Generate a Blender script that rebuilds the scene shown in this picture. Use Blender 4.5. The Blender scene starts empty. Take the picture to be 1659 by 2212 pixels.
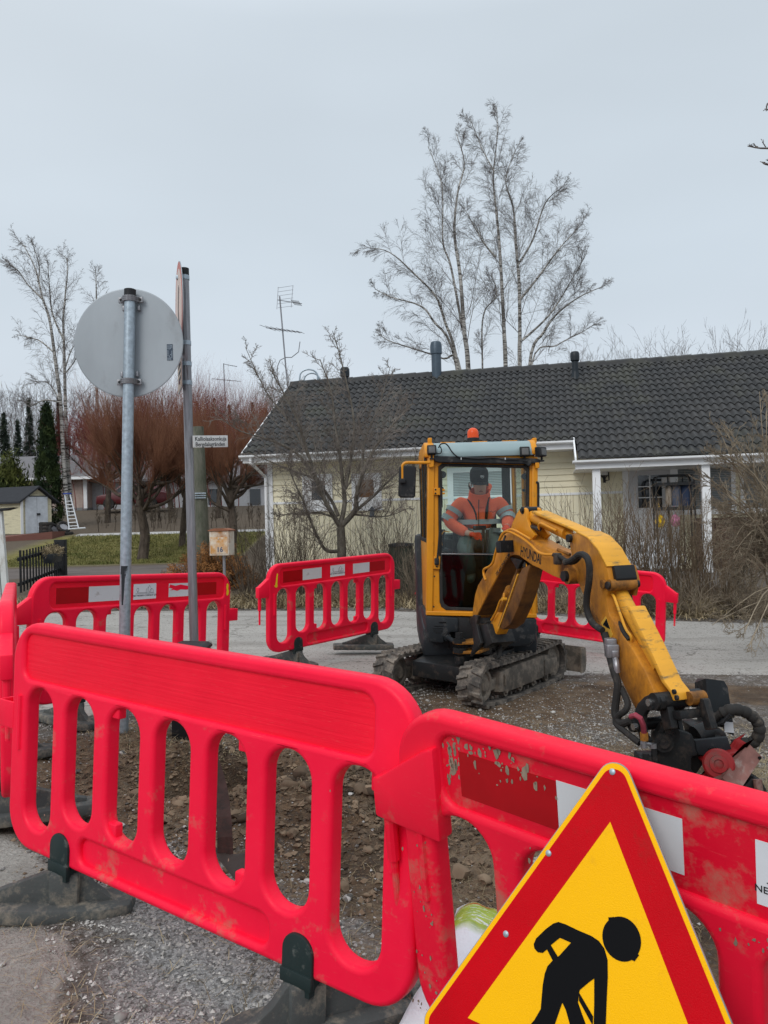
import bpy, bmesh, math, random
import numpy as np
from mathutils import Vector, Matrix
from mathutils import noise as mnoise

# ------------------------------------------------------------------ camera, sky, sun, exposure
S = bpy.context.scene
COL = S.collection
W_, H_ = 1659.0, 2212.0            # the photograph's measuring grid
F_ = 1662.0                        # focal length on that grid
CAMZ = 1.42
PITCH, ROLL = math.radians(0.8), math.radians(1.5)
_f = Vector((0, math.cos(PITCH), math.sin(PITCH)))
_r0 = Vector((1, 0, 0)); _u0 = _r0.cross(_f)
_r = _r0*math.cos(ROLL) - _u0*math.sin(ROLL)
_u = _r0*math.sin(ROLL) + _u0*math.cos(ROLL)
cam_d = bpy.data.cameras.new('camera'); cam = bpy.data.objects.new('camera', cam_d); COL.objects.link(cam)
cam_d.sensor_fit = 'VERTICAL'; cam_d.sensor_height = 36.0; cam_d.sensor_width = 27.0
cam_d.lens = 36.0*F_/H_
cam_d.clip_start = 0.05; cam_d.clip_end = 2000
cam.matrix_world = Matrix(((_r.x, _u.x, -_f.x, 0), (_r.y, _u.y, -_f.y, 0), (_r.z, _u.z, -_f.z, CAMZ), (0, 0, 0, 1)))
S.camera = cam
S.render.resolution_x = 768; S.render.resolution_y = 1024

wd = bpy.data.worlds.new('World'); S.world = wd; wd.use_nodes = True
nt = wd.node_tree; nt.nodes.clear()
out = nt.nodes.new('ShaderNodeOutputWorld'); bg = nt.nodes.new('ShaderNodeBackground')
nt.links.new(bg.outputs[0], out.inputs[0])
sky = nt.nodes.new('ShaderNodeTexSky'); sky.sky_type = 'NISHITA'; sky.sun_disc = False
sky.sun_elevation = math.radians(38); sky.sun_rotation = math.radians(-35)
sk = nt.nodes.new('ShaderNodeVectorMath'); sk.operation = 'SCALE'; sk.inputs[3].default_value = 0.10
nt.links.new(sky.outputs[0], sk.inputs[0])
tc = nt.nodes.new('ShaderNodeTexCoord'); sep = nt.nodes.new('ShaderNodeSeparateXYZ')
nt.links.new(tc.outputs['Generated'], sep.inputs[0])
cr = nt.nodes.new('ShaderNodeValToRGB'); nt.links.new(sep.outputs['Z'], cr.inputs[0])
e = cr.color_ramp.elements
e[0].position = 0.0; e[0].color = (0.60, 0.66, 0.73, 1)
e[1].position = 1.0; e[1].color = (1.35, 1.42, 1.5, 1)
for p, c in ((0.12, (0.60, 0.665, 0.735, 1)), (0.3, (0.575, 0.65, 0.72, 1)), (0.55, (0.58, 0.65, 0.715, 1))):
    q = e.new(p); q.color = c
nz = nt.nodes.new('ShaderNodeTexNoise'); nz.inputs['Scale'].default_value = 1.6; nz.inputs['Detail'].default_value = 3
mp = nt.nodes.new('ShaderNodeMapping'); mp.inputs['Scale'].default_value = (1, 1, 3.2)
nt.links.new(tc.outputs['Generated'], mp.inputs[0]); nt.links.new(mp.outputs[0], nz.inputs['Vector'])
mr = nt.nodes.new('ShaderNodeMapRange'); mr.inputs['From Min'].default_value = 0.3; mr.inputs['From Max'].default_value = 0.7
mr.inputs['To Min'].default_value = 0.95; mr.inputs['To Max'].default_value = 1.05
nt.links.new(nz.outputs[0], mr.inputs[0])
cl = nt.nodes.new('ShaderNodeVectorMath'); cl.operation = 'SCALE'
nt.links.new(cr.outputs[0], cl.inputs[0]); nt.links.new(mr.outputs[0], cl.inputs[3])
mx = nt.nodes.new('ShaderNodeMix'); mx.data_type = 'RGBA'; mx.inputs[0].default_value = 0.97
nt.links.new(sk.outputs[0], mx.inputs[6]); nt.links.new(cl.outputs[0], mx.inputs[7])
nt.links.new(mx.outputs[2], bg.inputs[0]); bg.inputs[1].default_value = 1.0

sd = bpy.data.lights.new('sun', 'SUN'); sun = bpy.data.objects.new('sun', sd); COL.objects.link(sun)
sd.energy = 1.2; sd.angle = math.radians(32); sd.color = (1.0, 0.97, 0.93)
sun.rotation_euler = (math.radians(52), 0, math.radians(-28)); sun.location = (0, 0, 30)
S.view_settings.view_transform = 'Standard'; S.view_settings.look = 'None'
S.view_settings.gamma = 1; S.view_settings.exposure = 0.1

# ------------------------------------------------------------------ picture <-> world
def ray(px, py):
    return _r*((px-W_/2)/F_) - _u*((py-H_/2)/F_) + _f
def onplane(px, py, n, c):
    n = Vector(n); o = Vector((0, 0, CAMZ)); d = ray(px, py)
    return o + d*((c - n.dot(o))/n.dot(d))
def at(px, py, Y):
    return onplane(px, py, (0, 1, 0), Y)
def ss(a, b, x):
    t = min(1, max(0, (x-a)/(b-a))); return t*t*(3-2*t)

# ------------------------------------------------------------------ terrain (numpy friendly)
def nss(a, b, x):
    t = np.clip((x-a)/(b-a), 0, 1); return t*t*(3-2*t)
def gauss(x, y, cx, cy, sx, sy, ang=0):
    c, s = math.cos(ang), math.sin(ang); u = (x-cx)*c+(y-cy)*s; v = -(x-cx)*s+(y-cy)*c
    return np.exp(-(u/sx)**2-(v/sy)**2)
def terrain(x, y):
    x = np.asarray(x, float); y = np.asarray(y, float)
    near = -0.09 - 0.035*np.clip(x, -5, 4)
    left = np.interp(y, [0, 13, 16, 20, 27, 34, 36, 37, 48, 80, 400], [0, 0.02, 0.13, 0.24, 0.32, 1.22, 1.38, 1.46, 2.7, 3.6, 5.0])
    right = np.interp(y, [0, 12, 13.5, 17, 30, 400], [0, -0.02, 0.0, 0.22, 0.3, 0.6])
    far = left + (right-left)*nss(-5.2, -2.6, x)
    z = near*(1-nss(10.5, 14, y)) + far
    return z
def relief(x, y):
    z = 0.16*gauss(x, y, 0.05, 4.15, .75, .42) + 0.12*gauss(x, y, -0.45, 3.8, .5, .25, -.3) + 0.05*gauss(x, y, .6, 3.6, .4, .35)
    z = z + 0.13*gauss(x, y, -1.35, 4.75, .30, .30) + 0.07*gauss(x, y, -1.75, 5.3, .35, .3) + .05*gauss(x, y, -.2, 5.0, .7, .2)
    z = z - 0.60*np.clip(gauss(x, y, -1.02, 4.62, .34, .24)*1.7, 0, 1)**1.3
    z = z + .03*gauss(x, y, -1.05, 2.75, .35, .25)
    return z
def H(x, y):
    return float(terrain(x, y) + relief(x, y))
def ground_at(px, py):
    d = ray(px, py); o = Vector((0, 0, CAMZ)); t = 0.5
    while t < 200:
        p = o + d*t
        if p.z < float(terrain(p.x, p.y)): return p
        t *= 1.004
    return o + d*200

# ------------------------------------------------------------------ materials
MATS = {}
def nodes(name):
    m = bpy.data.materials.new(name); m.use_nodes = True; t = m.node_tree
    b = t.nodes['Principled BSDF']; MATS[name] = m; return m, t, b
def N(t, typ, **kw):
    n = t.nodes.new(typ)
    for k, v in kw.items():
        if k in n.inputs: n.inputs[k].default_value = v
        else: setattr(n, k, v)
    return n
def coords(t, scale=(1, 1, 1), kind='Object', rot=(0, 0, 0)):
    c = N(t, 'ShaderNodeTexCoord'); m = N(t, 'ShaderNodeMapping'); m.inputs['Scale'].default_value = scale
    m.inputs['Rotation'].default_value = rot
    t.links.new(c.outputs[kind], m.inputs[0]); return m.outputs[0]
def noise(t, vec, scale, detail=4, rough=.55):
    n = N(t, 'ShaderNodeTexNoise'); n.inputs['Scale'].default_value = scale; n.inputs['Detail'].default_value = detail
    n.inputs['Roughness'].default_value = rough; t.links.new(vec, n.inputs['Vector']); return n.outputs[0]
def ramp(t, src, a, b, lo=0., hi=1.):
    m = N(t, 'ShaderNodeMapRange'); m.inputs['From Min'].default_value = a; m.inputs['From Max'].default_value = b
    m.inputs['To Min'].default_value = lo; m.inputs['To Max'].default_value = hi
    t.links.new(src, m.inputs[0]); return m.outputs[0]
def mixc(t, fac, a, b):
    m = N(t, 'ShaderNodeMix'); m.data_type = 'RGBA'
    for i, v in ((0, fac), (6, a), (7, b)):
        if isinstance(v, (int, float)): m.inputs[i].default_value = v
        elif isinstance(v, tuple): m.inputs[i].default_value = (*v, 1)
        else: t.links.new(v, m.inputs[i])
    return m.outputs[2]
def mth(t, op, a, b):
    m = N(t, 'ShaderNodeMath'); m.operation = op
    for i, v in ((0, a), (1, b)):
        if isinstance(v, (int, float)): m.inputs[i].default_value = v
        else: t.links.new(v, m.inputs[i])
    return m.outputs[0]
def bump(t, b, h, strength=.3, dist=.01, chain=None):
    n = N(t, 'ShaderNodeBump'); n.inputs['Strength'].default_value = strength; n.inputs['Distance'].default_value = dist
    t.links.new(h, n.inputs['Height'])
    if chain is not None: t.links.new(chain, n.inputs['Normal'])
    if b is not None: t.links.new(n.outputs[0], b.inputs['Normal'])
    return n.outputs[0]
def mat(name, col, rough=.6, metal=0., var=.12, scale=6., dirt=None, dirt_amt=.0, dirt_scale=3., bmp=.0, bscale=60., spec=.22, stretch=(1, 1, 1), kind='Object'):
    m, t, b = nodes(name); v = coords(t, stretch, kind)
    n = noise(t, v, scale)
    c = mixc(t, ramp(t, n, .3, .7), tuple(x*(1-var) for x in col), tuple(min(1, x*(1+var)) for x in col))
    if dirt:
        dn = noise(t, v, dirt_scale, 8, .7)
        c = mixc(t, ramp(t, dn, .62-dirt_amt*.35, .75-dirt_amt*.2), c, dirt)
    t.links.new(c, b.inputs['Base Color'])
    b.inputs['Roughness'].default_value = rough; b.inputs['Metallic'].default_value = metal
    b.inputs['Specular IOR Level'].default_value = spec
    if bmp: bump(t, b, noise(t, v, bscale, 3), bmp, .004)
    return m

# red barrier plastic: moulded grain, scuffs and dried mud low down
def red_plastic(name, base, dirt_amt, wood):
    m, t, b = nodes(name); v = coords(t)
    n1 = noise(t, v, 3.5, 5)
    c = mixc(t, ramp(t, n1, .3, .7), base, tuple(min(1, x*1.12+.004) for x in base))
    sc = noise(t, coords(t, (3, 3, 22)), 9, 6, .7)
    c = mixc(t, ramp(t, sc, .60, .80, 0, .5), c, (.80, .14, .13))
    sep = N(t, 'ShaderNodeSeparateXYZ'); t.links.new(v, sep.inputs[0])
    low = ramp(t, sep.outputs['Z'], .45, -.45, 0, .14)
    d = mth(t, 'ADD', noise(t, v, 5.5, 9, .72), low)
    c = mixc(t, ramp(t, d, .72-dirt_amt, .86-dirt_amt, 0, .75), c, (.42, .20, .14))
    t.links.new(c, b.inputs['Base Color'])
    b.inputs['Roughness'].default_value = .42
    rr = ramp(t, d, .5, .8, .36, .75); t.links.new(rr, b.inputs['Roughness'])
    gr = noise(t, v, 160, 2)
    ch = bump(t, None, gr, .10, .002)
    if wood:
        wv = N(t, 'ShaderNodeTexNoise'); wv.inputs['Scale'].default_value = 1.0; wv.inputs['Detail'].default_value = 5
        t.links.new(coords(t, (3, 3, 90)), wv.inputs['Vector'])
        ch = bump(t, None, wv.outputs[0], .55, .004, ch)
    bump(t, b, noise(t, v, 9, 3), .12, .01, ch)
    b.inputs['Specular IOR Level'].default_value = .22
    return m
RED = (.90, .0045, .042)
M_red = red_plastic('red_barrier_plastic', RED, .055, False)
M_red_panel = red_plastic('red_barrier_panel', (.86, .0035, .028), .0, True)
M_redd = red_plastic('muddy_red_barrier_plastic', (.86, .006, .036), .135, False)
M_redd_panel = red_plastic('muddy_red_barrier_panel', (.72, .004, .026), .19, False)
M_foot = mat('grey_recycled_rubber', (.075, .08, .078), .8, dirt=(.23, .20, .16), dirt_amt=.35, dirt_scale=14, bmp=.5, bscale=90)
M_clip = mat('dark_green_plastic', (.018, .03, .03), .45, dirt=(.12, .13, .12), dirt_amt=.1, dirt_scale=20)
M_refw = mat('white_reflective_strip', (.66, .68, .70), .35, var=.04, dirt=(.35, .33, .30), dirt_amt=.05, dirt_scale=18)
M_refr = mat('dark_red_reflective_strip', (.42, .003, .008), .35, dirt=(.4, .03, .03), dirt_amt=.05)
M_labw = mat('white_label', (.74, .76, .80), .5, var=.03)
M_ink = mat('black_ink', (.02, .02, .022), .6)
M_yspray = mat('yellow_spray_paint', (.85, .62, .02), .7)
M_galv = mat('galvanised_steel', (.36, .42, .47), .42, .55, var=.22, scale=35, bmp=.05)
M_galv2 = mat('aluminium_pole_steel', (.27, .27, .285), .42, .6, var=.2, scale=8, stretch=(8, 8, .8), dirt=(.12, .1, .1), dirt_amt=.2, dirt_scale=3)
M_signback = mat('dull_aluminium_sheet', (.33, .36, .385), .55, .35, var=.13, scale=2.2, stretch=(1, 1, .5), dirt=(.24, .25, .26), dirt_amt=.25, dirt_scale=3)
M_black = mat('black_plastic', (.018, .019, .021), .5, dirt=(.09, .085, .08), dirt_amt=.15, dirt_scale=10)
M_rubber = mat('black_rubber', (.028, .027, .026), .75, bmp=.3, bscale=50, dirt=(.12, .10, .08), dirt_amt=.2, dirt_scale=10)
M_track = mat('dusty_track_rubber', (.075, .068, .062), .85, dirt=(.24, .205, .17), dirt_amt=.55, dirt_scale=12, bmp=.6, bscale=45)
M_trackf = mat('dusty_track_frame_steel', (.10, .088, .075), .75, dirt=(.26, .215, .17), dirt_amt=.5, dirt_scale=8, bmp=.4)
M_yel = mat('orange_yellow_paint', (.66, .27, .018), .36, var=.1, scale=3, dirt=(.30, .13, .03), dirt_amt=.14, dirt_scale=7, bmp=.05, bscale=20)
M_yelcab = mat('cab_yellow_paint', (.66, .265, .016), .33, var=.08, scale=3, dirt=(.34, .16, .03), dirt_amt=.05, dirt_scale=7)
M_arm = mat('stained_arm_paint', (.58, .235, .022), .42, var=.18, scale=2.5, dirt=(.15, .06, .02), dirt_amt=.55, dirt_scale=3.2, bmp=.15, bscale=24, stretch=(1, 1, .55))
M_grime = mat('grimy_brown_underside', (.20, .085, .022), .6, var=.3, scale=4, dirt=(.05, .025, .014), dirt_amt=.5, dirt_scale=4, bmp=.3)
M_yel2 = mat('bright_scratched_yellow_paint', (.72, .35, .035), .42, var=.12, scale=3, dirt=(.16, .12, .06), dirt_amt=.24, dirt_scale=9, stretch=(1, 1, 4))
M_rust = mat('oily_rusty_yellow_paint', (.36, .15, .025), .5, var=.35, scale=5, dirt=(.04, .022, .014), dirt_amt=.5, dirt_scale=6, bmp=.3, bscale=30)
M_steel = mat('greasy_black_steel', (.020, .021, .022), .42, .2, dirt=(.075, .06, .05), dirt_amt=.25, dirt_scale=8, bmp=.15, bscale=30)
M_chrome = mat('worn_bright_steel', (.5, .5, .5), .25, .9)
M_tred = mat('scraped_red_paint', (.24, .012, .014), .5, dirt=(.12, .05, .04), dirt_amt=.25, dirt_scale=9)
M_trust = mat('scraped_rusty_red_steel', (.20, .095, .08), .6, .3, var=.35, scale=9, dirt=(.30, .25, .22), dirt_amt=.2, dirt_scale=7)
M_skirt = mat('charcoal_plastic', (.022, .026, .030), .5, dirt=(.12, .115, .11), dirt_amt=.18, dirt_scale=8)
M_roofcab = mat('grey_green_roof_panel', (.26, .34, .35), .25, var=.04)
M_beacon = mat('orange_beacon_plastic', (.72, .085, .02), .25)
M_lens = mat('work_lamp_lens', (.13, .13, .13), .2, bmp=.6, bscale=260)
M_seat = mat('black_seat_cloth', (.02, .022, .024), .9)
M_jacket = mat('orange_high_visibility_cloth', (1.0, .16, .075), .8, var=.10, scale=9, bmp=1.0, bscale=7)
M_refl = mat('silver_reflective_tape', (.34, .39, .40), .5)
M_trous = mat('grey_work_trousers', (.10, .12, .11), .9, bmp=.4, bscale=18)
M_skin = mat('skin', (.60, .36, .28), .55, var=.06)
M_hair = mat('brown_hair', (.08, .05, .035), .8)
M_cap = mat('black_cap_cloth', (.012, .014, .018), .8)
M_white = mat('white_paint', (.66, .68, .70), .55, var=.04, dirt=(.5, .5, .48), dirt_amt=.1)
M_wh2 = mat('weathered_white_paint', (.58, .59, .58), .7, var=.1, dirt=(.30, .26, .20), dirt_amt=.3, dirt_scale=9, stretch=(1, 1, .3))

def glass(name, tint, refl=1.):
    m = bpy.data.materials.new(name); m.use_nodes = True; t = m.node_tree; t.nodes.clear()
    o = N(t, 'ShaderNodeOutputMaterial'); tr = N(t, 'ShaderNodeBsdfTransparent'); tr.inputs[0].default_value = (*tint, 1)
    gl = N(t, 'ShaderNodeBsdfGlossy'); gl.inputs['Roughness'].default_value = .03; gl.inputs[0].default_value = (refl, refl, refl, 1)
    fr = N(t, 'ShaderNodeFresnel'); fr.inputs[0].default_value = 1.5
    mxs = N(t, 'ShaderNodeMixShader'); fac = mth(t, 'MULTIPLY', fr.outputs[0], .55)
    t.links.new(fac, mxs.inputs[0]); t.links.new(tr.outputs[0], mxs.inputs[1]); t.links.new(gl.outputs[0], mxs.inputs[2])
    t.links.new(mxs.outputs[0], o.inputs[0]); return m
M_glass = glass('tinted_cab_glass', (.94, .99, .978))
M_glassd = glass('dark_tinted_glass', (.36, .50, .49))
M_winglass = mat('dark_window_glass', (.015, .018, .022), .06, spec=.8)

# ------------------------------------------------------------------ mesh helpers
class MB:
    def __init__(s): s.v = []; s.f = []; s.sm = []
    def add(s, vs, fs, smooth=False):
        o = len(s.v); s.v += [tuple(v) for v in vs]; s.f += [tuple(i+o for i in f) for f in fs]; s.sm += [smooth]*len(fs); return s
    def box(s, lo, hi, M=None, bev=0):
        x0, y0, z0 = lo; x1, y1, z1 = hi
        if bev:
            bm = bmesh.new(); bmesh.ops.create_cube(bm, size=1)
            for v in bm.verts: v.co = Vector(((x0+x1)/2+v.co.x*(x1-x0), (y0+y1)/2+v.co.y*(y1-y0), (z0+z1)/2+v.co.z*(z1-z0)))
            bmesh.ops.bevel(bm, geom=bm.edges[:], offset=bev, segments=3, affect='EDGES', profile=.5)
            return s.bm(bm, M, True)
        vs = [Vector((x, y, z)) for z in (z0, z1) for y in (y0, y1) for x in (x0, x1)]
        if M: vs = [M@v for v in vs]
        return s.add(vs, [(0, 2, 3, 1), (4, 5, 7, 6), (0, 1, 5, 4), (2, 6, 7, 3), (0, 4, 6, 2), (1, 3, 7, 5)])
    def bm(s, bm, M=None, smooth=False):
        bm.verts.index_update(); bm.verts.ensure_lookup_table()
        vs = [(M@v.co if M else v.co.copy()) for v in bm.verts]
        s.add(vs, [[v.index for v in f.verts] for f in bm.faces], smooth); bm.free(); return s
    def prism(s, pts, axis, t0, t1, M=None, bev=0, smooth=True):
        # pts: 2D polygon; axis 'y': pts are (x,z) extruded in y ; 'x': (y,z) ; 'z': (x,y)
        def P(a, b, t): return Vector({'y': (a, t, b), 'x': (t, a, b), 'z': (a, b, t)}[axis])
        bm = bmesh.new(); a = [bm.verts.new(P(x, y, t0)) for x, y in pts]; b = [bm.verts.new(P(x, y, t1)) for x, y in pts]
        n = len(pts); bm.faces.new(a); bm.faces.new(b[::-1])
        for i in range(n): bm.faces.new((a[i], b[i], b[(i+1) % n], a[(i+1) % n]))
        bmesh.ops.recalc_face_normals(bm, faces=bm.faces[:])
        if bev:
            ed = [e for e in bm.edges if len(e.link_faces) == 2 and e.calc_face_angle(0) > .4]
            bmesh.ops.bevel(bm, geom=ed, offset=bev, segments=2, affect='EDGES', profile=.5)
        return s.bm(bm, M, smooth)
    def tube(s, pts, r, n=8, cap=True, smooth=True):
        pts = [Vector(p) for p in pts]; rs = r if isinstance(r, (list, tuple)) else [r]*len(pts)
        d0 = (pts[1]-pts[0]).normalized(); a = d0.orthogonal().normalized(); rings = []
        for i, p in enumerate(pts):
            d = (pts[min(i+1, len(pts)-1)]-pts[max(i-1, 0)])
            d = d.normalized() if d.length > 1e-9 else d0
            a = (a-d*a.dot(d)); a = a.normalized() if a.length > 1e-6 else d.orthogonal().normalized()
            b = d.cross(a); rings.append([p+(a*math.cos(2*math.pi*k/n)+b*math.sin(2*math.pi*k/n))*rs[i] for k in range(n)])
        vs = [v for rg in rings for v in rg]
        fs = [(i*n+k, i*n+(k+1) % n, (i+1)*n+(k+1) % n, (i+1)*n+k) for i in range(len(pts)-1) for k in range(n)]
        s.add(vs, fs, smooth)
        if cap:
            s.add(rings[0], [tuple(range(n))[::-1]]); s.add(rings[-1], [tuple(range(n))])
        return s
    def lathe(s, prof, c=(0, 0, 0), n=20, M=None, axis=None):
        vs = []
        Q = M or Matrix()
        for r, z in prof:
            for k in range(n):
                t = 2*math.pi*k/n; vs.append(Q@(Vector(c)+Vector((r*math.cos(t), r*math.sin(t), z))))
        fs = [(i*n+k, i*n+(k+1) % n, (i+1)*n+(k+1) % n, (i+1)*n+k) for i in range(len(prof)-1) for k in range(n)]
        s.add(vs, fs, True)
        s.add(vs[:n], [tuple(range(n))[::-1]]); s.add(vs[-n:], [tuple(range(n))]); return s
    def mesh(s, name, m, off=None, angle=35):
        me = bpy.data.meshes.new(name); o = Vector(off) if off else Vector((0, 0, 0))
        me.from_pydata([(v[0]-o.x, v[1]-o.y, v[2]-o.z) for v in s.v], [], s.f)
        me.polygons.foreach_set('use_smooth', s.sm)
        if m: me.materials.append(m)
        me.update()
        if any(s.sm): me.set_sharp_from_angle(angle=math.radians(angle))
        return me
def link(name, me, parent=None):
    o = bpy.data.objects.new(name, me); COL.objects.link(o)
    if parent: o.parent = parent
    return o
def tag(o, label=None, cat=None, group=None, kind=None):
    for k, v in (('label', label), ('category', cat), ('group', group), ('kind', kind)):
        if v: o[k] = v
    return o
class Thing:
    """an Empty at the thing's base that parents its parts; parts are given in world space"""
    def __init__(s, name, label, cat, loc=(0, 0, 0), group=None):
        s.o = bpy.data.objects.new(name, None); COL.objects.link(s.o); s.loc = Vector(loc); s.o.location = s.loc
        s.o.empty_display_size = .1; tag(s.o, label, cat, group)
    def part(s, name, mb, m, parent=None, angle=35, label=None):
        me = mb.mesh(name, m, s.loc, angle) if isinstance(mb, MB) else mb
        o = link(name, me, parent or s.o)
        if label: o['label'] = label
        return o
    def curve(s, name, text, size, M, m, parent=None, ext=.0008, align='CENTER', off=0):
        me = text_mesh(name, text, size, M, m, s.loc, ext, align, off); return link(name, me, parent or s.o)
def eval_mesh(ob, name, m, T=None):
    dg = bpy.context.evaluated_depsgraph_get(); me = bpy.data.meshes.new_from_object(ob.evaluated_get(dg), depsgraph=dg)
    me.name = name; me.materials.clear()
    if m: me.materials.append(m)
    if T is not None: me.transform(T)
    data = ob.data; bpy.data.objects.remove(ob)
    return me
def text_mesh(name, text, size, M, m, loc=(0, 0, 0), ext=.0008, align='CENTER', off=0):
    c = bpy.data.curves.new(name, 'FONT'); c.body = text; c.size = size; c.extrude = ext; c.align_x = align; c.align_y = 'CENTER'
    c.offset = off; c.resolution_u = 3
    ob = bpy.data.objects.new(name, c); COL.objects.link(ob)
    return eval_mesh(ob, name, m, Matrix.Translation(-Vector(loc))@M)
def shape2d(name, loops, ext, bev, m, T=None, res=3):
    """filled 2D curve with holes; first loop is the outline"""
    c = bpy.data.curves.new(name, 'CURVE'); c.dimensions = '2D'; c.fill_mode = 'BOTH'; c.extrude = ext-bev; c.bevel_depth = bev; c.bevel_resolution = res; c.offset = -bev
    for lp in loops:
        sp = c.splines.new('POLY'); sp.points.add(len(lp)-1)
        for p, q in zip(sp.points, lp): p.co = (q[0], q[1], 0, 1)
        sp.use_cyclic_u = True
    ob = bpy.data.objects.new(name, c); COL.objects.link(ob)
    me = eval_mesh(ob, name, m, T)
    me.polygons.foreach_set('use_smooth', [True]*len(me.polygons)); me.set_sharp_from_angle(angle=math.radians(40))
    return me
def rrect(x0, y0, x1, y1, r, n=7):
    rr = r if isinstance(r, (tuple, list)) else (r,)*4   # bl, br, tr, tl
    P = []
    for (cx, cy, a0), q in zip(((x0, y0, 180), (x1, y0, 270), (x1, y1, 0), (x0, y1, 90)), rr):
        ox = cx+(q if cx == x0 else -q); oy = cy+(q if cy == y0 else -q)
        for k in range(n+1):
            a = math.radians(a0+90*k/n); P.append((ox+q*math.cos(a), oy+q*math.sin(a)))
    return P
RX90 = Matrix.Rotation(math.radians(90), 4, 'X')      # xy drawing -> xz plane, facing -y

# fast segment soup for twigs
class Segs:
    def __init__(s): s.a = []; s.b = []; s.ra = []; s.rb = []
    def add(s, a, b, ra, rb): s.a.append(a); s.b.append(b); s.ra.append(ra); s.rb.append(rb)
    def mesh(s, name, m, off, n=3):
        A = np.array(s.a, float); B = np.array(s.b, float); RA = np.array(s.ra)[:, None]; RB = np.array(s.rb)[:, None]
        D = B-A; D /= np.maximum(np.linalg.norm(D, axis=1, keepdims=True), 1e-9)
        X = np.cross(D, np.array([0.31, 0.95, 0.12])); X /= np.maximum(np.linalg.norm(X, axis=1, keepdims=True), 1e-9); Y = np.cross(D, X)
        k = len(A); V = np.zeros((k, 2*n, 3))
        for j in range(n):
            c, q = math.cos(2*math.pi*j/n), math.sin(2*math.pi*j/n)
            V[:, j] = A+(X*c+Y*q)*RA; V[:, n+j] = B+(X*c+Y*q)*RB
        V = V.reshape(-1, 3)-np.array(off, float)
        base = (np.arange(k)*2*n)[:, None, None]
        Fq = np.array([[j, (j+1) % n, n+(j+1) % n, n+j] for j in range(n)])[None]+base
        return quads(name, V, Fq.reshape(-1, 4), m, True)
def quads(name, V, Fq, m, smooth=False):
    me = bpy.data.meshes.new(name); nf = len(Fq); w = Fq.shape[1]
    me.vertices.add(len(V)); me.vertices.foreach_set('co', np.asarray(V, np.float32).ravel())
    me.loops.add(nf*w); me.loops.foreach_set('vertex_index', np.asarray(Fq, np.int32).ravel())
    me.polygons.add(nf); me.polygons.foreach_set('loop_start', np.arange(0, nf*w, w, dtype=np.int32))
    try: me.polygons.foreach_set('loop_total', np.full(nf, w, np.int32))
    except Exception: pass
    me.polygons.foreach_set('use_smooth', np.full(nf, smooth))
    me.update(calc_edges=True); me.validate()
    if m: me.materials.append(m)
    return me
# ================================================================== GROUND
rng = np.random.default_rng(7)
def axis_grid(a, b, fine, lo, hi, g=1.09):
    c = list(np.arange(a, b, fine)); s = fine; x = c[-1]
    while x < hi: s *= g; x += s; c.append(x)
    s = fine; x = a; pre = []
    while x > lo: s *= g; x -= s; pre.append(x)
    return np.array(pre[::-1]+c)
gx = axis_grid(-2.6, 2.4, .028, -420, 420, 1.07); gy = axis_grid(1.0, 6.4, .028, -12, 600, 1.06)
GX, GY = np.meshgrid(gx, gy)
def fbm(x, y, s, seed=0, oct=4):
    out_ = np.zeros_like(x); a = 1.; f = s
    r = np.random.default_rng(seed)
    for o in range(oct):
        for k in range(5):
            th = r.uniform(0, 2*math.pi); ph = r.uniform(0, 6.28); q = r.uniform(.7, 1.5)*f
            out_ += a*np.sin((x*math.cos(th)+y*math.sin(th))*q+ph + 1.3*np.sin((x*math.sin(th)-y*math.cos(th))*q*.7+ph*2))/5
        a *= .5; f *= 2.1
    return out_
def hash2(ix, iy):
    h = np.sin(ix*127.1+iy*311.7)*43758.5453; return h-np.floor(h)
def vnoise(x, y):
    ix = np.floor(x); iy = np.floor(y); fx = x-ix; fy = y-iy; fx = fx*fx*(3-2*fx); fy = fy*fy*(3-2*fy)
    a = hash2(ix, iy); b = hash2(ix+1, iy); c = hash2(ix, iy+1); d = hash2(ix+1, iy+1)
    return a+(b-a)*fx+(c-a)*fy+(a-b-c+d)*fx*fy
def dirtmask(x, y):
    m = gauss(x, y, -.2, 4.3, 1.6, 1.25)*1.1 + gauss(x, y, -1.0, 4.6, .8, .5) + gauss(x, y, -1.1, 2.2, .16, 1.5, .5)*.9
    m = m + gauss(x, y, 3.2, 7.0, 1.8, .45, -.1)*1.1 + gauss(x, y, 1.0, 3.0, .9, 1.2)*.9 + gauss(x, y, .9, 6.4, 1.3, .8)*.9 + gauss(x, y, 1.6, 4.9, 1.2, .5)*.55 + gauss(x, y, -2.3, 5.0, .8, .4)*.8
    return np.clip(m, 0, 1)
def ground_disp(x, y):
    d = relief(x, y); k = dirtmask(x, y)
    n = vnoise(x*9, y*9)*.5+vnoise(x*21, y*21)*.3+vnoise(x*47, y*47)*.2-.5
    near = np.clip((9-y)/4, 0, 1)*np.clip((5-np.abs(x))/2, 0, 1)
    md = gauss(x, y, 0, 4.05, 1.0, .6)+gauss(x, y, -1.1, 4.7, .7, .5)
    return d + n*near*(.010+.030*k+.10*np.clip(md, 0, 1))
def road_near(x): return np.interp(x, [-30, -2.9, -1.8, -.4, .3, 1.4, 2.4, 3.4, 30], [5.2, 5.7, 6.3, 7.0, 7.2, 7.7, 8.0, 7.9, 8.4])
def road_far(x): return np.interp(x, [-60, -8, -4, 0, 2.4, 5, 60], [12.6, 13.1, 13.4, 12.9, 12.3, 11.6, 8])
def H(x, y): return float(terrain(x, y)+ground_disp(np.array(float(x)), np.array(float(y))))
GZ = terrain(GX, GY)+ground_disp(GX, GY)
onroad = (GY > road_near(GX)) & (GY < road_far(GX))
GZ = GZ - .02*onroad*1.0
ny, nx = GX.shape
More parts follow.
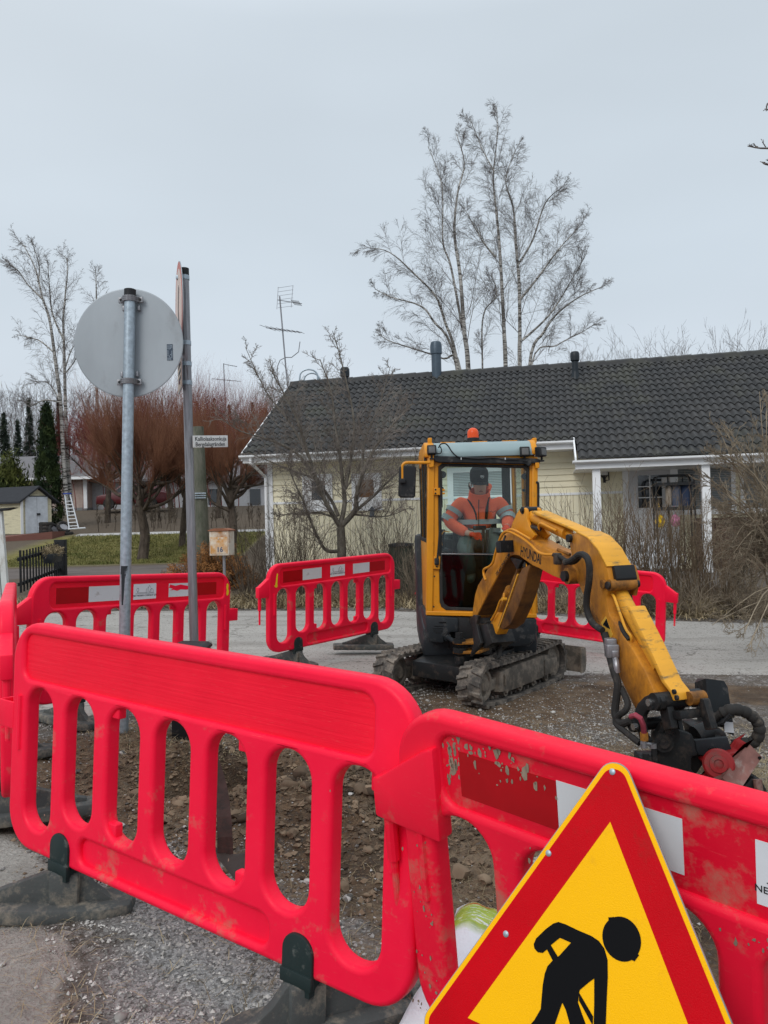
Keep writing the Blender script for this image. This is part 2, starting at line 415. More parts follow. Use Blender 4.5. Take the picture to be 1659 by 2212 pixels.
V = np.stack([GX, GY, GZ], -1).reshape(-1, 3)
ii = (np.arange(ny-1)[:, None]*nx+np.arange(nx-1)[None]).ravel()
Fq = np.stack([ii, ii+1, ii+nx+1, ii+nx], 1)
def gmask(x, y):
    dirt = dirtmask(x, y)
    grass = np.zeros_like(x)
    lawn = ((y > 25) & (y < 33.6) & (x < -5.2) & (x > -14)).astype(float)
    edge = road_far(x)
    verge = np.clip(1-np.abs(y-edge-.75)/.85, 0, 1)
    rightgrass = gauss(x, y, 2.6, 4.2, .7, .9)
    strips = gauss(x, y, -1.0, 2.3, .10, .6, .45)*.35+gauss(x, y, .6, 2.7, .5, .3)*.3
    dry = np.clip(verge*(y > edge)*1.2+rightgrass+strips, 0, 1)
    drive = ((y > 19) & (y < 24) & (x < -3.2)).astype(float)
    soil = ((y > edge+1.1) & (lawn == 0)).astype(float)
    return dirt, dry, lawn, np.clip(soil+drive, 0, 1)
dm, dr, lw, so = gmask(GX, GY)
gravel = np.clip(gauss(GX, GY, -.45, 2.55, .55, .55)+gauss(GX, GY, -.9, 3.4, .45, .5)+gauss(GX, GY, 1.0, 6.0, 1.0, 1.0)*.15, 0, 1)
old = nss(-.10, .12, -((GX+1.62)*(-1.29)-(GY-3.5)*(.69))*-1/1.46) * (GY < 4.6) * (GX < 0)
# signed distance to the old asphalt edge running from (-1.62,3.5) to (-0.93,2.21)
sdist = ((GX+1.62)*1.29+(GY-3.5)*.69)/1.463 + .05*np.sin(GY*9)+.05*(vnoise(GX*12, GY*12)-.5)
old = nss(.06, -.06, sdist) if False else np.clip((.05-sdist)/.1, 0, 1)*np.clip((3.9-GY)/.4, 0, 1)
me = quads('ground', V, Fq, None, True)
def attr(me, name, r, g, b):
    a = me.color_attributes.new(name, 'FLOAT_COLOR', 'POINT')
    q = np.stack([r.ravel(), g.ravel(), b.ravel(), np.ones(r.size)], 1).astype(np.float32); a.data.foreach_set('color', q.ravel())
attr(me, 'zone', dm, dr, lw); attr(me, 'zone2', so, gravel, old)
m, t, b = nodes('gravel_soil_and_grass'); v = coords(t)
def att(t, n):
    a = N(t, 'ShaderNodeAttribute', attribute_name=n); s_ = N(t, 'ShaderNodeSeparateColor'); t.links.new(a.outputs['Color'], s_.inputs[0]); return s_.outputs
z1 = att(t, 'zone'); z2 = att(t, 'zone2')
vor = N(t, 'ShaderNodeTexVoronoi'); vor.inputs['Scale'].default_value = 95; t.links.new(v, vor.inputs['Vector'])
hs = N(t, 'ShaderNodeSeparateColor'); t.links.new(vor.outputs['Color'], hs.inputs[0])
vor2 = N(t, 'ShaderNodeTexVoronoi'); vor2.inputs['Scale'].default_value = 38; t.links.new(v, vor2.inputs['Vector'])
hs2 = N(t, 'ShaderNodeSeparateColor'); t.links.new(vor2.outputs['Color'], hs2.inputs[0])
n_f = noise(t, v, 42, 8, .7); n_m = noise(t, v, 6, 6, .65); n_l = noise(t, v, 1.1, 5, .6)
grav = mixc(t, hs.outputs[0], (.10, .092, .084), (.40, .375, .35))
grav = mixc(t, ramp(t, n_f, .40, .56, 0, .8), grav, (.070, .055, .044))
grav = mixc(t, ramp(t, n_l, .48, .62, 0, .55), grav, (.055, .045, .038))
grav = mixc(t, ramp(t, hs2.outputs[1], .90, .93, 0, .8), grav, (.36, .34, .32))
base = mixc(t, ramp(t, n_m, .42, .62, 0, .8), grav, (.105, .082, .062))
grc = mixc(t, hs.outputs[1], (.125, .122, .118), (.42, .41, .40))
def brk(src, amt=.5): return ramp(t, mth(t, 'ADD', src, mth(t, 'MULTIPLY', mth(t, 'SUBTRACT', n_m, .5), amt*2)), .38, .62)
c = mixc(t, brk(z2[1], .35), base, grc)
dirtc = mixc(t, ramp(t, n_f, .35, .65), (.030, .019, .012), (.20, .130, .078))
dirtc = mixc(t, ramp(t, n_m, .45, .65, 0, .8), dirtc, (.235, .175, .120))
dirtc = mixc(t, ramp(t, n_l, .50, .62, 0, .7), dirtc, (.040, .028, .021))
c = mixc(t, mth(t, 'MULTIPLY', brk(z1[0], .55), ramp(t, n_f, .25, .5, .45, 1)), c, dirtc)
oldc = mixc(t, ramp(t, n_f, .35, .7), (.27, .25, .225), (.47, .44, .40))
oldc = mixc(t, ramp(t, n_l, .5, .65, 0, .6), oldc, (.22, .20, .18))
c = mixc(t, brk(z2[2], .25), c, oldc)
soil = mixc(t, n_f, (.055, .042, .030), (.17, .135, .10))
c = mixc(t, z2[0], c, soil)
gs = N(t, 'ShaderNodeTexNoise'); gs.inputs['Scale'].default_value = 30; gs.inputs['Detail'].default_value = 7; gs.inputs['Distortion'].default_value = 1.5; t.links.new(v, gs.inputs['Vector'])
dryc = mixc(t, ramp(t, gs.outputs[0], .35, .65), (.12, .09, .05), (.42, .34, .22))
c = mixc(t, brk(z1[1], .5), c, dryc)
lawnc = mixc(t, ramp(t, n_m, .3, .7), (.105, .105, .022), (.20, .175, .055))
lawnc = mixc(t, ramp(t, noise(t, coords(t, (.4, 1.6, 1)), 2.2, 5), .45, .7, 0, .8), lawnc, (.25, .20, .10))
c = mixc(t, z1[2], c, lawnc)
t.links.new(c, b.inputs['Base Color']); b.inputs['Roughness'].default_value = .95; b.inputs['Specular IOR Level'].default_value = .2
ch = bump(t, None, vor.outputs['Distance'], .7, .006)
ch = bump(t, None, vor2.outputs['Distance'], .4, .01, ch)
bump(t, b, n_f, .9, .018, ch)
me.materials.append(m); tag(link('ground', me), kind='structure')

# road sheet: worn light asphalt with loose grit
def strip(name, xs, near, far, m, ny_=30, lift=.006, ragged=.12, kind='structure'):
    X, T = np.meshgrid(xs, np.linspace(0, 1, ny_)); A = near(X)+ragged*(vnoise(X*3.1, X*0)-.5)*2+ragged*.6*(vnoise(X*9+5, X*0)-.5); B = far(X)+ragged*(vnoise(X*2.3+9, X*0)-.5)
    Y = A+(B-A)*T; Z = terrain(X, Y)+lift-.03*(T < .001)-.03*(T > .999)
    i2 = (np.arange(ny_-1)[:, None]*len(xs)+np.arange(len(xs)-1)[None]).ravel(); n_ = len(xs)
    me = quads(name, np.stack([X, Y, Z], -1).reshape(-1, 3), np.stack([i2, i2+1, i2+n_+1, i2+n_], 1), m, True)
    return tag(link(name, me), kind=kind)
m, t, b = nodes('worn_asphalt'); v = coords(t)
n1 = noise(t, v, 70, 6, .75); n2 = noise(t, v, .9, 6, .65); n3 = noise(t, v, 6, 7, .7)
c = mixc(t, ramp(t, n1, .35, .65), (.22, .208, .19), (.44, .418, .388))
c = mixc(t, ramp(t, n2, .42, .62, 0, .55), c, (.40, .38, .35))
c = mixc(t, ramp(t, n3, .56, .70, 0, .6), c, (.21, .19, .165))
vo = N(t, 'ShaderNodeTexVoronoi'); vo.inputs['Scale'].default_value = 60; t.links.new(v, vo.inputs['Vector'])
h3 = N(t, 'ShaderNodeSeparateColor'); t.links.new(vo.outputs['Color'], h3.inputs[0])
c = mixc(t, ramp(t, h3.outputs[0], .93, .95, 0, .7), c, (.08, .07, .06))
tw = noise(t, coords(t, (.12, 1.6, 1), rot=(0, 0, .08)), 1.6, 5, .6); c = mixc(t, ramp(t, tw, .50, .64, 0, .45), c, (.20, .185, .165))
ve = N(t, 'ShaderNodeTexVoronoi'); ve.feature = 'DISTANCE_TO_EDGE'; ve.inputs['Scale'].default_value = .55; dv = N(t, 'ShaderNodeVectorMath'); dv.operation = 'ADD'; t.links.new(v, dv.inputs[0])
nn = N(t, 'ShaderNodeTexNoise'); nn.inputs['Scale'].default_value = 2.5; nn.inputs['Detail'].default_value = 6; t.links.new(v, nn.inputs['Vector']); sc_ = N(t, 'ShaderNodeVectorMath'); sc_.operation = 'SCALE'; sc_.inputs[3].default_value = .9; t.links.new(nn.outputs['Color'], sc_.inputs[0]); t.links.new(sc_.outputs[0], dv.inputs[1]); t.links.new(dv.outputs[0], ve.inputs['Vector'])
c = mixc(t, ramp(t, ve.outputs[0], .012, .0, 0, .75), c, (.08, .07, .06))
t.links.new(c, b.inputs['Base Color']); b.inputs['Roughness'].default_value = .9; b.inputs['Specular IOR Level'].default_value = .25
bump(t, b, n1, .6, .006); M_asph = m
strip('road', np.concatenate([np.arange(-60, -6, 1.), np.arange(-6, 6, .08), np.arange(6, 60, 1.)]), road_near, road_far, M_asph)
M_drive = mat('packed_brown_drive', (.13, .11, .10), .95, var=.3, scale=2, stretch=(.5, 2, 1), bmp=.5)
strip('driveway', np.arange(-16, -4.4, .25), lambda x: 19.6+0*x, lambda x: 23.8+0*x, M_drive, lift=.012, ragged=.2)
M_pav = mat('pale_paving_slabs', (.42, .41, .40), .9)
strip('garden_path', np.arange(-13.6, -4.8, .5), lambda x: 33.7+0*x, lambda x: 34.7+0*x, M_pav, ny_=4, lift=.03, ragged=.02)

# loose stones, straw and clods (uncountable)
def scatter_stones(name, n, xr, yr, size, m, weight, seed, squash=.7):
    r = np.random.default_rng(seed); X = r.uniform(*xr, n*6); Y = r.uniform(*yr, n*6)
    w = weight(X, Y); keep = r.random(len(X)) < w; X = X[keep][:n]; Y = Y[keep][:n]; k = len(X)
    Z = terrain(X, Y)+ground_disp(X, Y)
    s = size[0]*(size[1]/size[0])**(r.random(k)**2.2)
    dirs = np.array([[1, 0, 0], [-1, 0, 0], [0, 1, 0], [0, -1, 0], [0, 0, 1], [0, 0, -1]], float)
    th = r.uniform(0, 6.28, k); c, q = np.cos(th), np.sin(th)
    V = np.zeros((k, 6, 3)); jit = r.uniform(.65, 1.25, (k, 6, 1)); off = r.normal(0, .18, (k, 6, 3))
    D = dirs[None]*jit+off; D[..., 2] *= squash
    V[..., 0] = (D[..., 0]*c[:, None]-D[..., 1]*q[:, None]); V[..., 1] = (D[..., 0]*q[:, None]+D[..., 1]*c[:, None]); V[..., 2] = D[..., 2]
    V = V*s[:, None, None]; V[..., 0] += X[:, None]; V[..., 1] += Y[:, None]; V[..., 2] += (Z+s*.25)[:, None]
    tri = np.array([[0, 2, 4], [2, 1, 4], [1, 3, 4], [3, 0, 4], [2, 0, 5], [1, 2, 5], [3, 1, 5], [0, 3, 5]])
    Fq = (tri[None]+(np.arange(k)*6)[:, None, None]).reshape(-1, 3)
    return quads(name, V.reshape(-1, 3), Fq, m, False)
def stone_mat(name, a, bb, sc):
    m, t, b = nodes(name); v = coords(t); vo = N(t, 'ShaderNodeTexVoronoi'); vo.inputs['Scale'].default_value = sc; t.links.new(v, vo.inputs['Vector'])
    h = N(t, 'ShaderNodeSeparateColor'); t.links.new(vo.outputs['Color'], h.inputs[0])
    t.links.new(mixc(t, h.outputs[0], a, bb), b.inputs['Base Color']); b.inputs['Roughness'].default_value = .9; b.inputs['Specular IOR Level'].default_value = .25; return m
M_stone = stone_mat('mixed_grey_gravel', (.09, .083, .076), (.52, .50, .47), 30)
M_clod = stone_mat('brown_soil_clods', (.045, .030, .02), (.25, .18, .12), 12)
def wst(x, y):
    g = .25+.75*np.clip(gauss(x, y, -.45, 2.5, .7, .7)+gauss(x, y, -.9, 3.4, .5, .5)+gauss(x, y, 1.2, 5.8, 1.3, 1.2), 0, 1)
    return g*(1-.93*dirtmask(x, y))*(y < road_near(x))*(((x+1.62)*1.29+(y-3.5)*.69) > -.03)
tag(link('loose_gravel', scatter_stones('loose_gravel', 34000, (-2.6, 2.6), (1.5, 7.4), (.0028, .011), M_stone, wst, 3)), 'loose grey gravel strewn over the ground inside the red barriers', 'gravel', kind='stuff')
tag(link('soil_clods', scatter_stones('soil_clods', 26000, (-2.3, 1.8), (2.8, 5.6), (.003, .020), M_clod, lambda x, y: np.clip(gauss(x, y, .0, 4.05, 1.0, .6)+gauss(x, y, -1.1, 4.65, .6, .45), 0, 1), 5)), 'crumbly brown soil clods on the heap beside the dug hole', 'soil', kind='stuff')
def wroad(x, y): return (np.abs(y-road_near(x)) < .8)*np.exp(-np.abs(y-road_near(x))/.4)*.6+.02*(y > road_near(x))*(y < road_far(x))
def lumps(name, n, seed, fn, size, m):
    r = random.Random(seed); q = MB()
    for k in range(n):
        x, y = fn(r); sz = size[0]*(size[1]/size[0])**(r.random()**1.6); bm = bmesh.new(); bmesh.ops.create_icosphere(bm, subdivisions=2, radius=1); o_ = Vector((r.random()*50, r.random()*50, 0)); sc = Vector((r.uniform(.7, 1.3), r.uniform(.7, 1.3), r.uniform(.45, .8)))
        for v in bm.verts:
            d = v.co.copy(); v.co = Vector((d.x*sc.x, d.y*sc.y, d.z*sc.z))*(1+.45*mnoise.noise(d*1.3+o_)+.22*mnoise.noise(d*3.4+o_))*sz
        q.bm(bm, Matrix.Translation((x, y, H(x, y)+sz*.2))@Matrix.Rotation(r.uniform(0, 6), 4, 'Z'), True)
    return q.mesh(name, m, None, 60)
tag(link('soil_lumps', lumps('soil_lumps', 420, 4, lambda r: (r.gauss(-.15, .75), r.gauss(4.15, .5)), (.012, .055), M_clod)), 'bigger lumps of earth lying on the brown soil heap', 'soil', kind='stuff')
tag(link('scattered_stones', lumps('scattered_stones', 260, 5, lambda r: (r.uniform(-1.9, 1.8), r.uniform(2.2, 6.6)), (.008, .026), M_stone)), 'rounded stones scattered among the gravel inside the barriers', 'stones', kind='stuff')
tag(link('road_grit', scatter_stones('road_grit', 5000, (-5, 5), (5, 12), (.004, .013), M_stone, wroad, 9)), 'loose grit lying along the ragged near edge of the grey road', 'grit', kind='stuff')
def straw(name, n, xr, yr, m, weight, L, seed, up=.35, w=.0010):
    r = np.random.default_rng(seed); X = r.uniform(*xr, n*8); Y = r.uniform(*yr, n*8); keep = r.random(len(X)) < weight(X, Y); X = X[keep][:n]; Y = Y[keep][:n]; k = len(X)
    Z = terrain(X, Y)+ground_disp(X, Y); a = r.uniform(0, 6.28, k); el = np.abs(r.normal(0, up, k)); l = r.uniform(*L, k)
    d = np.stack([np.cos(a)*np.cos(el), np.sin(a)*np.cos(el), np.sin(el)], 1); side = np.stack([-np.sin(a), np.cos(a), np.zeros(k)], 1)*w*(1+np.clip(Y-3, 0, 12)*.12)[:, None]
    P = np.stack([X, Y, Z+.004], 1); mid = P+d*l[:, None]*.55+np.array([0, 0, 1])*(l*.12)[:, None]; end = P+d*l[:, None]+r.normal(0, .15, (k, 3))*l[:, None]*.4
    end[:, 2] = np.maximum(end[:, 2], Z+.003)
    V = np.stack([P-side, P+side, mid+side, mid-side, end+side*.3, end-side*.3], 1)
    Fq = (np.array([[0, 1, 2, 3], [3, 2, 4, 5]])[None]+(np.arange(k)*6)[:, None, None]).reshape(-1, 4)
    return quads(name, V.reshape(-1, 3), Fq, m, False)
M_straw = stone_mat('dry_straw', (.14, .105, .06), (.42, .34, .21), 3)
M_greeng = stone_mat('green_grass_blades', (.07, .085, .02), (.24, .22, .08), 3)
def wsg(x, y):
    return np.clip(gauss(x, y, -1.02, 2.3, .15, .8, .45)*.30+gauss(x, y, .45, 2.9, .7, .5)*.5+gauss(x, y, -1.75, 5.35, .3, .25)*1.5+gauss(x, y, 2.4, 4.3, .8, 1.)*1.2+gauss(x, y, -1.2, 4.9, .35, .2)+gauss(x, y, -.1, 2.2, .6, .4)*.3+.02, 0, 1)
tag(link('dry_grass', straw('dry_grass', 15000, (-2.6, 3.4), (1.6, 6.2), M_straw, wsg, (.03, .10), 11, .22)), 'flattened dry yellow grass around the barriers and the dug hole', 'grass', kind='stuff')
tag(link('verge_grass', straw('verge_grass', 30000, (-9, 9), (10, 15.4), M_straw, lambda x, y: np.clip(1-np.abs(y-road_far(x)-.75)/.8, 0, 1)*(y > road_far(x)-.15), (.08, .26), 12, .5, .003)), 'matted dry grass along the far edge of the road', 'grass', kind='stuff')
tag(link('lawn_grass', straw('lawn_grass', 30000, (-13.5, -5.2), (25, 33.6), M_greeng, lambda x, y: .2+0*x, (.05, .13), 13, .9, .003)), 'short yellow-green lawn grass behind the willow trunk', 'grass', kind='stuff')

# ================================================================== RED BARRIERS
BL, BH, CLR = 1.95, .90, .195
SLOT = [.1+.1333*i for i in range(7)]
def U(u): return u*BL
def VZ(v): return (.5-v)*BH
_bc = {}
def barrier_meshes(back, dirty):
    key = (back, dirty)
    if key in _bc: return _bc[key]
    mr_, mp_ = (M_redd, M_redd_panel) if dirty else (M_red, M_red_panel)
    T = RX90; F = Matrix.Identity(4)
    if back: F = Matrix.Translation((BL, 0, 0))@Matrix.Rotation(math.pi, 4, 'Z')
    D = {}
    outline = rrect(0, VZ(1), U(1), VZ(0), (.15, .15, .16, .16), 9)
    holes = []
    for i, u in enumerate(SLOT):
        w = .0455*BL; top = VZ(.283); bot = VZ(.90 if i in (0, 6) else .815)
        holes.append(rrect(U(u)-w, bot, U(u)+w, top, .085, 8))
    holes.append(rrect(U(.075), VZ(.252), U(.96), VZ(.052), .045, 5)); holes.append(rrect(U(.265), VZ(.962), U(.755), VZ(.855), .04, 5))
    D['body'] = shape2d('body', [outline]+holes, .032, .017, mr_, F@T, 4)
    p = MB(); p.box((U(.065), -.016, VZ(.27)), (U(.97), .016, VZ(.035)))
    D['top_panel'] = (p, mp_)
    p = MB(); p.box((U(.255), -.010, VZ(.975)), (U(.765), .010, VZ(.84))); D['lower_panel'] = (p, mr_)
    nl_ = 0
    for i, sgn in ((2, -1), (4, 1)):
        for v0, v1 in ((.275, .335), (.755, .825)):
            p = MB(); nl_ += 1; D['lug%d' % nl_] = (p, mr_)
            x = U(SLOT[i])+sgn*.0455*BL; p.box((min(x, x-sgn*.045)-.004, -.017, VZ(v1)), (max(x, x-sgn*.045)+.004, .017, VZ(v0)), bev=.006)
    for x in (U(.034), U(.966)):
        for y in (-.032, .032): p = MB(); nl_ += 1; D['rib%d' % nl_] = (p, mr_); p.tube([(x, y, VZ(.33)), (x, y, VZ(.57))], .012, 8)
    x0 = -.066*BL
    p = MB(); p.prism([(x0, VZ(.362)), (U(.05), VZ(.362)), (U(.05), VZ(.09)), (U(.03), VZ(.11)), (x0+.02, VZ(.235)), (x0, VZ(.24))], 'y', -.027, .027, bev=.008)
    D['bracket'] = (p, mr_)
    p = MB(); p.tube([(x0+.03, 0, VZ(.36)), (x0+.03, 0, VZ(.50))], .017, 10); p.tube([(x0+.03, 0, VZ(.50)), (x0+.03, 0, VZ(.655))], .010, 10); D['pin'] = (p, mr_)
    p = MB(); a, cc_ = U(.99), U(1.048)
    for lo, hi in (((a, -.034, VZ(.49)), (cc_, -.024, VZ(.37))), ((a, .024, VZ(.49)), (cc_, .034, VZ(.37))), ((cc_-.012, -.024, VZ(.49)), (cc_, .024, VZ(.37)))): p.box(lo, hi, bev=.003)
    D['socket'] = (p, mr_)
    for k, u in enumerate((.2, .81)):
        p = MB()
        for sy in (-1, 1):
            prof = rrect(U(u)-.058, VZ(1.03), U(u)+.058, VZ(.865), (.004, .004, .055, .055), 7)
            p.prism(prof, 'y', sy*.026, sy*.042, bev=.004)
            p.prism([(U(u)-.06, VZ(1.03)), (U(u)+.06, VZ(1.03)), (U(u)+.06, VZ(.985)), (U(u)-.06, VZ(.985))], 'y', sy*.030, sy*.047, bev=.003)
        p.box((U(u)-.05, -.04, VZ(1.0)-.05), (U(u)+.05, .04, VZ(1.0)-.005))
        D['clip%d' % k] = (p, M_clip)
        p = MB(); zb = VZ(1)-CLR; x = 0; zt = VZ(1)-.025
        web = [(-.20, zb+.05), (-.155, zb+.075), (-.10, zb+.115), (-.065, zb+.16), (-.055, zt), (.055, zt), (.075, zt-.005), (.30, zb+.085), (.345, zb+.075), (.35, zb+.05)]
        p.prism(web, 'x', x-.020, x+.020, bev=.006)
        p.prism([(-.055, zb+.02), (-.055, zt), (.055, zt), (.055, zb+.02)], 'x', x-.05, x+.05, bev=.012)
        base = [(x-.055, -.25), (x+.055, -.25), (x+.10, -.15), (x+.10, .05), (x+.068, .45), (x-.068, .45), (x-.10, .05), (x-.10, -.15)]
        p.prism(base, 'z', zb, zb+.058, bev=.014)
        D['foot%d' % k] = (p, M_foot)
    for k in list(D):
        if isinstance(D[k], tuple):
            p, mm = D[k]; me = p.mesh(k.rstrip('0123456789'), mm)
            if k[:4] != 'foot': me.transform(F)
            D[k] = me
    _bc[key] = D; return D
def rotvec(a, b):
    th = math.hypot(a, b)
    return Matrix.Rotation(th, 4, Vector((a, b, 0))) if th > 1e-9 else Matrix()
def barrier(pose, label, back=False, dirty=False, feet=(None, None), bshift=(0, 0)):
    x, y, z, a, b_, c_ = pose
    M = Matrix.Translation((x, y, z))@rotvec(a, b_)@Matrix.Rotation(c_, 4, 'Z')
    o = bpy.data.objects.new('safety_barrier', None); COL.objects.link(o)
    # the empty stands at the barrier's base
    o.matrix_world = M@Matrix.Translation((U(.5), 0, VZ(1)-CLR)); I = Matrix.Translation((-U(.5), 0, -(VZ(1)-CLR)))
    tag(o, label, 'barrier', 'red plastic barriers fencing off the dug hole')
    D = barrier_meshes(back, dirty)
    bd = None
    for k, me in D.items():
        c = link(k.rstrip('0123456789'), me, o); c.matrix_local = I
        if k in ('bracket', 'pin'): c.matrix_local = I@Matrix.Translation((bshift[0], bshift[1], 0))
        if k[:4] == 'foot':
            j = int(k[-1]); phi = feet[j]; r_ = (math.radians(phi-90)-c_ if phi is not None else (math.pi if back else 0))
            c.matrix_local = I@Matrix.Translation((U((.2, .81)[j]) if not back else U((.19, .80)[j]), 0, 0))@Matrix.Rotation(r_, 4, 'Z')
    F = (Matrix.Translation((BL, 0, 0))@Matrix.Rotation(math.pi, 4, 'Z')) if back else Matrix()
    def st(name, u0, v0, u1, v1, m, skew=0):
        p = MB(); p.prism([(U(u0), VZ(v1)), (U(u1), VZ(v1)+skew), (U(u1), VZ(v0)+skew), (U(u0), VZ(v0))], 'y', -.0172, -.0155)
        me = p.mesh(name, m); me.transform(F); c = link(name, me, o); c.matrix_local = I; return c
    st('reflective_strip', .102, .093, .240, .220, M_refr).__setitem__('label', 'dark red reflective strip')
    st('reflective_strip', .2405, .090, .382, .218, M_refw).__setitem__('label', 'white reflective strip')
    st('reflective_strip', .634, .092, .7748, .216, M_refw).__setitem__('label', 'white reflective strip')
    st('reflective_strip', .775, .094, .913, .214, M_refr).__setitem__('label', 'dark red reflective strip')
    lab = st('company_label', .450, .085, .566, .222, M_labw, .002)
    cx, cz = U(.508), VZ(.15)
    q = MB()
    def ln(pts, r=.0011): q.tube([(cx+x_, -.0176, cz+z_) for x_, z_ in pts], r, 4)
    ln([(-.095, -.018), (.095, -.018)]); ln([(-.075, -.010), (.02, -.010)])
    ln([(-.072+.010*math.cos(t_), .012+.014*math.sin(t_)) for t_ in np.linspace(0, 6.3, 12)]); ln([(-.072, -.01), (-.072, .002)])
    ln([(.012, -.016), (.012, .014), (.030, .030), (.030, -.016)]); ln([(.030, .022), (.045, .046), (.060, .022), (.060, .0)]); ln([(.045, .0), (.045, -.016)])
    ln([(.052, -.012), (.052, .008), (.068, .020), (.084, .008), (.084, -.012), (.052, -.012)])
    me = q.mesh('drawing', M_ink); me.transform(F); c = link('label_drawing', me, lab)
    me = text_mesh('lettering', 'NET WORKS COMPANY OY', .0185, F@Matrix.Translation((cx, -.0176, cz-.034))@RX90, M_ink); link('lettering', me, lab)
    return o, I, F
bA = barrier([-1.5332, 3.1864, 0.6101, -0.0039, 0.0512, -0.5993], 'nearest red barrier, plain grooved side facing us, across the left foreground', back=True, feet=(186, 22), bshift=(-.075, .03))
bB = barrier([0.0564, 2.0569, 0.5178, 0.1372, -0.0623, -0.7812], 'mud-stained red barrier behind the triangular roadworks sign', dirty=True, feet=(45, 45), bshift=(.045, -.022))
bE = barrier([-1.193, 7.7049, 0.5818, 0.0492, 0.0293, 0.8587], 'red barrier alone on the road left of the excavator, yellow streak at its end', feet=(150, 184))
bD = barrier([-2.4933, 5.3416, 0.6571, -0.0324, 0.0408, 1.0], 'red barrier behind the two sign poles, with a company label and a smeared white strip')
bF = barrier([1.5531, 9.8161, 0.4824, 0.1224, 0.0157, -0.6068], 'red barrier behind the excavator arm on the right', back=True)
bC = barrier([-2.53, 5.20, 0.64, -0.01, 0.0, -1.13], 'red barrier seen nearly edge-on at the left edge of the photo', back=True, feet=(200, 18))
def paint_blob(bar, name, pts, m, label, y=-.0335):
    o, I, F = bar; p = MB(); p.prism([(U(u), VZ(v)) for u, v in pts], 'y', y-.0006, y)
    me = p.mesh(name, m); me.transform(F); c = link(name, me, o); c.matrix_local = I; c['label'] = label
M_mud = mat('dried_grey_mud', (.27, .215, .16), .95, var=.25, scale=30)
rm = random.Random(12)
def splat(bar, cu, cv, n, su, sv, y, size=(.004, .018)):
    o, I, F = bar; p = MB()
    for k in range(n):
        u = cu+rm.gauss(0, su); v = cv+rm.gauss(0, sv); r = size[0]*(size[1]/size[0])**(rm.random()**2); N_ = 7; el = rm.uniform(.7, 2.6)
        pts = []
        for j in range(N_):
            a = 2*math.pi*j/N_; q = r*rm.uniform(.5, 1.2); pts.append((U(u)+q*math.cos(a), VZ(v)+q*math.sin(a)*el))
        p.prism(pts, 'y', y-.0005, y)
    me = p.mesh('mud_splashes', M_mud); me.transform(F); c = link('mud_splashes', me, o); c.matrix_local = I; c['kind'] = 'stuff'
splat(bA, .06, .95, 50, .05, .03, -.0335, (.0015, .007)); splat(bA, .5, .9, 70, .2, .05, -.0335, (.001, .005)); splat(bA, .1, .45, 40, .05, .2, -.0335, (.001, .004))
splat(bB, .10, .11, 60, .018, .035, -.0165, (.003, .014)); splat(bB, .16, .10, 40, .04, .03, -.0178, (.002, .010)); splat(bB, .03, .6, 40, .012, .2, -.0335, (.0015, .006)); splat(bB, .5, .30, 60, .25, .03, -.0335, (.0015, .008))
paint_blob(bE, 'paint_mark', [(.052, .10), (.058, .11), (.055, .17), (.053, .22), (.056, .245), (.050, .262), (.040, .255), (.032, .235), (.040, .235), (.044, .19), (.047, .14)], M_yspray, 'yellow spray paint streak')
paint_blob(bD, 'paint_mark', [(.975, .11), (.982, .13), (.98, .17), (.986, .19), (.982, .225), (.975, .235), (.969, .22), (.972, .18), (.968, .15), (.971, .12)], M_yspray, 'yellow spray paint mark')
paint_blob(bD, 'paint_smear', [(.640, .10), (.67, .115), (.70, .105), (.74, .12), (.765, .11), (.768, .15), (.73, .155), (.70, .15), (.68, .162), (.66, .15), (.64, .155), (.655, .14), (.635, .13)], M_red, 'red paint smear over the white strip', -.0176)
# ================================================================== SIGN POLES
def frame(o, x, z, y=None):
    """matrix whose local x,z are given world vectors (y = z x x)"""
    x = Vector(x).normalized(); z = Vector(z).normalized(); y = z.cross(x).normalized(); x = y.cross(z)
    return Matrix(((x.x, y.x, z.x, o[0]), (x.y, y.y, z.y, o[1]), (x.z, y.z, z.z, o[2]), (0, 0, 0, 1)))
Y1 = 5.3
base = at(265, 1562, Y1); top = at(281, 625, Y1)
base.z = H(base.x, base.y)-.03
t1 = Thing('traffic_sign', 'round grey sign seen from behind on a galvanised pole, left of the dark pole', 'traffic sign', base)
ax = (top-base).normalized(); r1 = .037
p = MB(); p.tube([base, top-ax*.05], r1, 24); pole = t1.part('pole', p, M_galv)
p = MB(); p.tube([top-ax*.075, top-ax*.002], .040, 24); p.tube([top-ax*.004, top], .036, 24); t1.part('pole_cap', p, M_black)
ctr = at(278, 741, Y1+.06); R = 118.5/F_*(Y1+.06)
xd = Vector((1, .02, 0)); M1 = frame(ctr, xd, -Vector((0, -1, 0)).normalized()) 
Md = Matrix.Translation(ctr)@Matrix.Rotation(math.radians(90), 4, 'X')@Matrix.Rotation(math.radians(0), 4, 'Z')
p = MB(); p.lathe([(R*.98, -.004), (R-.001, -.002), (R, 0), (R-.001, .002), (R*.98, .004)], n=72, M=Md); disc = t1.part('sign_plate', p, M_signback, angle=20)
p = MB(); p.lathe([(R*.97, -.0052), (R*.97, -.0046)], n=72, M=Md)   # printed face on the far side
t1.part('sign_face', p, M_refr, parent=disc)
for dz, up in ((-.235*1.0, 1), (.268, 0)):
    pass
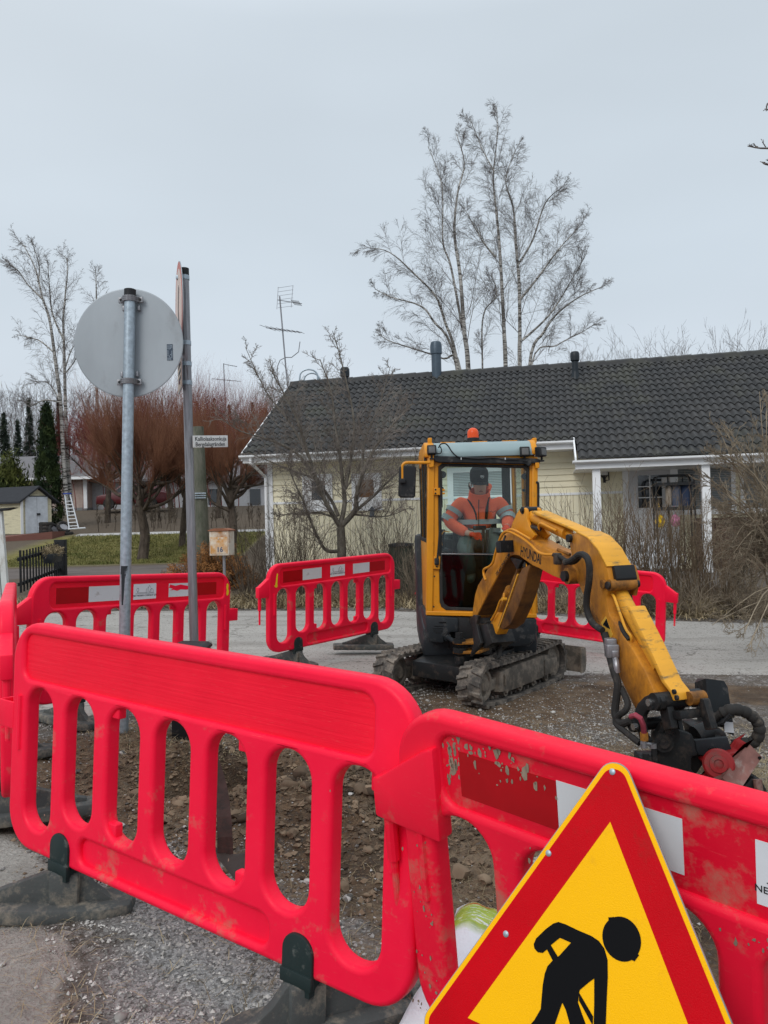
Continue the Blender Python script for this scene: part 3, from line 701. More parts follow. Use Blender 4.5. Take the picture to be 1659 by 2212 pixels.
for (px, py) in ((280, 646), (277, 824)):
    c = at(px, py, Y1); q = MB()
    ring = [c+Vector((-.065, .028, 0)), c+Vector((-.045, .005, 0))]+[c+Vector((math.cos(a)*.043, -math.sin(a)*.043, 0)) for a in np.linspace(math.pi*.98, .02*math.pi, 9)]+[c+Vector((.045, .005, 0)), c+Vector((.065, .028, 0))]
    for dz in (-.012, 0, .012): q.tube([v+Vector((0, 0, dz)) for v in ring], .0085, 5)
    q.box((c.x-.085, c.y+.018, c.z-.02), (c.x-.042, c.y+.034, c.z+.02), bev=.003); q.box((c.x+.042, c.y+.018, c.z-.02), (c.x+.085, c.y+.034, c.z+.02), bev=.003)
    cl_ = t1.part('clamp', q, M_rust if False else M_galv2)
    for s in (-1, 1):
        b_ = MB(); b_.tube([c+Vector((s*.066, .012, 0)), c+Vector((s*.066, .02, 0))], .010, 6); t1.part('bolt', b_, M_steel, parent=cl_)
    for s in (-1, 1):
        dy = .055 if py > 700 else -.055
        q = MB(); q.box((c.x+s*.052-.010, c.y+.022, c.z+dy-.02), (c.x+s*.052+.010, c.y+.05, c.z+dy+.02), bev=.006); t1.part('bracket', q, M_galv2)
lab_c = at(367, 761, Y1+.055)
p = MB(); p.box((lab_c.x-.020, lab_c.y-.002, lab_c.z-.056), (lab_c.x+.020, lab_c.y+.0, lab_c.z+.056)); lb = t1.part('maker_label', p, mat('dark_blue_grey_label', (.05, .07, .10), .5))
q = MB()
rr_ = random.Random(3)
for cx_ in (-.013, -.004, .006, .014):
    z_ = .048
    while z_ > -.05:
        h_ = rr_.uniform(.003, .010)
        if rr_.random() < .8: q.box((lab_c.x+cx_-.003, lab_c.y-.0028, lab_c.z+z_-h_), (lab_c.x+cx_+.003, lab_c.y-.0021, lab_c.z+z_))
        z_ -= h_+.003
t1.part('label_print', q, mat('pale_label_print', (.26, .31, .36), .6), parent=lb)
# soot mark on the pole
p = MB(); c0 = at(271.5, 1222, Y1); c1 = at(268.5, 1300, Y1)
for k in range(14):
    a0 = k/13; c = c0.lerp(c1, a0); w_ = .55*(1-a0*.7) if k > 2 else .7
    c2 = c0.lerp(c1, a0+1/13)
    p.add([c+Vector((math.sin(s)*.0374, -math.cos(s)*.0374, 0)) for s in np.linspace(-w_, w_, 6)]+[c2+Vector((math.sin(s)*.0374, -math.cos(s)*.0374, 0)) for s in np.linspace(-w_*.9, w_*.9, 6)], [(i, i+1, i+7, i+6) for i in range(5)], True)
t1.part('soot_mark', p, mat('soot', (.03, .035, .04), .8), parent=pole)

Y2 = 5.75
base = at(424, 1560, Y2); top = at(398, 580, Y2); base.z = H(base.x, base.y)-.03
t2 = Thing('traffic_sign', 'tall dark pole with an edge-on round sign and a white street name plate', 'traffic sign', base)
ax = (top-base).normalized(); r2 = .033
p = MB(); p.tube([base, top-ax*.03], r2, 10, smooth=False)
t2.part('pole', p, M_galv2); p = MB(); p.tube([top-ax*.05, top], .035, 16); t2.part('pole_cap', p, M_black)
def pt2(py, off=(0, 0, 0)):
    for k in range(2000):
        f = k/2000; q = top.lerp(base, f)
        if H_/2-F_*((q-Vector((0, 0, CAMZ))).dot(_u)/(q-Vector((0, 0, CAMZ))).dot(_f)) >= py: break
    return q+Vector(off)
for py in (600, 741, 786, 827):
    c = pt2(py); q = MB(); q.lathe([(.0365, -.016), (.0365, .016)], c=c, n=20); q.box((c.x-.058, c.y-.03, c.z-.014), (c.x-.028, c.y+.01, c.z+.014), bev=.002)
    t2.part('clamp', q, M_chrome if False else M_galv)
# round no-entry style board seen at a very flat angle, facing the left
nrm = Vector((-1, -.345, 0)).normalized()
def edge_board(name, cpx, cpy, Yc, prof, m, face_m):
    c = at(cpx, cpy, Yc); x = Vector((0, 0, 1)).cross(nrm).normalized()
    M = Matrix(((x.x, 0, nrm.x, c.x), (x.y, 0, nrm.y, c.y), (x.z, 1, nrm.z, c.z), (0, 0, 0, 1)))
    me = MB(); me.prism([(a, b_) for a, b_ in prof], 'z', -.006, 0, M=M); o = t2.part(name, me, m)
    return o, M, c
Rr = .345
circ = [(Rr*math.cos(a), Rr*math.sin(a)*1.0) for a in np.linspace(0, 2*math.pi, 49)[:-1]]
bd, Mb, cb = edge_board('sign_plate', 386.5, 668, Y2-.02, circ, M_signback, None)
q = MB(); q.prism([(a*.985, b_*.985) for a, b_ in circ], 'z', .0002, .0012, M=Mb); t2.part('sign_rim', q, mat('faded_red_sign_rim', (.50, .16, .13), .5), parent=bd)
q = MB(); q.prism([(a*.84, b_*.84) for a, b_ in circ], 'z', .0014, .0022, M=Mb); t2.part('sign_face', q, mat('faded_pinkish_sign_face', (.62, .50, .44), .5, dirt=(.35, .25, .15), dirt_amt=.2), parent=bd)
q = MB(); q.prism([(-.05, .02), (.04, .17), (.09, .13), (0, 0), (.06, -.16), (0, -.18), (-.05, -.05)], 'z', .0023, .003, M=Mb); t2.part('sign_symbol', q, M_ink, parent=bd)
b2, Mb2, cb2 = edge_board('supplementary_plate', 388.5, 805, Y2-.02, rrect(-.19, -.135, .19, .11, .03, 4), M_signback, None)
q = MB(); q.prism(rrect(-.18, -.125, .18, .10, .025, 4), 'z', .0002, .0012, M=Mb2); t2.part('plate_face', q, mat('faded_cream_plate_face', (.55, .45, .33), .5), parent=b2)
for z0 in (.05, .0, -.05):
    q = MB(); q.prism(rrect(-.12, z0-.014, .12, z0+.014, .004, 2), 'z', .0014, .002, M=Mb2); t2.part('plate_lettering', q, M_ink, parent=b2)
# street name plate
cA = at(419.5, 954, Y2-.02); cB = at(491.5, 953, Y2+.22)
xs = (cB-cA); xs.z = at(491.5, 953.2, Y2+.22).z-cA.z; L = xs.length; xh = xs.normalized(); zh = Vector((0, 0, 1)); yh = zh.cross(xh).normalized()
Ms = Matrix(((xh.x, -yh.x*-1, zh.x, cA.x), (xh.y, yh.y, zh.y, cA.y), (xh.z, yh.z, zh.z, cA.z), (0, 0, 0, 1)))
hh = 12.8/F_*(Y2+.1)
p = MB(); p.box((-.012, -.004, -hh), (L, .004, hh), M=Ms, bev=.0015); pl = t2.part('street_name_plate', p, mat('white_enamel_plate', (.70, .70, .68), .4, var=.02))
MsT = Ms@Matrix.Translation((0, -.0046, 0))@RX90
def fit_text(name, body, x0, x1, z, size, m, M, t, parent, off=.0):
    me = text_mesh(name, body, size, Matrix(), m, ext=.0004, align='LEFT', off=off)
    xs_ = [v.co.x for v in me.vertices]; w0, w1 = min(xs_), max(xs_); k = (x1-x0)/(w1-w0)
    me.transform(Matrix.Translation((x0, z, 0))@Matrix.Diagonal((k, 1, 1, 1))@Matrix.Translation((-w0, 0, 0)))
    me.transform(Matrix.Translation(-t.loc)@M); return link(name, me, parent)
fit_text('lettering', 'Kalliolaaksonkuja', .006, L-.014, hh*.42, hh*.98, M_ink, MsT, t2, pl, .0004)
fit_text('lettering', 'Bergdalsgränden', .010, L-.030, -hh*.50, hh*.98, M_ink, MsT, t2, pl, .0004)

# black ribbed box at the foot of the dark pole
c = at(411, 1392, 5.35); gz = H(c.x, c.y)
tb = Thing('plastic_box', 'black plastic box with a rounded lid in front of the dark pole foot', 'box', (c.x, c.y, gz))
wb = .115; zt = c.z+.005
p = MB(); p.prism([(c.x-wb, gz), (c.x+wb, gz), (c.x+wb, zt-.03), (c.x-wb, zt-.03)], 'y', c.y-.10, c.y+.12, bev=.006); tb.part('box_body', p, M_black)
p = MB(); p.prism([(c.x-wb-.012, zt-.03), (c.x+wb+.012, zt-.04), (c.x+wb+.01, zt-.022), (c.x+wb-.02, zt-.004), (c.x-wb+.03, zt+.004), (c.x-wb-.005, zt-.008)], 'y', c.y-.12, c.y+.13, bev=.006); tb.part('lid', p, M_black)

# ================================================================== ROADWORKS TRIANGLE
K = .94
V0 = Vector((.48, 1.627, .94)); V1 = Vector((.032, 1.729, .285)); V2 = Vector((.662, 1.236, .266))
C0 = Vector((0, 0, CAMZ))
V0, V1, V2 = [C0+(v-C0)*K for v in (V0, V1, V2)]
Sd = (V1-V0).length; cen = (V0+V1+V2)/3; xh = (V2-V1).normalized(); zh = (V0-(V1+V2)/2).normalized(); yh = zh.cross(xh).normalized(); xh = yh.cross(zh)
if yh.dot(C0-cen) > 0: pass
fr = yh if yh.dot(C0-cen) > 0 else -yh         # front normal
Mt = Matrix(((xh.x, zh.x, fr.x, cen.x), (xh.y, zh.y, fr.y, cen.y), (xh.z, zh.z, fr.z, cen.z), (0, 0, 0, 1)))   # drawing xy -> sign plane
Rc = Sd/math.sqrt(3)
ts = Thing('roadworks_sign', 'yellow triangular roadworks sign with red border leaning on the muddy red barrier', 'warning sign', (cen.x, cen.y, H(cen.x, cen.y)))
def tri(inset, rad, n=10):
    r0 = Rc-2*inset; P = []
    for k in range(3):
        a = math.radians(90+120*k); vx, vy = r0*math.cos(a), r0*math.sin(a); d_ = 2*rad
        cx_, cy_ = vx-d_*math.cos(a), vy-d_*math.sin(a)
        for j in range(n+1):
            th = a+math.radians(-60+120*j/n); P.append((cx_+rad*math.cos(th), cy_+rad*math.sin(th)))
    return P
s_ = Sd
def tp(name, pts, z0, z1, m, parent=None, holes=None):
    q = MB(); q.prism(pts, 'z', z0, z1, M=Mt); return ts.part(name, q, m, parent, 25)
M_sgy = mat('sign_yellow', (1.0, .50, .002), .38, var=.03, scale=3, dirt=(.80, .40, .01), dirt_amt=.04, dirt_scale=16, spec=.15, bmp=.25, bscale=400)
M_sgr = mat('sign_red', (.56, .0008, .007), .36, var=.10, scale=5, spec=.12, dirt=(.42, .01, .01), dirt_amt=.08, dirt_scale=14, bmp=.25, bscale=400)
M_alu = mat('aluminium_edge', (.34, .36, .37), .45, .4)
pl = tp('sign_plate', tri(0, .034), -.004, 0, M_alu)
tp('yellow_border', tri(.0015, .033), .0002, .0010, M_sgy, pl)
tp('red_band', tri(.0105, .026), .0012, .0020, M_sgr, pl)
# yellow field: sharp triangle
fa = 2*.0  # measured from the photo: field vertices at 0.67 of the centre-corner distance
F0 = Rc*.665
tp('yellow_field', [(F0*math.cos(math.radians(90+120*k)), F0*math.sin(math.radians(90+120*k))) for k in range(3)], .0022, .0028, M_sgy, pl)
def d4(x, y): return ((1400+1.0078*x)/1.8517, (2800+1.0078*y)/1.8517)
Mti = Mt.inverted()
def onsign(x, y):
    px, py = d4(x, y); w = onplane(px, py, fr, fr.dot(cen)); q = Mti@w; return (q.x, q.y)
worker = [(830, 880), (860, 890), (905, 912), (960, 935), (990, 955), (1012, 985), (1025, 1030), (1026, 1100), (1020, 1180), (1015, 1286), (1012, 1400), (975, 1400), (968, 1286), (968, 1255), (972, 1104), (950, 1120), (915, 1150), (925, 1175), (950, 1215), (968, 1255), (968, 1286), (965, 1286), (940, 1245), (912, 1188), (905, 1200), (918, 1240), (935, 1290), (960, 1400), (905, 1400), (885, 1320), (860, 1230), (846, 1200), (835, 1230), (815, 1290), (790, 1370), (700, 1400), (650, 1390), (690, 1320), (735, 1270), (760, 1225), (770, 1130), (778, 1085), (785, 1060), (800, 1040), (822, 1030), (800, 1010), (775, 990), (790, 1010), (795, 1005), (775, 992), (768, 1004), (745, 1000), (733, 975), (736, 950), (780, 905), (810, 886)]
body_ = [(830, 880), (860, 890), (905, 912), (960, 935), (990, 955), (1012, 985), (1025, 1030), (1026, 1100), (1022, 1180), (1018, 1290), (1014, 1400), (976, 1400), (970, 1290), (972, 1200), (972, 1104), (950, 1120), (915, 1150), (912, 1165), (908, 1200), (922, 1240), (940, 1290), (965, 1400), (905, 1400), (885, 1320), (860, 1230), (846, 1200), (835, 1230), (815, 1290), (780, 1400), (650, 1400), (690, 1320), (735, 1268), (760, 1225), (768, 1130), (776, 1085), (787, 1055), (805, 1035), (835, 1012), (880, 962), (836, 943), (800, 972), (790, 985), (768, 1003), (748, 1000), (735, 985), (732, 968), (742, 945), (780, 908), (810, 886)]
def flat(name, loops, m, z, parent):
    c = bpy.data.curves.new(name, 'CURVE'); c.dimensions = '2D'; c.fill_mode = 'BOTH'; c.extrude = .0003
    for lp in loops:
        P = [onsign(*p_) for p_ in lp]; sp = c.splines.new('POLY'); sp.points.add(len(P)-1)
        for a, q in zip(sp.points, P): a.co = (q[0], q[1], 0, 1)
        sp.use_cyclic_u = True
    ob = bpy.data.objects.new(name, c); COL.objects.link(ob)
    me = eval_mesh(ob, name, m, Matrix.Translation(-ts.loc)@Mt@Matrix.Translation((0, 0, z))); return link(name, me, parent)
M_sgb = mat('sign_black', (.006, .006, .007), .4, var=0, spec=.08)
sb_ = flat('worker_symbol', [body_], M_sgb, .0034, pl)
flat('shovel_shaft', [[(783, 985), (800, 972), (828, 1018), (808, 1034)], ], M_sgb, .0035, sb_)
flat('shovel_shaft', [[(912, 1160), (968, 1255), (966, 1290), (912, 1192)]], M_sgb, .0036, sb_)
head = []
for k in range(40):
    a = 2*math.pi*k/40; u_, v_ = 74*math.cos(a), 92*math.sin(a); th = math.radians(-22)
    head.append((1081+u_*math.cos(th)-v_*math.sin(th), 948+u_*math.sin(th)+v_*math.cos(th)))
flat('head_symbol', [head], M_sgb, .0034, sb_)
flat('helmet_brim', [[(1120, 1030), (1132, 1036), (1150, 1012), (1140, 1000)]], M_sgb, .0036, sb_)
flat('helmet_brim', [[(1028, 862), (1030, 880), (1050, 872), (1052, 860)]], M_sgb, .0036, sb_)
for x, y in ((1043, 285), (790, 608), (621, 928)):
    q = MB(); a, b_ = onsign(x, y); q.lathe([(.0062, 0), (.0062, .0012), (.0045, .0026), (.001, .0030)], c=(a, b_, .002), n=14, M=Mt); rv = ts.part('rivet', q, M_galv, pl)
# folding legs behind the plate
for s in (-1, 1):
    a = Mt@Vector((s*.02, .12, -.012)); g = Mt@Vector((s*.22, -.30, -.012)); g2 = g.copy(); g2.z = H(g.x, g.y); foot = Vector((g.x, g.y, H(g.x, g.y)))
    q = MB(); q.tube([a, g, foot], .008, 8); ts.part('leg', q, M_galv2)

# ================================================================== SOIL BAG behind the muddy barrier
gb = Vector((.30, 2.42, H(.30, 2.42)))
tg = Thing('soil_bag', 'white plastic bag with a green plant print lying behind the muddy red barrier', 'bag', gb)
bm = bmesh.new(); bmesh.ops.create_grid(bm, x_segments=34, y_segments=24, size=1)
tops = []
for v in bm.verts:
    x, y = v.co.x, v.co.y; e_ = max(0, 1-abs(x)**4)**.5*max(0, 1-abs(y)**3)**.5
    n_ = mnoise.noise(Vector((x*2.6, y*2.2, 1)))*.022+mnoise.noise(Vector((x*7, y*5, 4)))*.007
    pinch = 1-.10*(1-abs(x)**2)*abs(y)
    v.co = Vector((x*.30, y*.20*pinch, .02+e_*.15+n_*e_**.5))
me0 = bpy.data.meshes.new('bag_body'); bm.to_mesh(me0); bm.free()
Mbag = Matrix.Translation((-.03, -.02, .02))@Matrix.Rotation(math.radians(66), 4, 'Z')@Matrix.Rotation(math.radians(14), 4, 'X')@Matrix.Rotation(math.radians(-14), 4, 'Y')@Matrix.Diagonal((1.0, 1.05, 1.1, 1))
m, t, b = nodes('white_bag_film_with_green_print'); v = coords(t)
sp_ = N(t, 'ShaderNodeSeparateXYZ'); t.links.new(v, sp_.inputs[0])
gn = noise(t, coords(t, (60, 10, 10)), 1.5, 6, .8)
m1_ = mth(t, 'MULTIPLY', ramp(t, sp_.outputs['X'], .08, .12), ramp(t, sp_.outputs['X'], .27, .235))
msk = mth(t, 'MULTIPLY', m1_, ramp(t, gn, .38, .46)); green = mixc(t, noise(t, v, 30, 5), (.10, .22, .01), (.55, .62, .06))
c = mixc(t, msk, (.72, .74, .78), green)
redm = mth(t, 'MULTIPLY', mth(t, 'MULTIPLY', ramp(t, sp_.outputs['X'], .215, .225), ramp(t, sp_.outputs['X'], .265, .255)), ramp(t, gn, .5, .56)); c = mixc(t, redm, c, (.45, .02, .02))
blk = mth(t, 'MULTIPLY', mth(t, 'MULTIPLY', ramp(t, sp_.outputs['X'], .02, .022), ramp(t, sp_.outputs['X'], .062, .06)), mth(t, 'MULTIPLY', ramp(t, sp_.outputs['Y'], -.09, -.088), ramp(t, sp_.outputs['Y'], .02, .018))); c = mixc(t, blk, c, (.05, .055, .06))
t.links.new(c, b.inputs['Base Color']); b.inputs['Roughness'].default_value = .35; bump(t, b, noise(t, v, 14, 4), .5, .02); me0.materials.append(m)
me0.polygons.foreach_set('use_smooth', [True]*len(me0.polygons))
o = link('bag_body', me0, tg.o); o.matrix_local = Mbag
# thin loose hem at both ends
for sx in (-1, 1):
    q = MB(); n = 16; L0 = []
    for k in range(n+1):
        y = -.18+.36*k/n; L0 += [(sx*.29, y, .03+.004*math.sin(k*2.1)), (sx*.345, y*.96, .012+.012*math.sin(k*1.7))]
    q.add([Vector(x) for x in L0], [(2*k, 2*k+1, 2*k+3, 2*k+2) for k in range(n)], True); oo = link('bag_hem', q.mesh('bag_hem', m), tg.o); oo.matrix_local = Mbag

# ================================================================== RUSTY CURVED TOOL standing in the dug soil
def dz(x, y): return ((650+.33898*x)/1.8517, (2850+.33898*y)/1.8517)
Yt = 2.97
pts = [(600, 560, .34), (640, 700, .30), (690, 900, .22), (715, 1080, .15), (728, 1250, .08), (738, 1480, .02), (742, 1680, .0)]
bt = at(*dz(745, 1690), Yt)
tt = Thing('digging_tool', 'rusty curved steel bar with a bowed blade at its foot, beside the dug hole', 'tool', (bt.x, bt.y, H(bt.x, bt.y)))
P = [at(*dz(x, y), Yt+k) for x, y, k in pts]; P = [at(*dz(560, 380), Yt+.42), at(*dz(580, 470), Yt+.38)]+P
m_rt = mat('rust_brown_flat_steel', (.050, .027, .023), .8, 0, var=.35, scale=14, dirt=(.025, .018, .016), dirt_amt=.45, dirt_scale=18, bmp=.7, bscale=40)
q = MB(); w0 = .030
vs = []; 
for i, p_ in enumerate(P):
    d = (P[min(i+1, len(P)-1)]-P[max(i-1, 0)]).normalized(); sx = Vector((1, .15, 0)).normalized(); nn = d.cross(sx).normalized()
    w_ = .021+.010*(i/len(P)); vs += [p_-sx*w_-nn*.010, p_+sx*w_-nn*.010, p_+sx*w_+nn*.010, p_-sx*w_+nn*.010]
n = len(P); q.add(vs, [(4*i+k, 4*i+(k+1) % 4, 4*i+4+(k+1) % 4, 4*i+4+k) for i in range(n-1) for k in range(4)]+[(0, 1, 2, 3), (4*n-4, 4*n-3, 4*n-2, 4*n-1)]); tt.part('bar', q, m_rt)
# bowed blade
rim = [(545, 1520, .10), (590, 1600, .04), (660, 1670, -.02), (760, 1700, -.05), (880, 1690, -.05), (1000, 1655, -.02), (1100, 1600, .05)]
low = [(560, 1560, .10), (640, 1700, .02), (740, 1830, -.05), (840, 1960, -.10), (960, 2060, -.12), (1150, 2040, -.08), (1310, 2090, .0)]
q = MB(); A = [at(*dz(x, y), Yt+k) for x, y, k in rim]; B = [at(*dz(x, y), Yt+k-.05) for x, y, k in low]
A2 = [a+Vector((.004, .028, -.004)) for a in A]; B2 = [a+Vector((.004, .028, -.004)) for a in B]; n = len(A)
q.add(A+B+A2+B2, [(i, i+1, n+i+1, n+i) for i in range(n-1)]+[(2*n+i, 3*n+i, 3*n+i+1, 2*n+i+1) for i in range(n-1)]+[(i, 2*n+i, 2*n+i+1, i+1) for i in range(n-1)]+[(n+i, n+i+1, 3*n+i+1, 3*n+i) for i in range(n-1)]+[(0, n, 3*n, 2*n), (n-1, 3*n-1, 4*n-1, 2*n-1)], True)
tt.part('blade', q, mat('worn_steel_blade', (.055, .042, .037), .6, .3, var=.3, scale=12, dirt=(.05, .035, .03), dirt_amt=.4, dirt_scale=9, bmp=.4))
# ================================================================== MINI EXCAVATOR
YC = 6.85
def Z1(x, y): return (783.1+.293*x, 891.1+.293*y)
def Z2(x, y): return (1053.1+.3652*x, 1053.1+.3652*y)
def Z5(x, y): return (1269.1+.235*x, 1404.1+.235*y)
def c1(x, y, dy=0): return at(*Z1(x, y), YC+dy)
def xz(pts, dy=0):
    o = []
    for x, y in pts:
        p = c1(x, y, dy); o.append((p.x, p.z))
    return o
tf = Vector((-math.sin(math.radians(36)), -math.cos(math.radians(36)), 0)); tpv = Vector((math.cos(math.radians(36)), -math.sin(math.radians(36)), 0))
g0 = ground_at(1058, 1532)
TL, TW, TH = 1.76, .21, .37
rc = g0 - tpv*(TW/2) - tf*(TL/2-.16)           # centre of the right-hand track on the ground
lc = rc - tpv*.87 + tf*(-.02)
mid = (rc+lc)/2
ex = Thing('mini_excavator', 'muddy yellow mini excavator on rubber tracks, its arm reaching down to the right', 'excavator', (mid.x, mid.y, float(terrain(mid.x, mid.y))))
def track(c, side):
    cz = float(terrain(c.x, c.y))
    fr_ = c+tf*(TL/2); bk = c-tf*(TL/2); zf = float(terrain(fr_.x, fr_.y)); zb = float(terrain(bk.x, bk.y))
    fz = (tf*TL+Vector((0, 0, zf-zb))).normalized(); M = Matrix(((tpv.x, -tf.x, 0, c.x), (tpv.y, -tf.y, 0, c.y), (0, -fz.z, 1, (zf+zb)/2-.005), (0, 0, 0, 1)))
    # local: x across, y backwards, z up.  Loop profile
    rF, rB = .165, .185; yF, yB = -TL/2+rF, TL/2-rB; prof = []
    zF, zB = rF+.025, rB+.02
    for k in range(15):
        a = math.pi/2+math.pi*k/14; prof.append((yF+rF*math.cos(a), zF+rF*math.sin(a)))
    for k in range(1, 12):
        f = k/12; y = yF+(yB-yF)*f; prof.append((y, .010*math.sin(math.pi*f*1.0)*-1+.018*(1-math.sin(math.pi*f))))
    for k in range(15):
        a = -math.pi/2+math.pi*k/14; prof.append((yB+rB*math.cos(a), zB+rB*math.sin(a)))
    for k in range(1, 14):
        f = k/14; y = yB+(yF-yB)*f; prof.append((y, (zB+rB)*(1-f)+(zF+rF)*f-.018*math.sin(math.pi*f)))
    n = len(prof); P = np.array(prof); nx_ = np.roll(P, -1, 0)-np.roll(P, 1, 0); nx_ /= np.linalg.norm(nx_, axis=1)[:, None]
    nrm_ = np.stack([-nx_[:, 1], nx_[:, 0]], 1); cen_ = P.mean(0)
    sg = np.sign(((P-cen_)*nrm_).sum(1)); nrm_ *= sg[:, None]
    q = MB(); th = .028; hw = TW/2
    for a, b in ((-hw, hw),):
        vs = [(a, p[0], p[1]) for p in P]+[(b, p[0], p[1]) for p in P]
        inn = P-nrm_*th
        vs += [(a, p[0], p[1]) for p in inn]+[(b, p[0], p[1]) for p in inn]
        fs = []
        for i in range(n):
            j = (i+1) % n
            fs += [(i, j, n+j, n+i), (2*n+i, 3*n+i, 3*n+j, 2*n+j), (i, 2*n+i, 2*n+j, j), (n+i, n+j, 3*n+j, 3*n+i)]
        q.add([M@Vector(v) for v in vs], fs, True)
    # lugs by arclength
    seg = np.linalg.norm(np.roll(P, -1, 0)-P, axis=1); cum = np.concatenate([[0], np.cumsum(seg)]); Lc = cum[-1]; nl = 46
    Pc = np.vstack([P, P[:1]]); Nc = np.vstack([nrm_, nrm_[:1]])
    def pn(s_):
        s_ %= Lc; i = min(np.searchsorted(cum, s_, 'right')-1, n-1); f = (s_-cum[i])/seg[i]
        v = Pc[i]*(1-f)+Pc[i+1]*f; m_ = Nc[i]*(1-f)+Nc[i+1]*f; return v, m_/np.linalg.norm(m_)
    for k in range(nl):
        for sd_, sh in ((-1, 0), (1, .5)):
            s0 = (k+sh)*Lc/nl; w_ = Lc/nl*.44; rs_ = []
            for xx, dd in ((sd_*.012, -.15), (sd_*(hw+.004), .45)):
                for hgt, ww in ((-.004, 1.0), (.020, .62)):
                    for e_ in (-1, 1):
                        v, m_ = pn(s0+dd*w_+e_*w_*.5*ww*(1.25 if abs(xx) > .05 else .8)); pt = v+m_*hgt; rs_.append(M@Vector((xx, pt[0], pt[1])))
            a0, a1, b0, b1, c0, c1_, d0, d1 = rs_
            q.add([a0, a1, b1, b0, c0, c1_, d1, d0], [(0, 1, 2, 3), (4, 5, 6, 7)[::-1], (3, 2, 6, 7), (0, 3, 7, 4), (1, 2, 6, 5)])
        # inner drive teeth
        v, m_ = pn(k*Lc/nl); w_ = .012
        for xx in (-.035, .035):
            pa = v-m_*th; pb = v-m_*(th+.02); 
            q.box((xx-.012, -w_, -.010), (xx+.012, w_, .012), M=M@Matrix.Translation((0, pb[0], pb[1])))
    tr = ex.part('track', q, M_track, angle=50)
    q = MB()
    q.prism([(yF+.20, .10), (yF+.24, .265), (yF+.55, .285), (yB-.30, .295), (yB-.16, .28), (yB-.12, .12), (yB-.35, .085), (yF+.4, .075)], 'x', -.075, .085, M=M, bev=.012)
    q.prism([(yB-.30, .10), (yB-.30, .25), (yB-.02, .24), (yB-.02, .12)], 'x', -.09, .10, M=M, bev=.01)
    q.prism([(yF+.02, .13), (yF+.02, .20), (yF+.25, .22), (yF+.25, .12)], 'x', -.05, .05, M=M, bev=.006)
    fr2 = ex.part('track_frame', q, M_trackf, parent=tr)
    def wheel(y, z, r, w, nm, mm, hub=.3):
        Mw = M@Matrix.Translation((0, y, z))@Matrix.Rotation(math.radians(90), 4, 'Y'); q = MB()
        q.lathe([(r*hub, -w-.012), (r*hub*1.3, -w-.012), (r*hub*1.6, -w), (r*.72, -w+.012), (r*.8, -w), (r, -w), (r, w), (r*.8, w), (r*.72, w-.012), (r*hub*1.6, w), (r*hub*1.3, w+.012), (r*hub, w+.012)], n=28, M=Mw)
        ex.part(nm, q, mm, parent=tr)
    wheel(yF+.005, zF, rF-.034, .055, 'idler_wheel', M_trackf)
    wheel(yB, zB, rB-.036, .05, 'sprocket', M_trackf)
    for y in np.linspace(yF+.36, yB-.22, 4): wheel(y, .085, .045, .07, 'track_roller', M_trackf)
    q = MB(); q.tube([M@Vector((.086, yF+.30, .14)), M@Vector((.098, yF+.30, .16)), M@Vector((.098, yF+.30, .22)), M@Vector((.086, yF+.30, .24))], .008, 6); ex.part('tie_down_loop', q, M_trackf, parent=tr)
    return M
MR = track(rc, 1); ML = track(lc, -1)
zg = ex.loc.z
Mu = Matrix(((tpv.x, -tf.x, 0, mid.x), (tpv.y, -tf.y, 0, mid.y), (0, 0, 1, zg), (0, 0, 0, 1)))@Matrix.Rotation(math.radians(2.0), 4, 'Y')
q = MB()
q.prism([(-.46, .12), (-.40, .30), (-.2, .40), (.3, .40), (.45, .30), (.5, .14)], 'x', -.40, .40, M=Mu, bev=.015)
q.prism([(-.62, .16), (-.62, .30), (-.3, .34), (-.3, .14)], 'x', -.30, .30, M=Mu, bev=.01)
ex.part('undercarriage_frame', q, M_steel)
q = MB(); q.lathe([(.36, .39), (.36, .47), (.33, .50), (.30, .50)], n=32, M=Mu); ex.part('slewing_ring', q, M_steel)
q = MB(); p0 = onplane(*Z1(695, 1806), -tf, (-tf).dot(mid+tf*.625)); p1 = onplane(*Z1(730, 1850), -tf, (-tf).dot(mid+tf*.625))
q.prism([(a.dot(tpv), a.z) for a in ()] or [(p0.dot(tpv), p1.z), (p1.dot(tpv), p1.z), (p1.dot(tpv), p0.z), (p0.dot(tpv), p0.z)], 'y', 0, .003, M=Matrix(((tpv.x, -tf.x, 0, 0), (tpv.y, -tf.y, 0, 0), (0, 0, 1, 0), (0, 0, 0, 1)))@Matrix.Translation((0, p0.dot(-tf)-.004, 0)))
ex.part('warning_decal', q, M_labw)
# dozer blade at the rear of the tracks
q = MB(); yb = TL/2+.16
q.prism([(yb-.03, .03), (yb+.02, .05), (yb+.045, .15), (yb+.02, .27), (yb-.03, .29), (yb-.01, .16)], 'x', -.66, .66, M=Mu, bev=.006)
for x in (-.25, .25): q.prism([(.3, .16), (.3, .24), (yb-.01, .20), (yb-.01, .12)], 'x', x-.04, x+.04, M=Mu)
for x in (-.655, .655): q.prism([(yb-.10, .04), (yb-.10, .28), (yb, .28), (yb, .04)], 'x', x-.006, x+.006, M=Mu)
ex.part('dozer_blade', q, M_trackf)

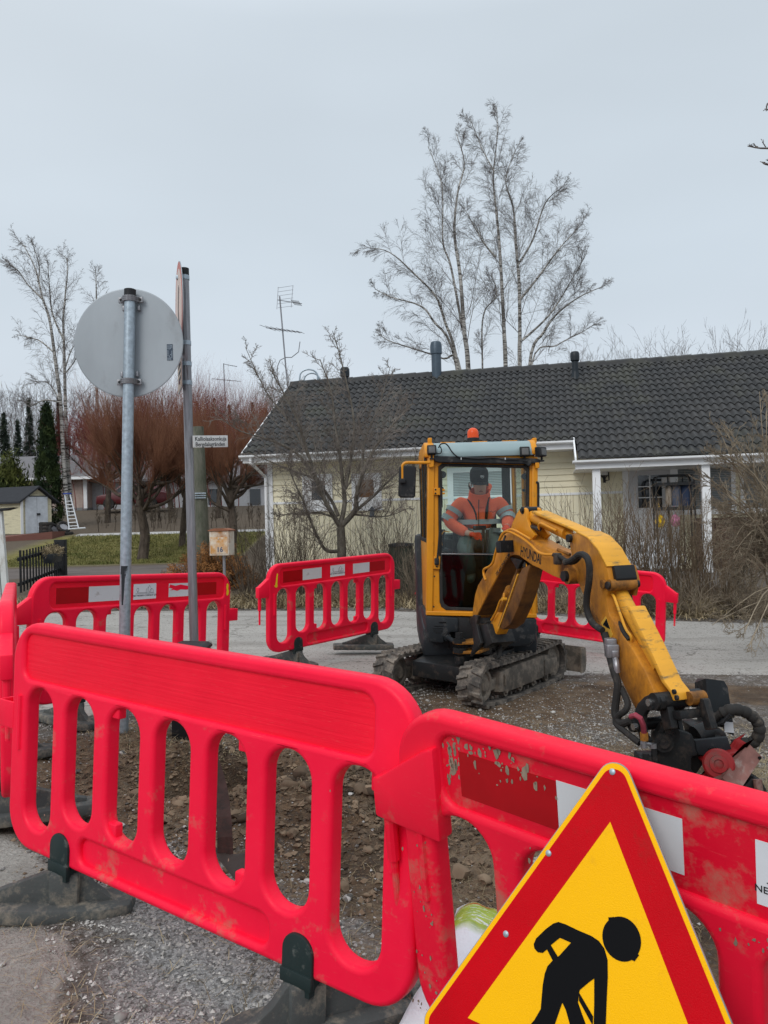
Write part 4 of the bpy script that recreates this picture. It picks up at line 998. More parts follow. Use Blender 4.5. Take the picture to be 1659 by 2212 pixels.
# ---- house (upper structure)
XL = c1(470, 1400).x; XR = c1(1290, 1400).x; zB_ = c1(800, 1500).z; zT = c1(800, 215).z
Rt = Matrix.Rotation(0, 4, 'Y')
tilt = lambda z: (z-zB_)*math.tan(math.radians(1.0))
M_dark_in = mat('cab_interior_plastic', (.030, .034, .036), .7)
def cabpt(x, z, y): return Vector((x+tilt(z), y, z))
Dp = 1.12
def plate(name, loops, m, y0, th, bev=.008, parent=None, res=2):
    """a flat plate drawn in the photograph's cab front plane, with real thickness going back"""
    L2 = [xz(lp) for lp in loops]
    T = Matrix.Translation((-ex.loc.x, YC+y0+th/2-ex.loc.y, -ex.loc.z))@RX90
    return link(name, shape2d(name, L2, th/2, min(bev, th/2-.0005), m, T, res), parent or ex.o)
opening = [(590, 378), (1205, 390), (1228, 410), (1226, 700), (1200, 1120), (1188, 1420), (1172, 1455), (1140, 1472), (618, 1454), (584, 1430), (572, 1395), (562, 700), (562, 400)]
cab = plate('cab_frame', [[(478, 300), (530, 300), (1250, 318), (1293, 330), (1288, 900), (1284, 1512), (468, 1491), (474, 900)], opening], M_yelcab, 0, .07, .012)
# raised outer pillars
plate('corner_pillar', [[(480, 330), (530, 335), (526, 1100), (518, 1482), (470, 1478), (475, 900)]], M_yelcab, -.018, .05, .012, cab)
plate('corner_pillar', [[(1248, 345), (1292, 345), (1288, 900), (1282, 1498), (1240, 1500), (1245, 900)]], M_yelcab, -.018, .05, .012, cab)
plate('lower_rail', [[(472, 1462), (1282, 1482), (1284, 1514), (469, 1493)]], M_yelcab, -.022, .05, .008, cab)
def inset(pts, k, cx=None, cy=None):
    cx = sum(p[0] for p in pts)/len(pts); cy = sum(p[1] for p in pts)/len(pts)
    return [(x+(k if x < cx else -k), y+(k if y < cy else -k)) for x, y in pts]
plate('window_seal', [[(x-(3 if x < 900 else -3), y-(3 if y < 900 else -3)) for x, y in opening], inset(opening, 20)], M_rubber, -.006, .03, .006, cab)
upper = [(578, 390), (1212, 402), (1212, 700), (1200, 1042), (570, 1036)]
lower = [(570, 1052), (1203, 1058), (1192, 1420), (1140, 1462), (618, 1444), (580, 1400)]
gl1 = plate('windscreen', [upper], M_glass, .012, .005, .001, cab)
gl2 = plate('lower_windscreen', [lower], M_glassd, .014, .005, .001, cab)
plate('window_bar', [[(566, 1034), (1206, 1040), (1206, 1056), (566, 1050)]], M_black, -.004, .03, .004, cab)
plate('window_trim', [[(580, 1040), (1195, 1046), (1195, 1050), (580, 1044)]], M_chrome, -.008, .006, .001, cab)
# black header bar and roof
plate('header_bar', [[(520, 322), (1270, 342), (1300, 350), (1300, 378), (1240, 378), (1222, 405), (1190, 383), (560, 372), (525, 360)]], M_black, -.055, .055, .008)
zr0 = c1(540, 335).z; zr1 = c1(800, 205).z
q = MB(); xa, xb = XL+.03, XR-.0
prof = [(YC-.035, zr0), (YC-.03, zr0+.05), (YC+.01, zr1-.045), (YC+.06, zr1-.012), (YC+.16, zr1), (YC+Dp-.15, zr1), (YC+Dp, zr1-.05), (YC+Dp, zr0)]
pf = [(YC-.035, zr0), (YC-.03, zr0+.05), (YC+.01, zr1-.045), (YC+.06, zr1-.012), (YC+.16, zr1), (YC+.20, zr1), (YC+.20, zr1-.03), (YC+.06, zr1-.05), (YC+.03, zr0)]
q.prism(pf, 'x', c1(525, 300).x, c1(1258, 300).x, bev=.012); rfp = ex.part('roof', q, M_roofcab)
q = MB(); q.box((c1(525, 300).x, YC+Dp-.22, zr1-.08), (c1(1258, 300).x, YC+Dp, zr1), bev=.012); ex.part('roof_rear', q, M_roofcab, rfp)
q = MB(); q.box((c1(525, 300).x, YC+.19, zr1-.016), (c1(1258, 300).x, YC+Dp-.2, zr1-.010)); ex.part('added_skylight', q, M_glass, rfp)  # glass opening added to let more daylight down onto the operator
for a, b_ in ((455, 528), (1240, 1285)):
    q = MB(); q.prism([(y-.004 if i < 4 else y, z+.006) for i, (y, z) in enumerate(prof)], 'x', c1(a, 300).x, c1(b_, 300).x, bev=.015); rr2 = ex.part('roof_rail', q, M_yelcab)
for a in (495, 1262):
    q = MB(); c = c1(a, 215, .12); q.box((c.x-.018, c.y-.05, c.z-.02), (c.x+.018, c.y+.05, c.z+.03), bev=.006); ex.part('lifting_lug', q, M_yelcab)
for a in (625, 860, 1080):
    q = MB(); c = c1(a, 207, .25); q.box((c.x-.07, c.y-.04, zr1-.002), (c.x+.07, c.y+.04, zr1+.012), bev=.004); ex.part('roof_pad', q, M_yelcab)
# cab sides, rear, floor
zs = c1(470, 945).z
for X, sgn in ((c1(474, 900).x, -1), (c1(1288, 900).x, 1)):
    def xq(z): return X+tilt(z)*.5
    q = MB()
    def slab(y0, y1, z0, z1, t=.03): q.box((X+(0 if sgn < 0 else -t), y0, z0), (X+(t if sgn < 0 else 0), y1, z1), bev=.006)
    slab(YC+.07, YC+Dp, zB_, zs, .05); slab(YC+Dp-.07, YC+Dp, zs, zr0+.02); slab(YC+.07, YC+Dp, zr0-.02, zr0+.06); slab(YC+.5, YC+.55, zs, zr0)
    sd_ = ex.part('cab_side', q, M_yelcab)
    q = MB(); q.box((X+(.010 if sgn < 0 else -.014), YC+.05, zs), (X+(.014 if sgn < 0 else -.010), YC+Dp-.05, zr0)); ex.part('side_window', q, M_glass, parent=sd_)
    q = MB()
    for y in (YC+.045, YC+Dp-.08, YC+.48): q.box((X+(-.004 if sgn < 0 else -.01), y, zs-.01), (X+(.01 if sgn < 0 else .004), y+.035, zr0+.02), bev=.003)
    q.box((X+(-.004 if sgn < 0 else -.01), YC+.05, zs-.02), (X+(.01 if sgn < 0 else .004), YC+Dp, zs+.015), bev=.003); ex.part('side_window_seal', q, M_rubber, parent=sd_)
YR = YC+Dp; xl, xr = c1(474, 900).x+.02, c1(1288, 900).x-.02
zw = c1(600, 935, Dp).z
q = MB(); q.box((xl, YR-.05, zB_), (xr, YR, zw), bev=.01); q.box((xl, YR-.05, zw), (xl+.06, YR, zr1-.03)); q.box((xr-.11, YR-.05, zw), (xr-.03, YR, zr1-.03)); q.box((xl, YR-.05, zr0+.0), (xr, YR, zr1-.03)); ex.part('cab_rear_wall', q, M_dark_in)
q = MB(); q.box((xl+.06, YR-.025, zw), (xr-.11, YR-.02, zr0)); ex.part('rear_window', q, M_glass)
q = MB(); q.box((xl, YC+.08, zB_+.0), (xr, YR-.05, zB_+.03)); ex.part('cab_floor', q, M_dark_in)
# interior: seat, armrest consoles, levers, pedals
sx = c1(860, 900, .5).x; zseat = c1(860, 1040, .5).z
q = MB(); q.box((sx-.24, YC+.42, zseat-.14), (sx+.24, YC+.86, zseat-.02), bev=.04); st_ = ex.part('seat', q, M_seat)
q = MB(); q.box((sx-.22, YC+.80, zseat-.06), (sx+.22, YC+.92, zseat+.46), bev=.05); ex.part('seat_back', q, M_seat, parent=st_)
q = MB(); q.box((sx-.20, YC+.45, zB_+.03), (sx+.20, YC+.85, zseat-.14), bev=.01); ex.part('seat_base', q, M_dark_in, parent=st_)
for s_i, xx in ((-1, sx-.36), (1, sx+.36)):
    q = MB(); q.box((xx-.08, YC+.28, zseat-.20), (xx+.08, YC+.78, zseat+.06), bev=.03); cs = ex.part('armrest_console', q, M_black)
    q = MB(); q.tube([(xx, YC+.34, zseat+.05), (xx, YC+.32, zseat+.14), (xx, YC+.31, zseat+.24)], [.016, .010, .022], 8); ex.part('joystick', q, M_black, parent=cs)
for xx in (890, 920):
    q = MB(); t0 = c1(xx, 865, .26); b0 = c1(xx, 1200, .18); q.tube([b0, t0], .008, 8); q.tube([t0+(b0-t0)*.18, t0], .014, 8); ex.part('travel_lever', q, M_chrome if xx == 0 else M_black)
q = MB(); c = c1(875, 850, .30); q.box((c.x-.075, c.y-.02, c.z-.02), (c.x+.045, c.y+.02, c.z+.02), bev=.006); ex.part('display', q, M_black)
q = MB(); q.tube([c1(585, 980, .2), c1(575, 910, .22), c1(600, 875, .24), c1(640, 880, .26)], .006, 6); ex.part('cable', q, M_yelcab)
# skirts, counterweight body
q = MB()
sk_l = xz([(464, 1494), (706, 1508), (704, 1618), (655, 1618), (600, 1640), (598, 1700), (500, 1690), (474, 1650), (465, 1590)])
q.prism(sk_l, 'y', YC-.03, YC+.9, bev=.02); skl = ex.part('body_skirt', q, M_skirt)
for k, (x0, x1, y) in enumerate(((565, 615, 1543), (530, 600, 1572), (520, 590, 1590), (520, 590, 1606), (535, 580, 1620))):
    q = MB(); a = c1(x0, y, -.032); b_ = c1(x1, y+1, -.032); q.tube([a, b_], .0045 if k else .010, 6); ex.part('vent_slot', q, M_black, parent=skl)
q = MB(); q.prism(xz([(1040, 1508), (1280, 1516), (1276, 1640), (1262, 1690), (1220, 1716), (1110, 1726), (1040, 1715), (1020, 1690)]), 'y', YC-.04, YC+.9, bev=.02); skr = ex.part('body_skirt', q, M_skirt)
q = MB(); c = c1(1180, 1562, -.04); q.lathe([(.026, 0), (.024, .004), (.006, .006)], n=16, M=Matrix.Translation(c)@Matrix.Rotation(math.radians(90), 4, 'X')); ex.part('plug', q, M_skirt, parent=skr)
q = MB(); a = c1(466, 1500, .85); b_ = c1(1290, 1660, .85)
q.prism([(YC+.15, a.z-.02), (YC+.15, b_.z-.04), (YC+.75, b_.z-.06), (YC+1.35, b_.z), (YC+1.50, b_.z+.12), (YC+1.50, zB_+.62), (YC+1.40, zB_+.72), (YC+Dp, zB_+.72), (YC+Dp, zB_-.01)], 'x', XL-.035, XR+.02, bev=.04)
ex.part('counterweight_body', q, M_skirt)
q = MB(); q.prism(xz([(690, 1506), (1060, 1512), (1060, 1700), (980, 1760), (700, 1700)]), 'y', YC+.0, YC+.7, bev=.01); ex.part('centre_casting', q, M_steel)
# swing post, rod, yoke
sw = math.radians(16); be = Vector((math.sin(sw), -math.cos(sw), 0)); bn = Vector((math.cos(sw), math.sin(sw), 0))
BO = at(1040, 1340, YC-.35)
MBm = Matrix(((be.x, bn.x, 0, BO.x), (be.y, bn.y, 0, BO.y), (0, 0, 1, 0), (0, 0, 0, 1)))
def bp(zf, x, y, w=0):
    p = onplane(*zf(x, y), bn, bn.dot(BO)+w); return ((p-BO).dot(be), p.z)
def bw(zf, x, y, w=0): return onplane(*zf(x, y), bn, bn.dot(BO)+w)
def bplate(name, zf, pts, w0, w1, m, bev=.006, parent=None, wp=None, label=None):
    q = MB(); q.prism([bp(zf, x, y, w0 if wp is None else wp) for x, y in pts], 'y', w0, w1, M=MBm, bev=bev); return ex.part(name, q, m, parent, label=label)
q = MB(); a = c1(600, 1640, .05); b_ = c1(705, 1705, -.20); q.tube([a, b_], .020, 12); q.tube([a, a.lerp(b_, .25)], .036, 12); ex.part('swing_cylinder', q, M_chrome if False else M_skirt)
kc = c1(715, 1700, -.22)
q = MB()
for dz_, r, h in ((.065, .034, .05), (.02, .055, .035), (-.06, .058, .04), (-.14, .045, .06)): q.lathe([(r, dz_-h/2), (r, dz_+h/2)], c=kc, n=20)
kc2 = c1(870, 1640, .02)
q.lathe([(.10, -.16), (.10, -.10), (.075, -.09), (.075, .10), (.10, .11), (.10, .17)], c=kc2, n=24); kp = ex.part('king_post', q, M_steel)
q = MB(); zz_ = kc.z
for z0 in (zz_+.005, zz_-.075): q.prism([(kc.x-.06, kc.y), (kc.x-.02, kc.y-.05), (kc.x+.16, kc.y-.06), (kc2.x+.06, kc2.y-.12), (kc2.x+.08, kc2.y+.06), (kc.x+.1, kc.y+.12)], 'z', z0-.012, z0+.012, bev=.004)
ex.part('swing_bracket', q, M_rust)
sp_pts = [(830, 1490), (865, 1500), (850, 1560), (870, 1650), (885, 1700), (860, 1740), (800, 1800), (830, 1700), (815, 1600), (800, 1520)]
swp = bplate('swing_post', Z1, sp_pts, -.135, -.105, M_steel, wp=-.12)
bplate('swing_post', Z1, sp_pts, .105, .135, M_steel, wp=-.12)
bplate('swing_post_web', Z1, [(815, 1560), (900, 1560), (940, 1700), (880, 1740), (830, 1720)], -.10, .10, M_steel, wp=-.12, parent=swp)
# ---- boom
HW = .08
boom_pts = [(806, 1520), (812, 1440), (828, 1340), (850, 1270), (900, 1190), (955, 1085), (1000, 965), (1035, 905), (1075, 868), (1120, 862), (1230, 935), (1330, 992), (1440, 1038), (1545, 1105), (1592, 1160), (1598, 1205), (1575, 1245), (1530, 1262), (1490, 1240), (1400, 1205), (1300, 1150), (1250, 1128), (1190, 1085), (1150, 1055), (1110, 1050), (1080, 1062), (1050, 1100), (985, 1222), (905, 1370), (855, 1470), (838, 1510)]
boom = bplate('boom', Z1, boom_pts, -HW, HW, M_arm, .010)
# worn underside
def strip_w(name, zf, pts, th, w0, w1, m, parent):
    P = [Vector(bp(zf, x, y, -HW)) for x, y in pts]; out_ = []
    for i, p_ in enumerate(P):
        d = (P[min(i+1, len(P)-1)]-P[max(i-1, 0)]).normalized(); out_.append((p_.x+d.y*th, p_.y-d.x*th))
    q = MB(); q.prism([(p_.x, p_.y) for p_ in P]+out_[::-1], 'y', w0, w1, M=MBm); return ex.part(name, q, m, parent)
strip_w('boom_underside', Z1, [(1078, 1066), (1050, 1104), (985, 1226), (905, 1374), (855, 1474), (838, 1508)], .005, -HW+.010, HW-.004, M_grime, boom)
ear = [(1085, 880), (1105, 810), (1135, 745), (1160, 708), (1182, 697), (1200, 712), (1206, 745), (1210, 790), (1232, 850), (1270, 905), (1240, 945), (1150, 900)]
for w0 in (-.065, .038): bplate('cylinder_bracket', Z1, ear, w0, w0+.027, M_yel, .006, boom, wp=-.065)
def pin(zf, x, y, r, w0, w1, m, nm='pin', parent=None, wp=-.1, n=16):
    a = bw(zf, x, y, wp); a0 = a+bn*(w0-wp); a1 = a+bn*(w1-wp); q = MB(); q.tube([a0, a1], r, n); return ex.part(nm, q, m, parent)
pin(Z1, 1181, 722, .026, -.070, .070, M_steel, parent=boom, wp=-.065)
pin(Z1, 1181, 722, .016, -.080, .080, M_steel, parent=boom, wp=-.065)
pin(Z1, 1530, 1205, .052, -.125, .125, M_rust, 'pivot_boss', boom); pin(Z1, 1530, 1205, .034, -.15, .15, M_steel, 'pivot_pin', boom)
bplate('cylinder_mount', Z1, [(1095, 1062), (1190, 1090), (1172, 1120), (1160, 1150), (1145, 1155), (1130, 1120), (1105, 1085)], -.065, -.035, M_steel, .004, boom, wp=-.05)
bplate('cylinder_mount', Z1, [(1095, 1062), (1190, 1090), (1172, 1120), (1160, 1150), (1145, 1155), (1130, 1120), (1105, 1085)], .035, .065, M_steel, .004, boom, wp=-.05)
# lettering on the boom side
def bm_text(body, xa, ya, xb, yb, hpx, m, zf=Z1, w=-HW-.0012, off=.001, shear=0):
    A = bw(zf, xa, ya, w); B = bw(zf, xb, yb, w); d = (B-A); L = d.length; x = d.normalized(); nz_ = -bn; y = nz_.cross(x).normalized()
    me = text_mesh('lettering', body, 1.0, Matrix(), m, ext=.0003, align='LEFT', off=.018)
    vx = [v.co.x for v in me.vertices]; vy = [v.co.y for v in me.vertices]; kx = L/(max(vx)-min(vx)); ky = hpx/(max(vy)-min(vy))
    M = Matrix(((x.x, y.x, nz_.x, A.x), (x.y, y.y, nz_.y, A.y), (x.z, y.z, nz_.z, A.z), (0, 0, 0, 1)))
    Sh = Matrix.Identity(4); Sh[0][1] = shear
    me.transform(Matrix.Translation(-ex.loc)@M@Sh@Matrix.Diagonal((kx, ky, 1, 1))@Matrix.Translation((-min(vx), -(min(vy)+max(vy))/2, 0)))
    return link('lettering', me, boom)
def hpx(px, Y): return px*.293/F_*Y
bm_text('HYUNDAI', 1166, 1018, 1316, 1084, hpx(70, 5.9), M_ink)
bm_text('TELAKONE.COM', 984, 1200, 1083, 1040, hpx(26, 6.3), M_ink, shear=.15)
# boom work lamp, pipes and hoses
def lampbox(name, c, w, h, d, yaw, m=M_black, pitch=0, tilt_=0, fins=True):
    M = Matrix.Translation(c)@Matrix.Rotation(yaw, 4, 'Z')@Matrix.Rotation(pitch, 4, 'X')@Matrix.Rotation(tilt_, 4, 'Y'); q = MB()
    q.box((-w/2, -d*.3, -h/2), (w/2, d*.25, h/2), M=M, bev=min(w, h)*.12)
    q.box((-w*.40, d*.2, -h*.42), (w*.40, d*.5, h*.42), M=M, bev=.004)
    if fins:
        for k in range(9):
            x = -w*.42+w*.84*k/8; q.box((x-.0022, d*.0, -h*.49), (x+.0022, d*.6, h*.53), M=M)
    o = ex.part(name, q, m)
    q = MB(); q.box((-w*.37, -d*.34, -h*.37), (w*.37, -d*.29, h*.37), M=M, bev=.006); ex.part('lens', q, M_lens, parent=o)
    return o
lb_ = lampbox('work_lamp', bw(Z1, 1045, 990, -.14), .125, .085, .07, math.radians(196)+.1, pitch=.1)
q = MB(); q.tube([bw(Z1, 1040, 955, -.12), bw(Z1, 1045, 930, -.11), bw(Z1, 1055, 905, -.10)], .008, 6); ex.part('lamp_cable', q, M_black)
def hose(name, pts, r, m, zf=Z1, parent=None, sub=4):
    W = [bw(zf, *p[:2], p[2] if len(p) > 2 else -.12) for p in pts]; o_ = []
    for i in range(len(W)-1):
        p0, p1, p2, p3 = W[max(i-1, 0)], W[i], W[i+1], W[min(i+2, len(W)-1)]
        for k in range(sub):
            t_ = k/sub; o_.append(.5*((2*p1)+(-p0+p2)*t_+(2*p0-5*p1+4*p2-p3)*t_*t_+(-p0+3*p1-3*p2+p3)*t_**3))
    o_.append(W[-1]); q = MB(); q.tube(o_, r, 10); return ex.part(name, q, m, parent)
hose('hydraulic_pipe', [(908, 1235), (893, 1190), (897, 1155), (935, 1135), (962, 1105), (975, 1050), (1003, 960), (1028, 900), (1058, 878), (1100, 885), (1180, 928), (1240, 975), (1290, 1025), (1340, 1045), (1410, 1048)], .0095, M_yel)
hose('hydraulic_pipe', [(1012, 935), (1040, 890), (1085, 862), (1130, 872), (1240, 935)], .008, M_yel, parent=None)
for pts in ([(1410, 1050), (1450, 1060), (1490, 1085), (1530, 1108), (1570, 1098), (1600, 1068)],):
    hose('hydraulic_hose', [(*p, -.13) for p in pts], .014, M_rubber)
for k in range(4):
    hose('hose_fitting', [(1438+6*k, 1010+10*k, -.05+.03*k), (1470+6*k, 1022+11*k, -.04+.03*k), (1530+5*k, 1048+8*k, -.03+.03*k)], .010, M_galv if k % 2 else M_rust)
q = MB(); c = bw(Z1, 1435, 1075, -.13); q.box((c.x-.02, c.y-.03, c.z-.04), (c.x+.025, c.y+.03, c.z+.035), bev=.006); ex.part('pipe_clamp', q, M_steel)
for x, y in ((1352, 968), (1440, 1000)):
    pin(Z1, x, y-8, .008, -.02, .0, M_steel, 'bolt')
# boom cylinder with guard
q = MB(); A_ = bw(Z1, 1165, 1140, 0); B_ = bw(Z1, 935, 1690, 0); q.tube([A_, A_.lerp(B_, .30)], .022, 12); q.tube([A_.lerp(B_, .28), B_], .046, 14); bc = ex.part('boom_cylinder', q, M_rust)
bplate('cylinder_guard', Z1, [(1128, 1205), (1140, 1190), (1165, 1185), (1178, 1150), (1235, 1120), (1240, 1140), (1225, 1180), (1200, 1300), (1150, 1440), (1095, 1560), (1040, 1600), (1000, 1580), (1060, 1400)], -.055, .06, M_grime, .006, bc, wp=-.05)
strip_w('guard_edge', Z1, [(1128, 1198), (1060, 1398), (1000, 1560), (985, 1600)], .012, -.062, -.050, M_yel2, bc)
bplate('cylinder_end', Z1, [(985, 1470), (1030, 1480), (1000, 1600), (965, 1680), (930, 1708), (908, 1690), (912, 1640), (950, 1550)], -.05, .05, M_yel, .014, bc, wp=-.05)
hose('cylinder_pipe', [(1045, 1330, -.06), (1040, 1372, -.07), (1015, 1390, -.075), (985, 1470, -.075), (950, 1530, -.07)], .009, M_yel)
pin(Z1, 1016, 1378, .014, -.085, -.05, M_yel2, 'pipe_union')
for pts in ([(960, 1500, .02), (990, 1600, .04), (1015, 1700, .03), (1010, 1790, 0), (985, 1810, -.04)], [(1020, 1560, .08), (1022, 1660, .08), (1000, 1740, .03), (975, 1800, -.05)], [(880, 1640, -.05), (900, 1600, -.02), (935, 1540, .0)], [(480, 1780, .3), (520, 1760, .3), (600, 1730, .2), (650, 1735, .2)]):
    hose('hydraulic_hose', pts, .016, M_rubber)
# ---- arm cylinder
A_ = bw(Z1, 1205, 745, 0); B_ = bw(Z1, 1560, 915, 0)
q = MB(); q.tube([A_, A_.lerp(B_, .88)], .043, 16); q.tube([A_.lerp(B_, .86), B_], .022, 12); ac = ex.part('arm_cylinder', q, M_yel)
bplate('cylinder_guard', Z1, [(1242, 728), (1262, 724), (1600, 874), (1602, 892), (1560, 876), (1420, 816), (1246, 744)], -.055, .055, M_yel2, .006, ac, wp=-.055)
hose('cylinder_pipe', [(1300, 868, -.06), (1300, 830, -.07), (1320, 818, -.07), (1380, 848, -.07), (1430, 872, -.06)], .009, M_yel)
hose('hydraulic_hose', [(1215, 770, .0), (1235, 830, -.03), (1270, 850, -.05), (1305, 860, -.06)], .016, M_steel)
# ---- dipper arm
AW = .078
arm_pts = [(480, 300), (492, 276), (530, 265), (590, 296), (650, 366), (705, 470), (722, 560), (702, 650), (716, 745), (780, 850), (860, 960), (930, 1085), (988, 1215), (1000, 1260), (960, 1290), (905, 1318), (872, 1312), (830, 1225), (762, 1085), (702, 945), (660, 855), (620, 790), (585, 685), (548, 590), (520, 540), (508, 470), (488, 360)]
arm = bplate('arm', Z2, arm_pts, -AW, AW, M_arm, .009)
bplate('arm_underside_wear', Z2, [(560, 560), (600, 640), (640, 745), (668, 800), (640, 790), (612, 745), (580, 660), (548, 585)], -AW-.002, -AW+.004, M_rust, .001, arm, wp=-AW)
pin(Z2, 492, 300, .026, -.10, .10, M_steel, 'pin', arm, wp=-AW)
for x, y in ((695, 570), (492, 505)): pin(Z2, x, y, .026, -AW-.02, AW+.02, M_rust, 'boss', arm, wp=-AW)
pin(Z2, 725, 578, .034, -.085, .085, M_rust, 'boss', arm, wp=-AW); pin(Z2, 725, 578, .022, -.10, .11, M_steel, 'pin', arm, wp=-AW)
bplate('arm_head_plate', Z2, [(640, 470), (668, 450), (706, 468), (730, 560), (712, 650), (690, 640), (700, 560)], AW+.015, AW+.04, M_rust, .004, arm, wp=-AW)
bplate('arm_top_cover', Z2, [(515, 262), (535, 260), (595, 290), (656, 360), (712, 466), (704, 472), (650, 370), (590, 300), (530, 270)], -AW-.004, AW+.004, M_yel2, .005, arm, wp=-AW)
bplate('hose_port', Z2, [(706, 468), (722, 462), (738, 540), (732, 585), (722, 580)], -AW+.03, AW+.01, M_steel, .004, arm, wp=-AW)  # solid block coloured black for the shade inside the open hose cavity
bplate('warning_decal', Z2, [(672, 800), (700, 760), (742, 870), (724, 905), (690, 850)], -AW-.0015, -AW, mat('faded_yellow_decal', (.62, .36, .05), .5), 0, arm, wp=-AW)
strip_w('decal_line', Z2, [(684, 812), (704, 776), (726, 838), (706, 828), (684, 812)], .006, -AW-.003, -AW-.0014, M_ink, arm)
# bucket cylinder over the arm
A_ = bw(Z2, 765, 590, .02); B_ = bw(Z2, 1120, 1240, .02)
q = MB(); q.tube([A_, A_.lerp(B_, .76)], .045, 16); q.tube([A_.lerp(B_, .74), B_], .022, 12); bk_ = ex.part('bucket_cylinder', q, M_yel2)
bplate('cylinder_guard', Z2, [(820, 704), (838, 704), (950, 930), (1050, 1150), (1100, 1215), (1108, 1262), (1094, 1262), (1078, 1215), (1030, 1155), (960, 1010), (880, 850)], -.055, .05, M_yel2, .006, bk_, wp=-.055)
for x, y in ((1105, 1208), (1120, 1243)): pin(Z2, x, y, .013, -.062, -.05, M_steel, 'bolt', bk_, wp=-.055)
hose('cylinder_pipe', [(722, 632, -.02), (745, 640, -.06), (775, 720, -.07), (815, 830, -.07), (848, 880, -.06), (850, 915, -.05)], .008, M_yel2, Z2)
hose('hydraulic_hose', [(745, 760, -.01), (775, 800, -.04), (810, 860, -.06), (840, 900, -.06)], .014, M_rubber, Z2)
# big hoses beside the arm
hose('hydraulic_hose', [(460, 442, -.15), (500, 430, -.16), (545, 396, -.16), (585, 410, -.17), (603, 470, -.17), (600, 560, -.16), (588, 640, -.15), (588, 720, -.14), (620, 800, -.13), (680, 845, -.12)], .020, M_rubber, Z2)
hose('hydraulic_hose', [(785, 440, .10), (825, 455, .14), (850, 510, .15), (855, 580, .14), (830, 650, .12), (820, 720, .10)], .020, M_rubber, Z2)
hose('hydraulic_hose', [(690, 860, -.10), (706, 910, -.10), (715, 960, -.12), (745, 1080, -.13), (770, 1160, -.13), (760, 1260, -.14), (755, 1340, -.15), (790, 1395, -.15), (850, 1378, -.14)], .022, M_rubber, Z2)
hose('hydraulic_hose', [(790, 1185, -.11), (828, 1270, -.12), (815, 1320, -.14), (775, 1350, -.15), (760, 1395, -.16), (820, 1450, -.16), (900, 1512, -.14)], .018, M_rubber, Z2)
q = MB()
for x, y, r in ((728, 925, .03), (735, 965, .035), (752, 985, .02)):
    c = bw(Z2, x, y, -.11); q.box((c.x-r, c.y-r, c.z-r*1.1), (c.x+r, c.y+r, c.z+r*1.1), bev=.008)
ex.part('valve_block', q, M_galv2); hose('coupling', [(755, 1010, -.11), (762, 1050, -.12), (766, 1095, -.12)], .018, M_galv2, Z2)
# ---- links
hook = [(450, 590), (458, 540), (480, 490), (540, 428), (605, 398), (650, 402), (688, 425), (712, 470), (700, 540), (660, 562), (600, 548), (560, 560), (535, 600), (528, 690), (545, 780), (590, 830), (560, 860), (500, 830), (480, 740), (440, 760), (400, 715), (402, 640)]
lk = bplate('linkage', Z5, hook, -.125, -.095, M_steel, .006, wp=-.11); bplate('linkage', Z5, hook, .095, .125, M_steel, .006, wp=-.11)
for x, y, r in ((650, 470, .045), (440, 690, .034)): pin(Z5, x, y, r, -.14, .14, M_steel, 'pin', lk, wp=-.11)
for x, y in ((556, 482), (418, 705)): pin(Z5, x+20, y, .019, -.155, -.13, M_chrome, 'pin_end', lk, wp=-.14)
pin(Z5, 610, 532, .013, -.15, -.12, M_steel, 'grease_nipple', lk, wp=-.13)
for pts, w0 in (([(680, 430), (740, 440), (775, 540), (815, 720), (740, 740), (715, 640), (690, 520)], -.085), ([(820, 460), (880, 470), (915, 600), (955, 750), (890, 760), (860, 640)], .06)):
    bplate('link_bar', Z5, pts, w0, w0+.04, M_steel, .006, wp=-.06)
bplate('link_bar_web', Z5, [(760, 560), (850, 560), (860, 640), (780, 640)], -.06, .08, M_steel, .004, wp=-.06)
pin(Z5, 900, 450, .036, .02, .11, M_rust, 'pin', wp=0); 
# ---- tilting head
def tplate(name, pts, y0, th, m, bev=.006, parent=None):
    q = MB(); P = [at(*Z5(x, y), y0) for x, y in pts]; q.prism([(p_.x, p_.z) for p_ in P], 'y', y0, y0+th, bev=bev); return ex.part(name, q, m, parent)
YT = bw(Z5, 700, 850, 0).y
hd = tplate('tilting_head', [(635, 870), (628, 800), (660, 740), (700, 712), (745, 708), (820, 730), (960, 775), (985, 830), (1000, 930), (1022, 968), (960, 985), (958, 1110), (985, 1130), (905, 1175), (760, 1130), (690, 1090), (625, 1000)], YT-.02, .06, M_steel, .008)
tplate('head_body', [(700, 800), (990, 830), (1260, 800), (1330, 930), (1255, 985), (1100, 1010), (1010, 1150), (880, 1180), (700, 1120)], YT+.05, .22, M_steel, .02, hd)
tplate('front_panel', [(985, 830), (1290, 800), (1332, 930), (1255, 960), (1255, 985), (1100, 1008), (1075, 975), (1022, 968), (1000, 930)], YT+.015, .03, M_skirt, .006, hd)
for x, y in ((1133, 918), (1173, 914)):
    q = MB(); c = at(*Z5(x, y), YT+.012); q.lathe([(.015, 0), (.013, .006), (.005, .004)], n=12, M=Matrix.Translation(c)@Matrix.Rotation(math.radians(90), 4, 'X')); ex.part('bolt', q, M_steel, hd)
for x, y, r, l in ((700, 830, .050, .10), (760, 760, .055, .05)):
    q = MB(); c = at(*Z5(x, y), YT-.02); q.tube([c+Vector((0, .05, 0)), c+Vector((-.015, -l*.5, 0))], r, 20); q.tube([c+Vector((-.015, -l*.5, 0)), c+Vector((-.02, -l*.5-.02, 0))], r*.5, 12); ex.part('pin_cap', q, M_steel, hd)
tplate('rear_cheek', [(960, 705), (1050, 692), (1150, 715), (1262, 745), (1292, 800), (1262, 815), (1000, 832)], YT+.10, .16, M_steel, .012, hd)
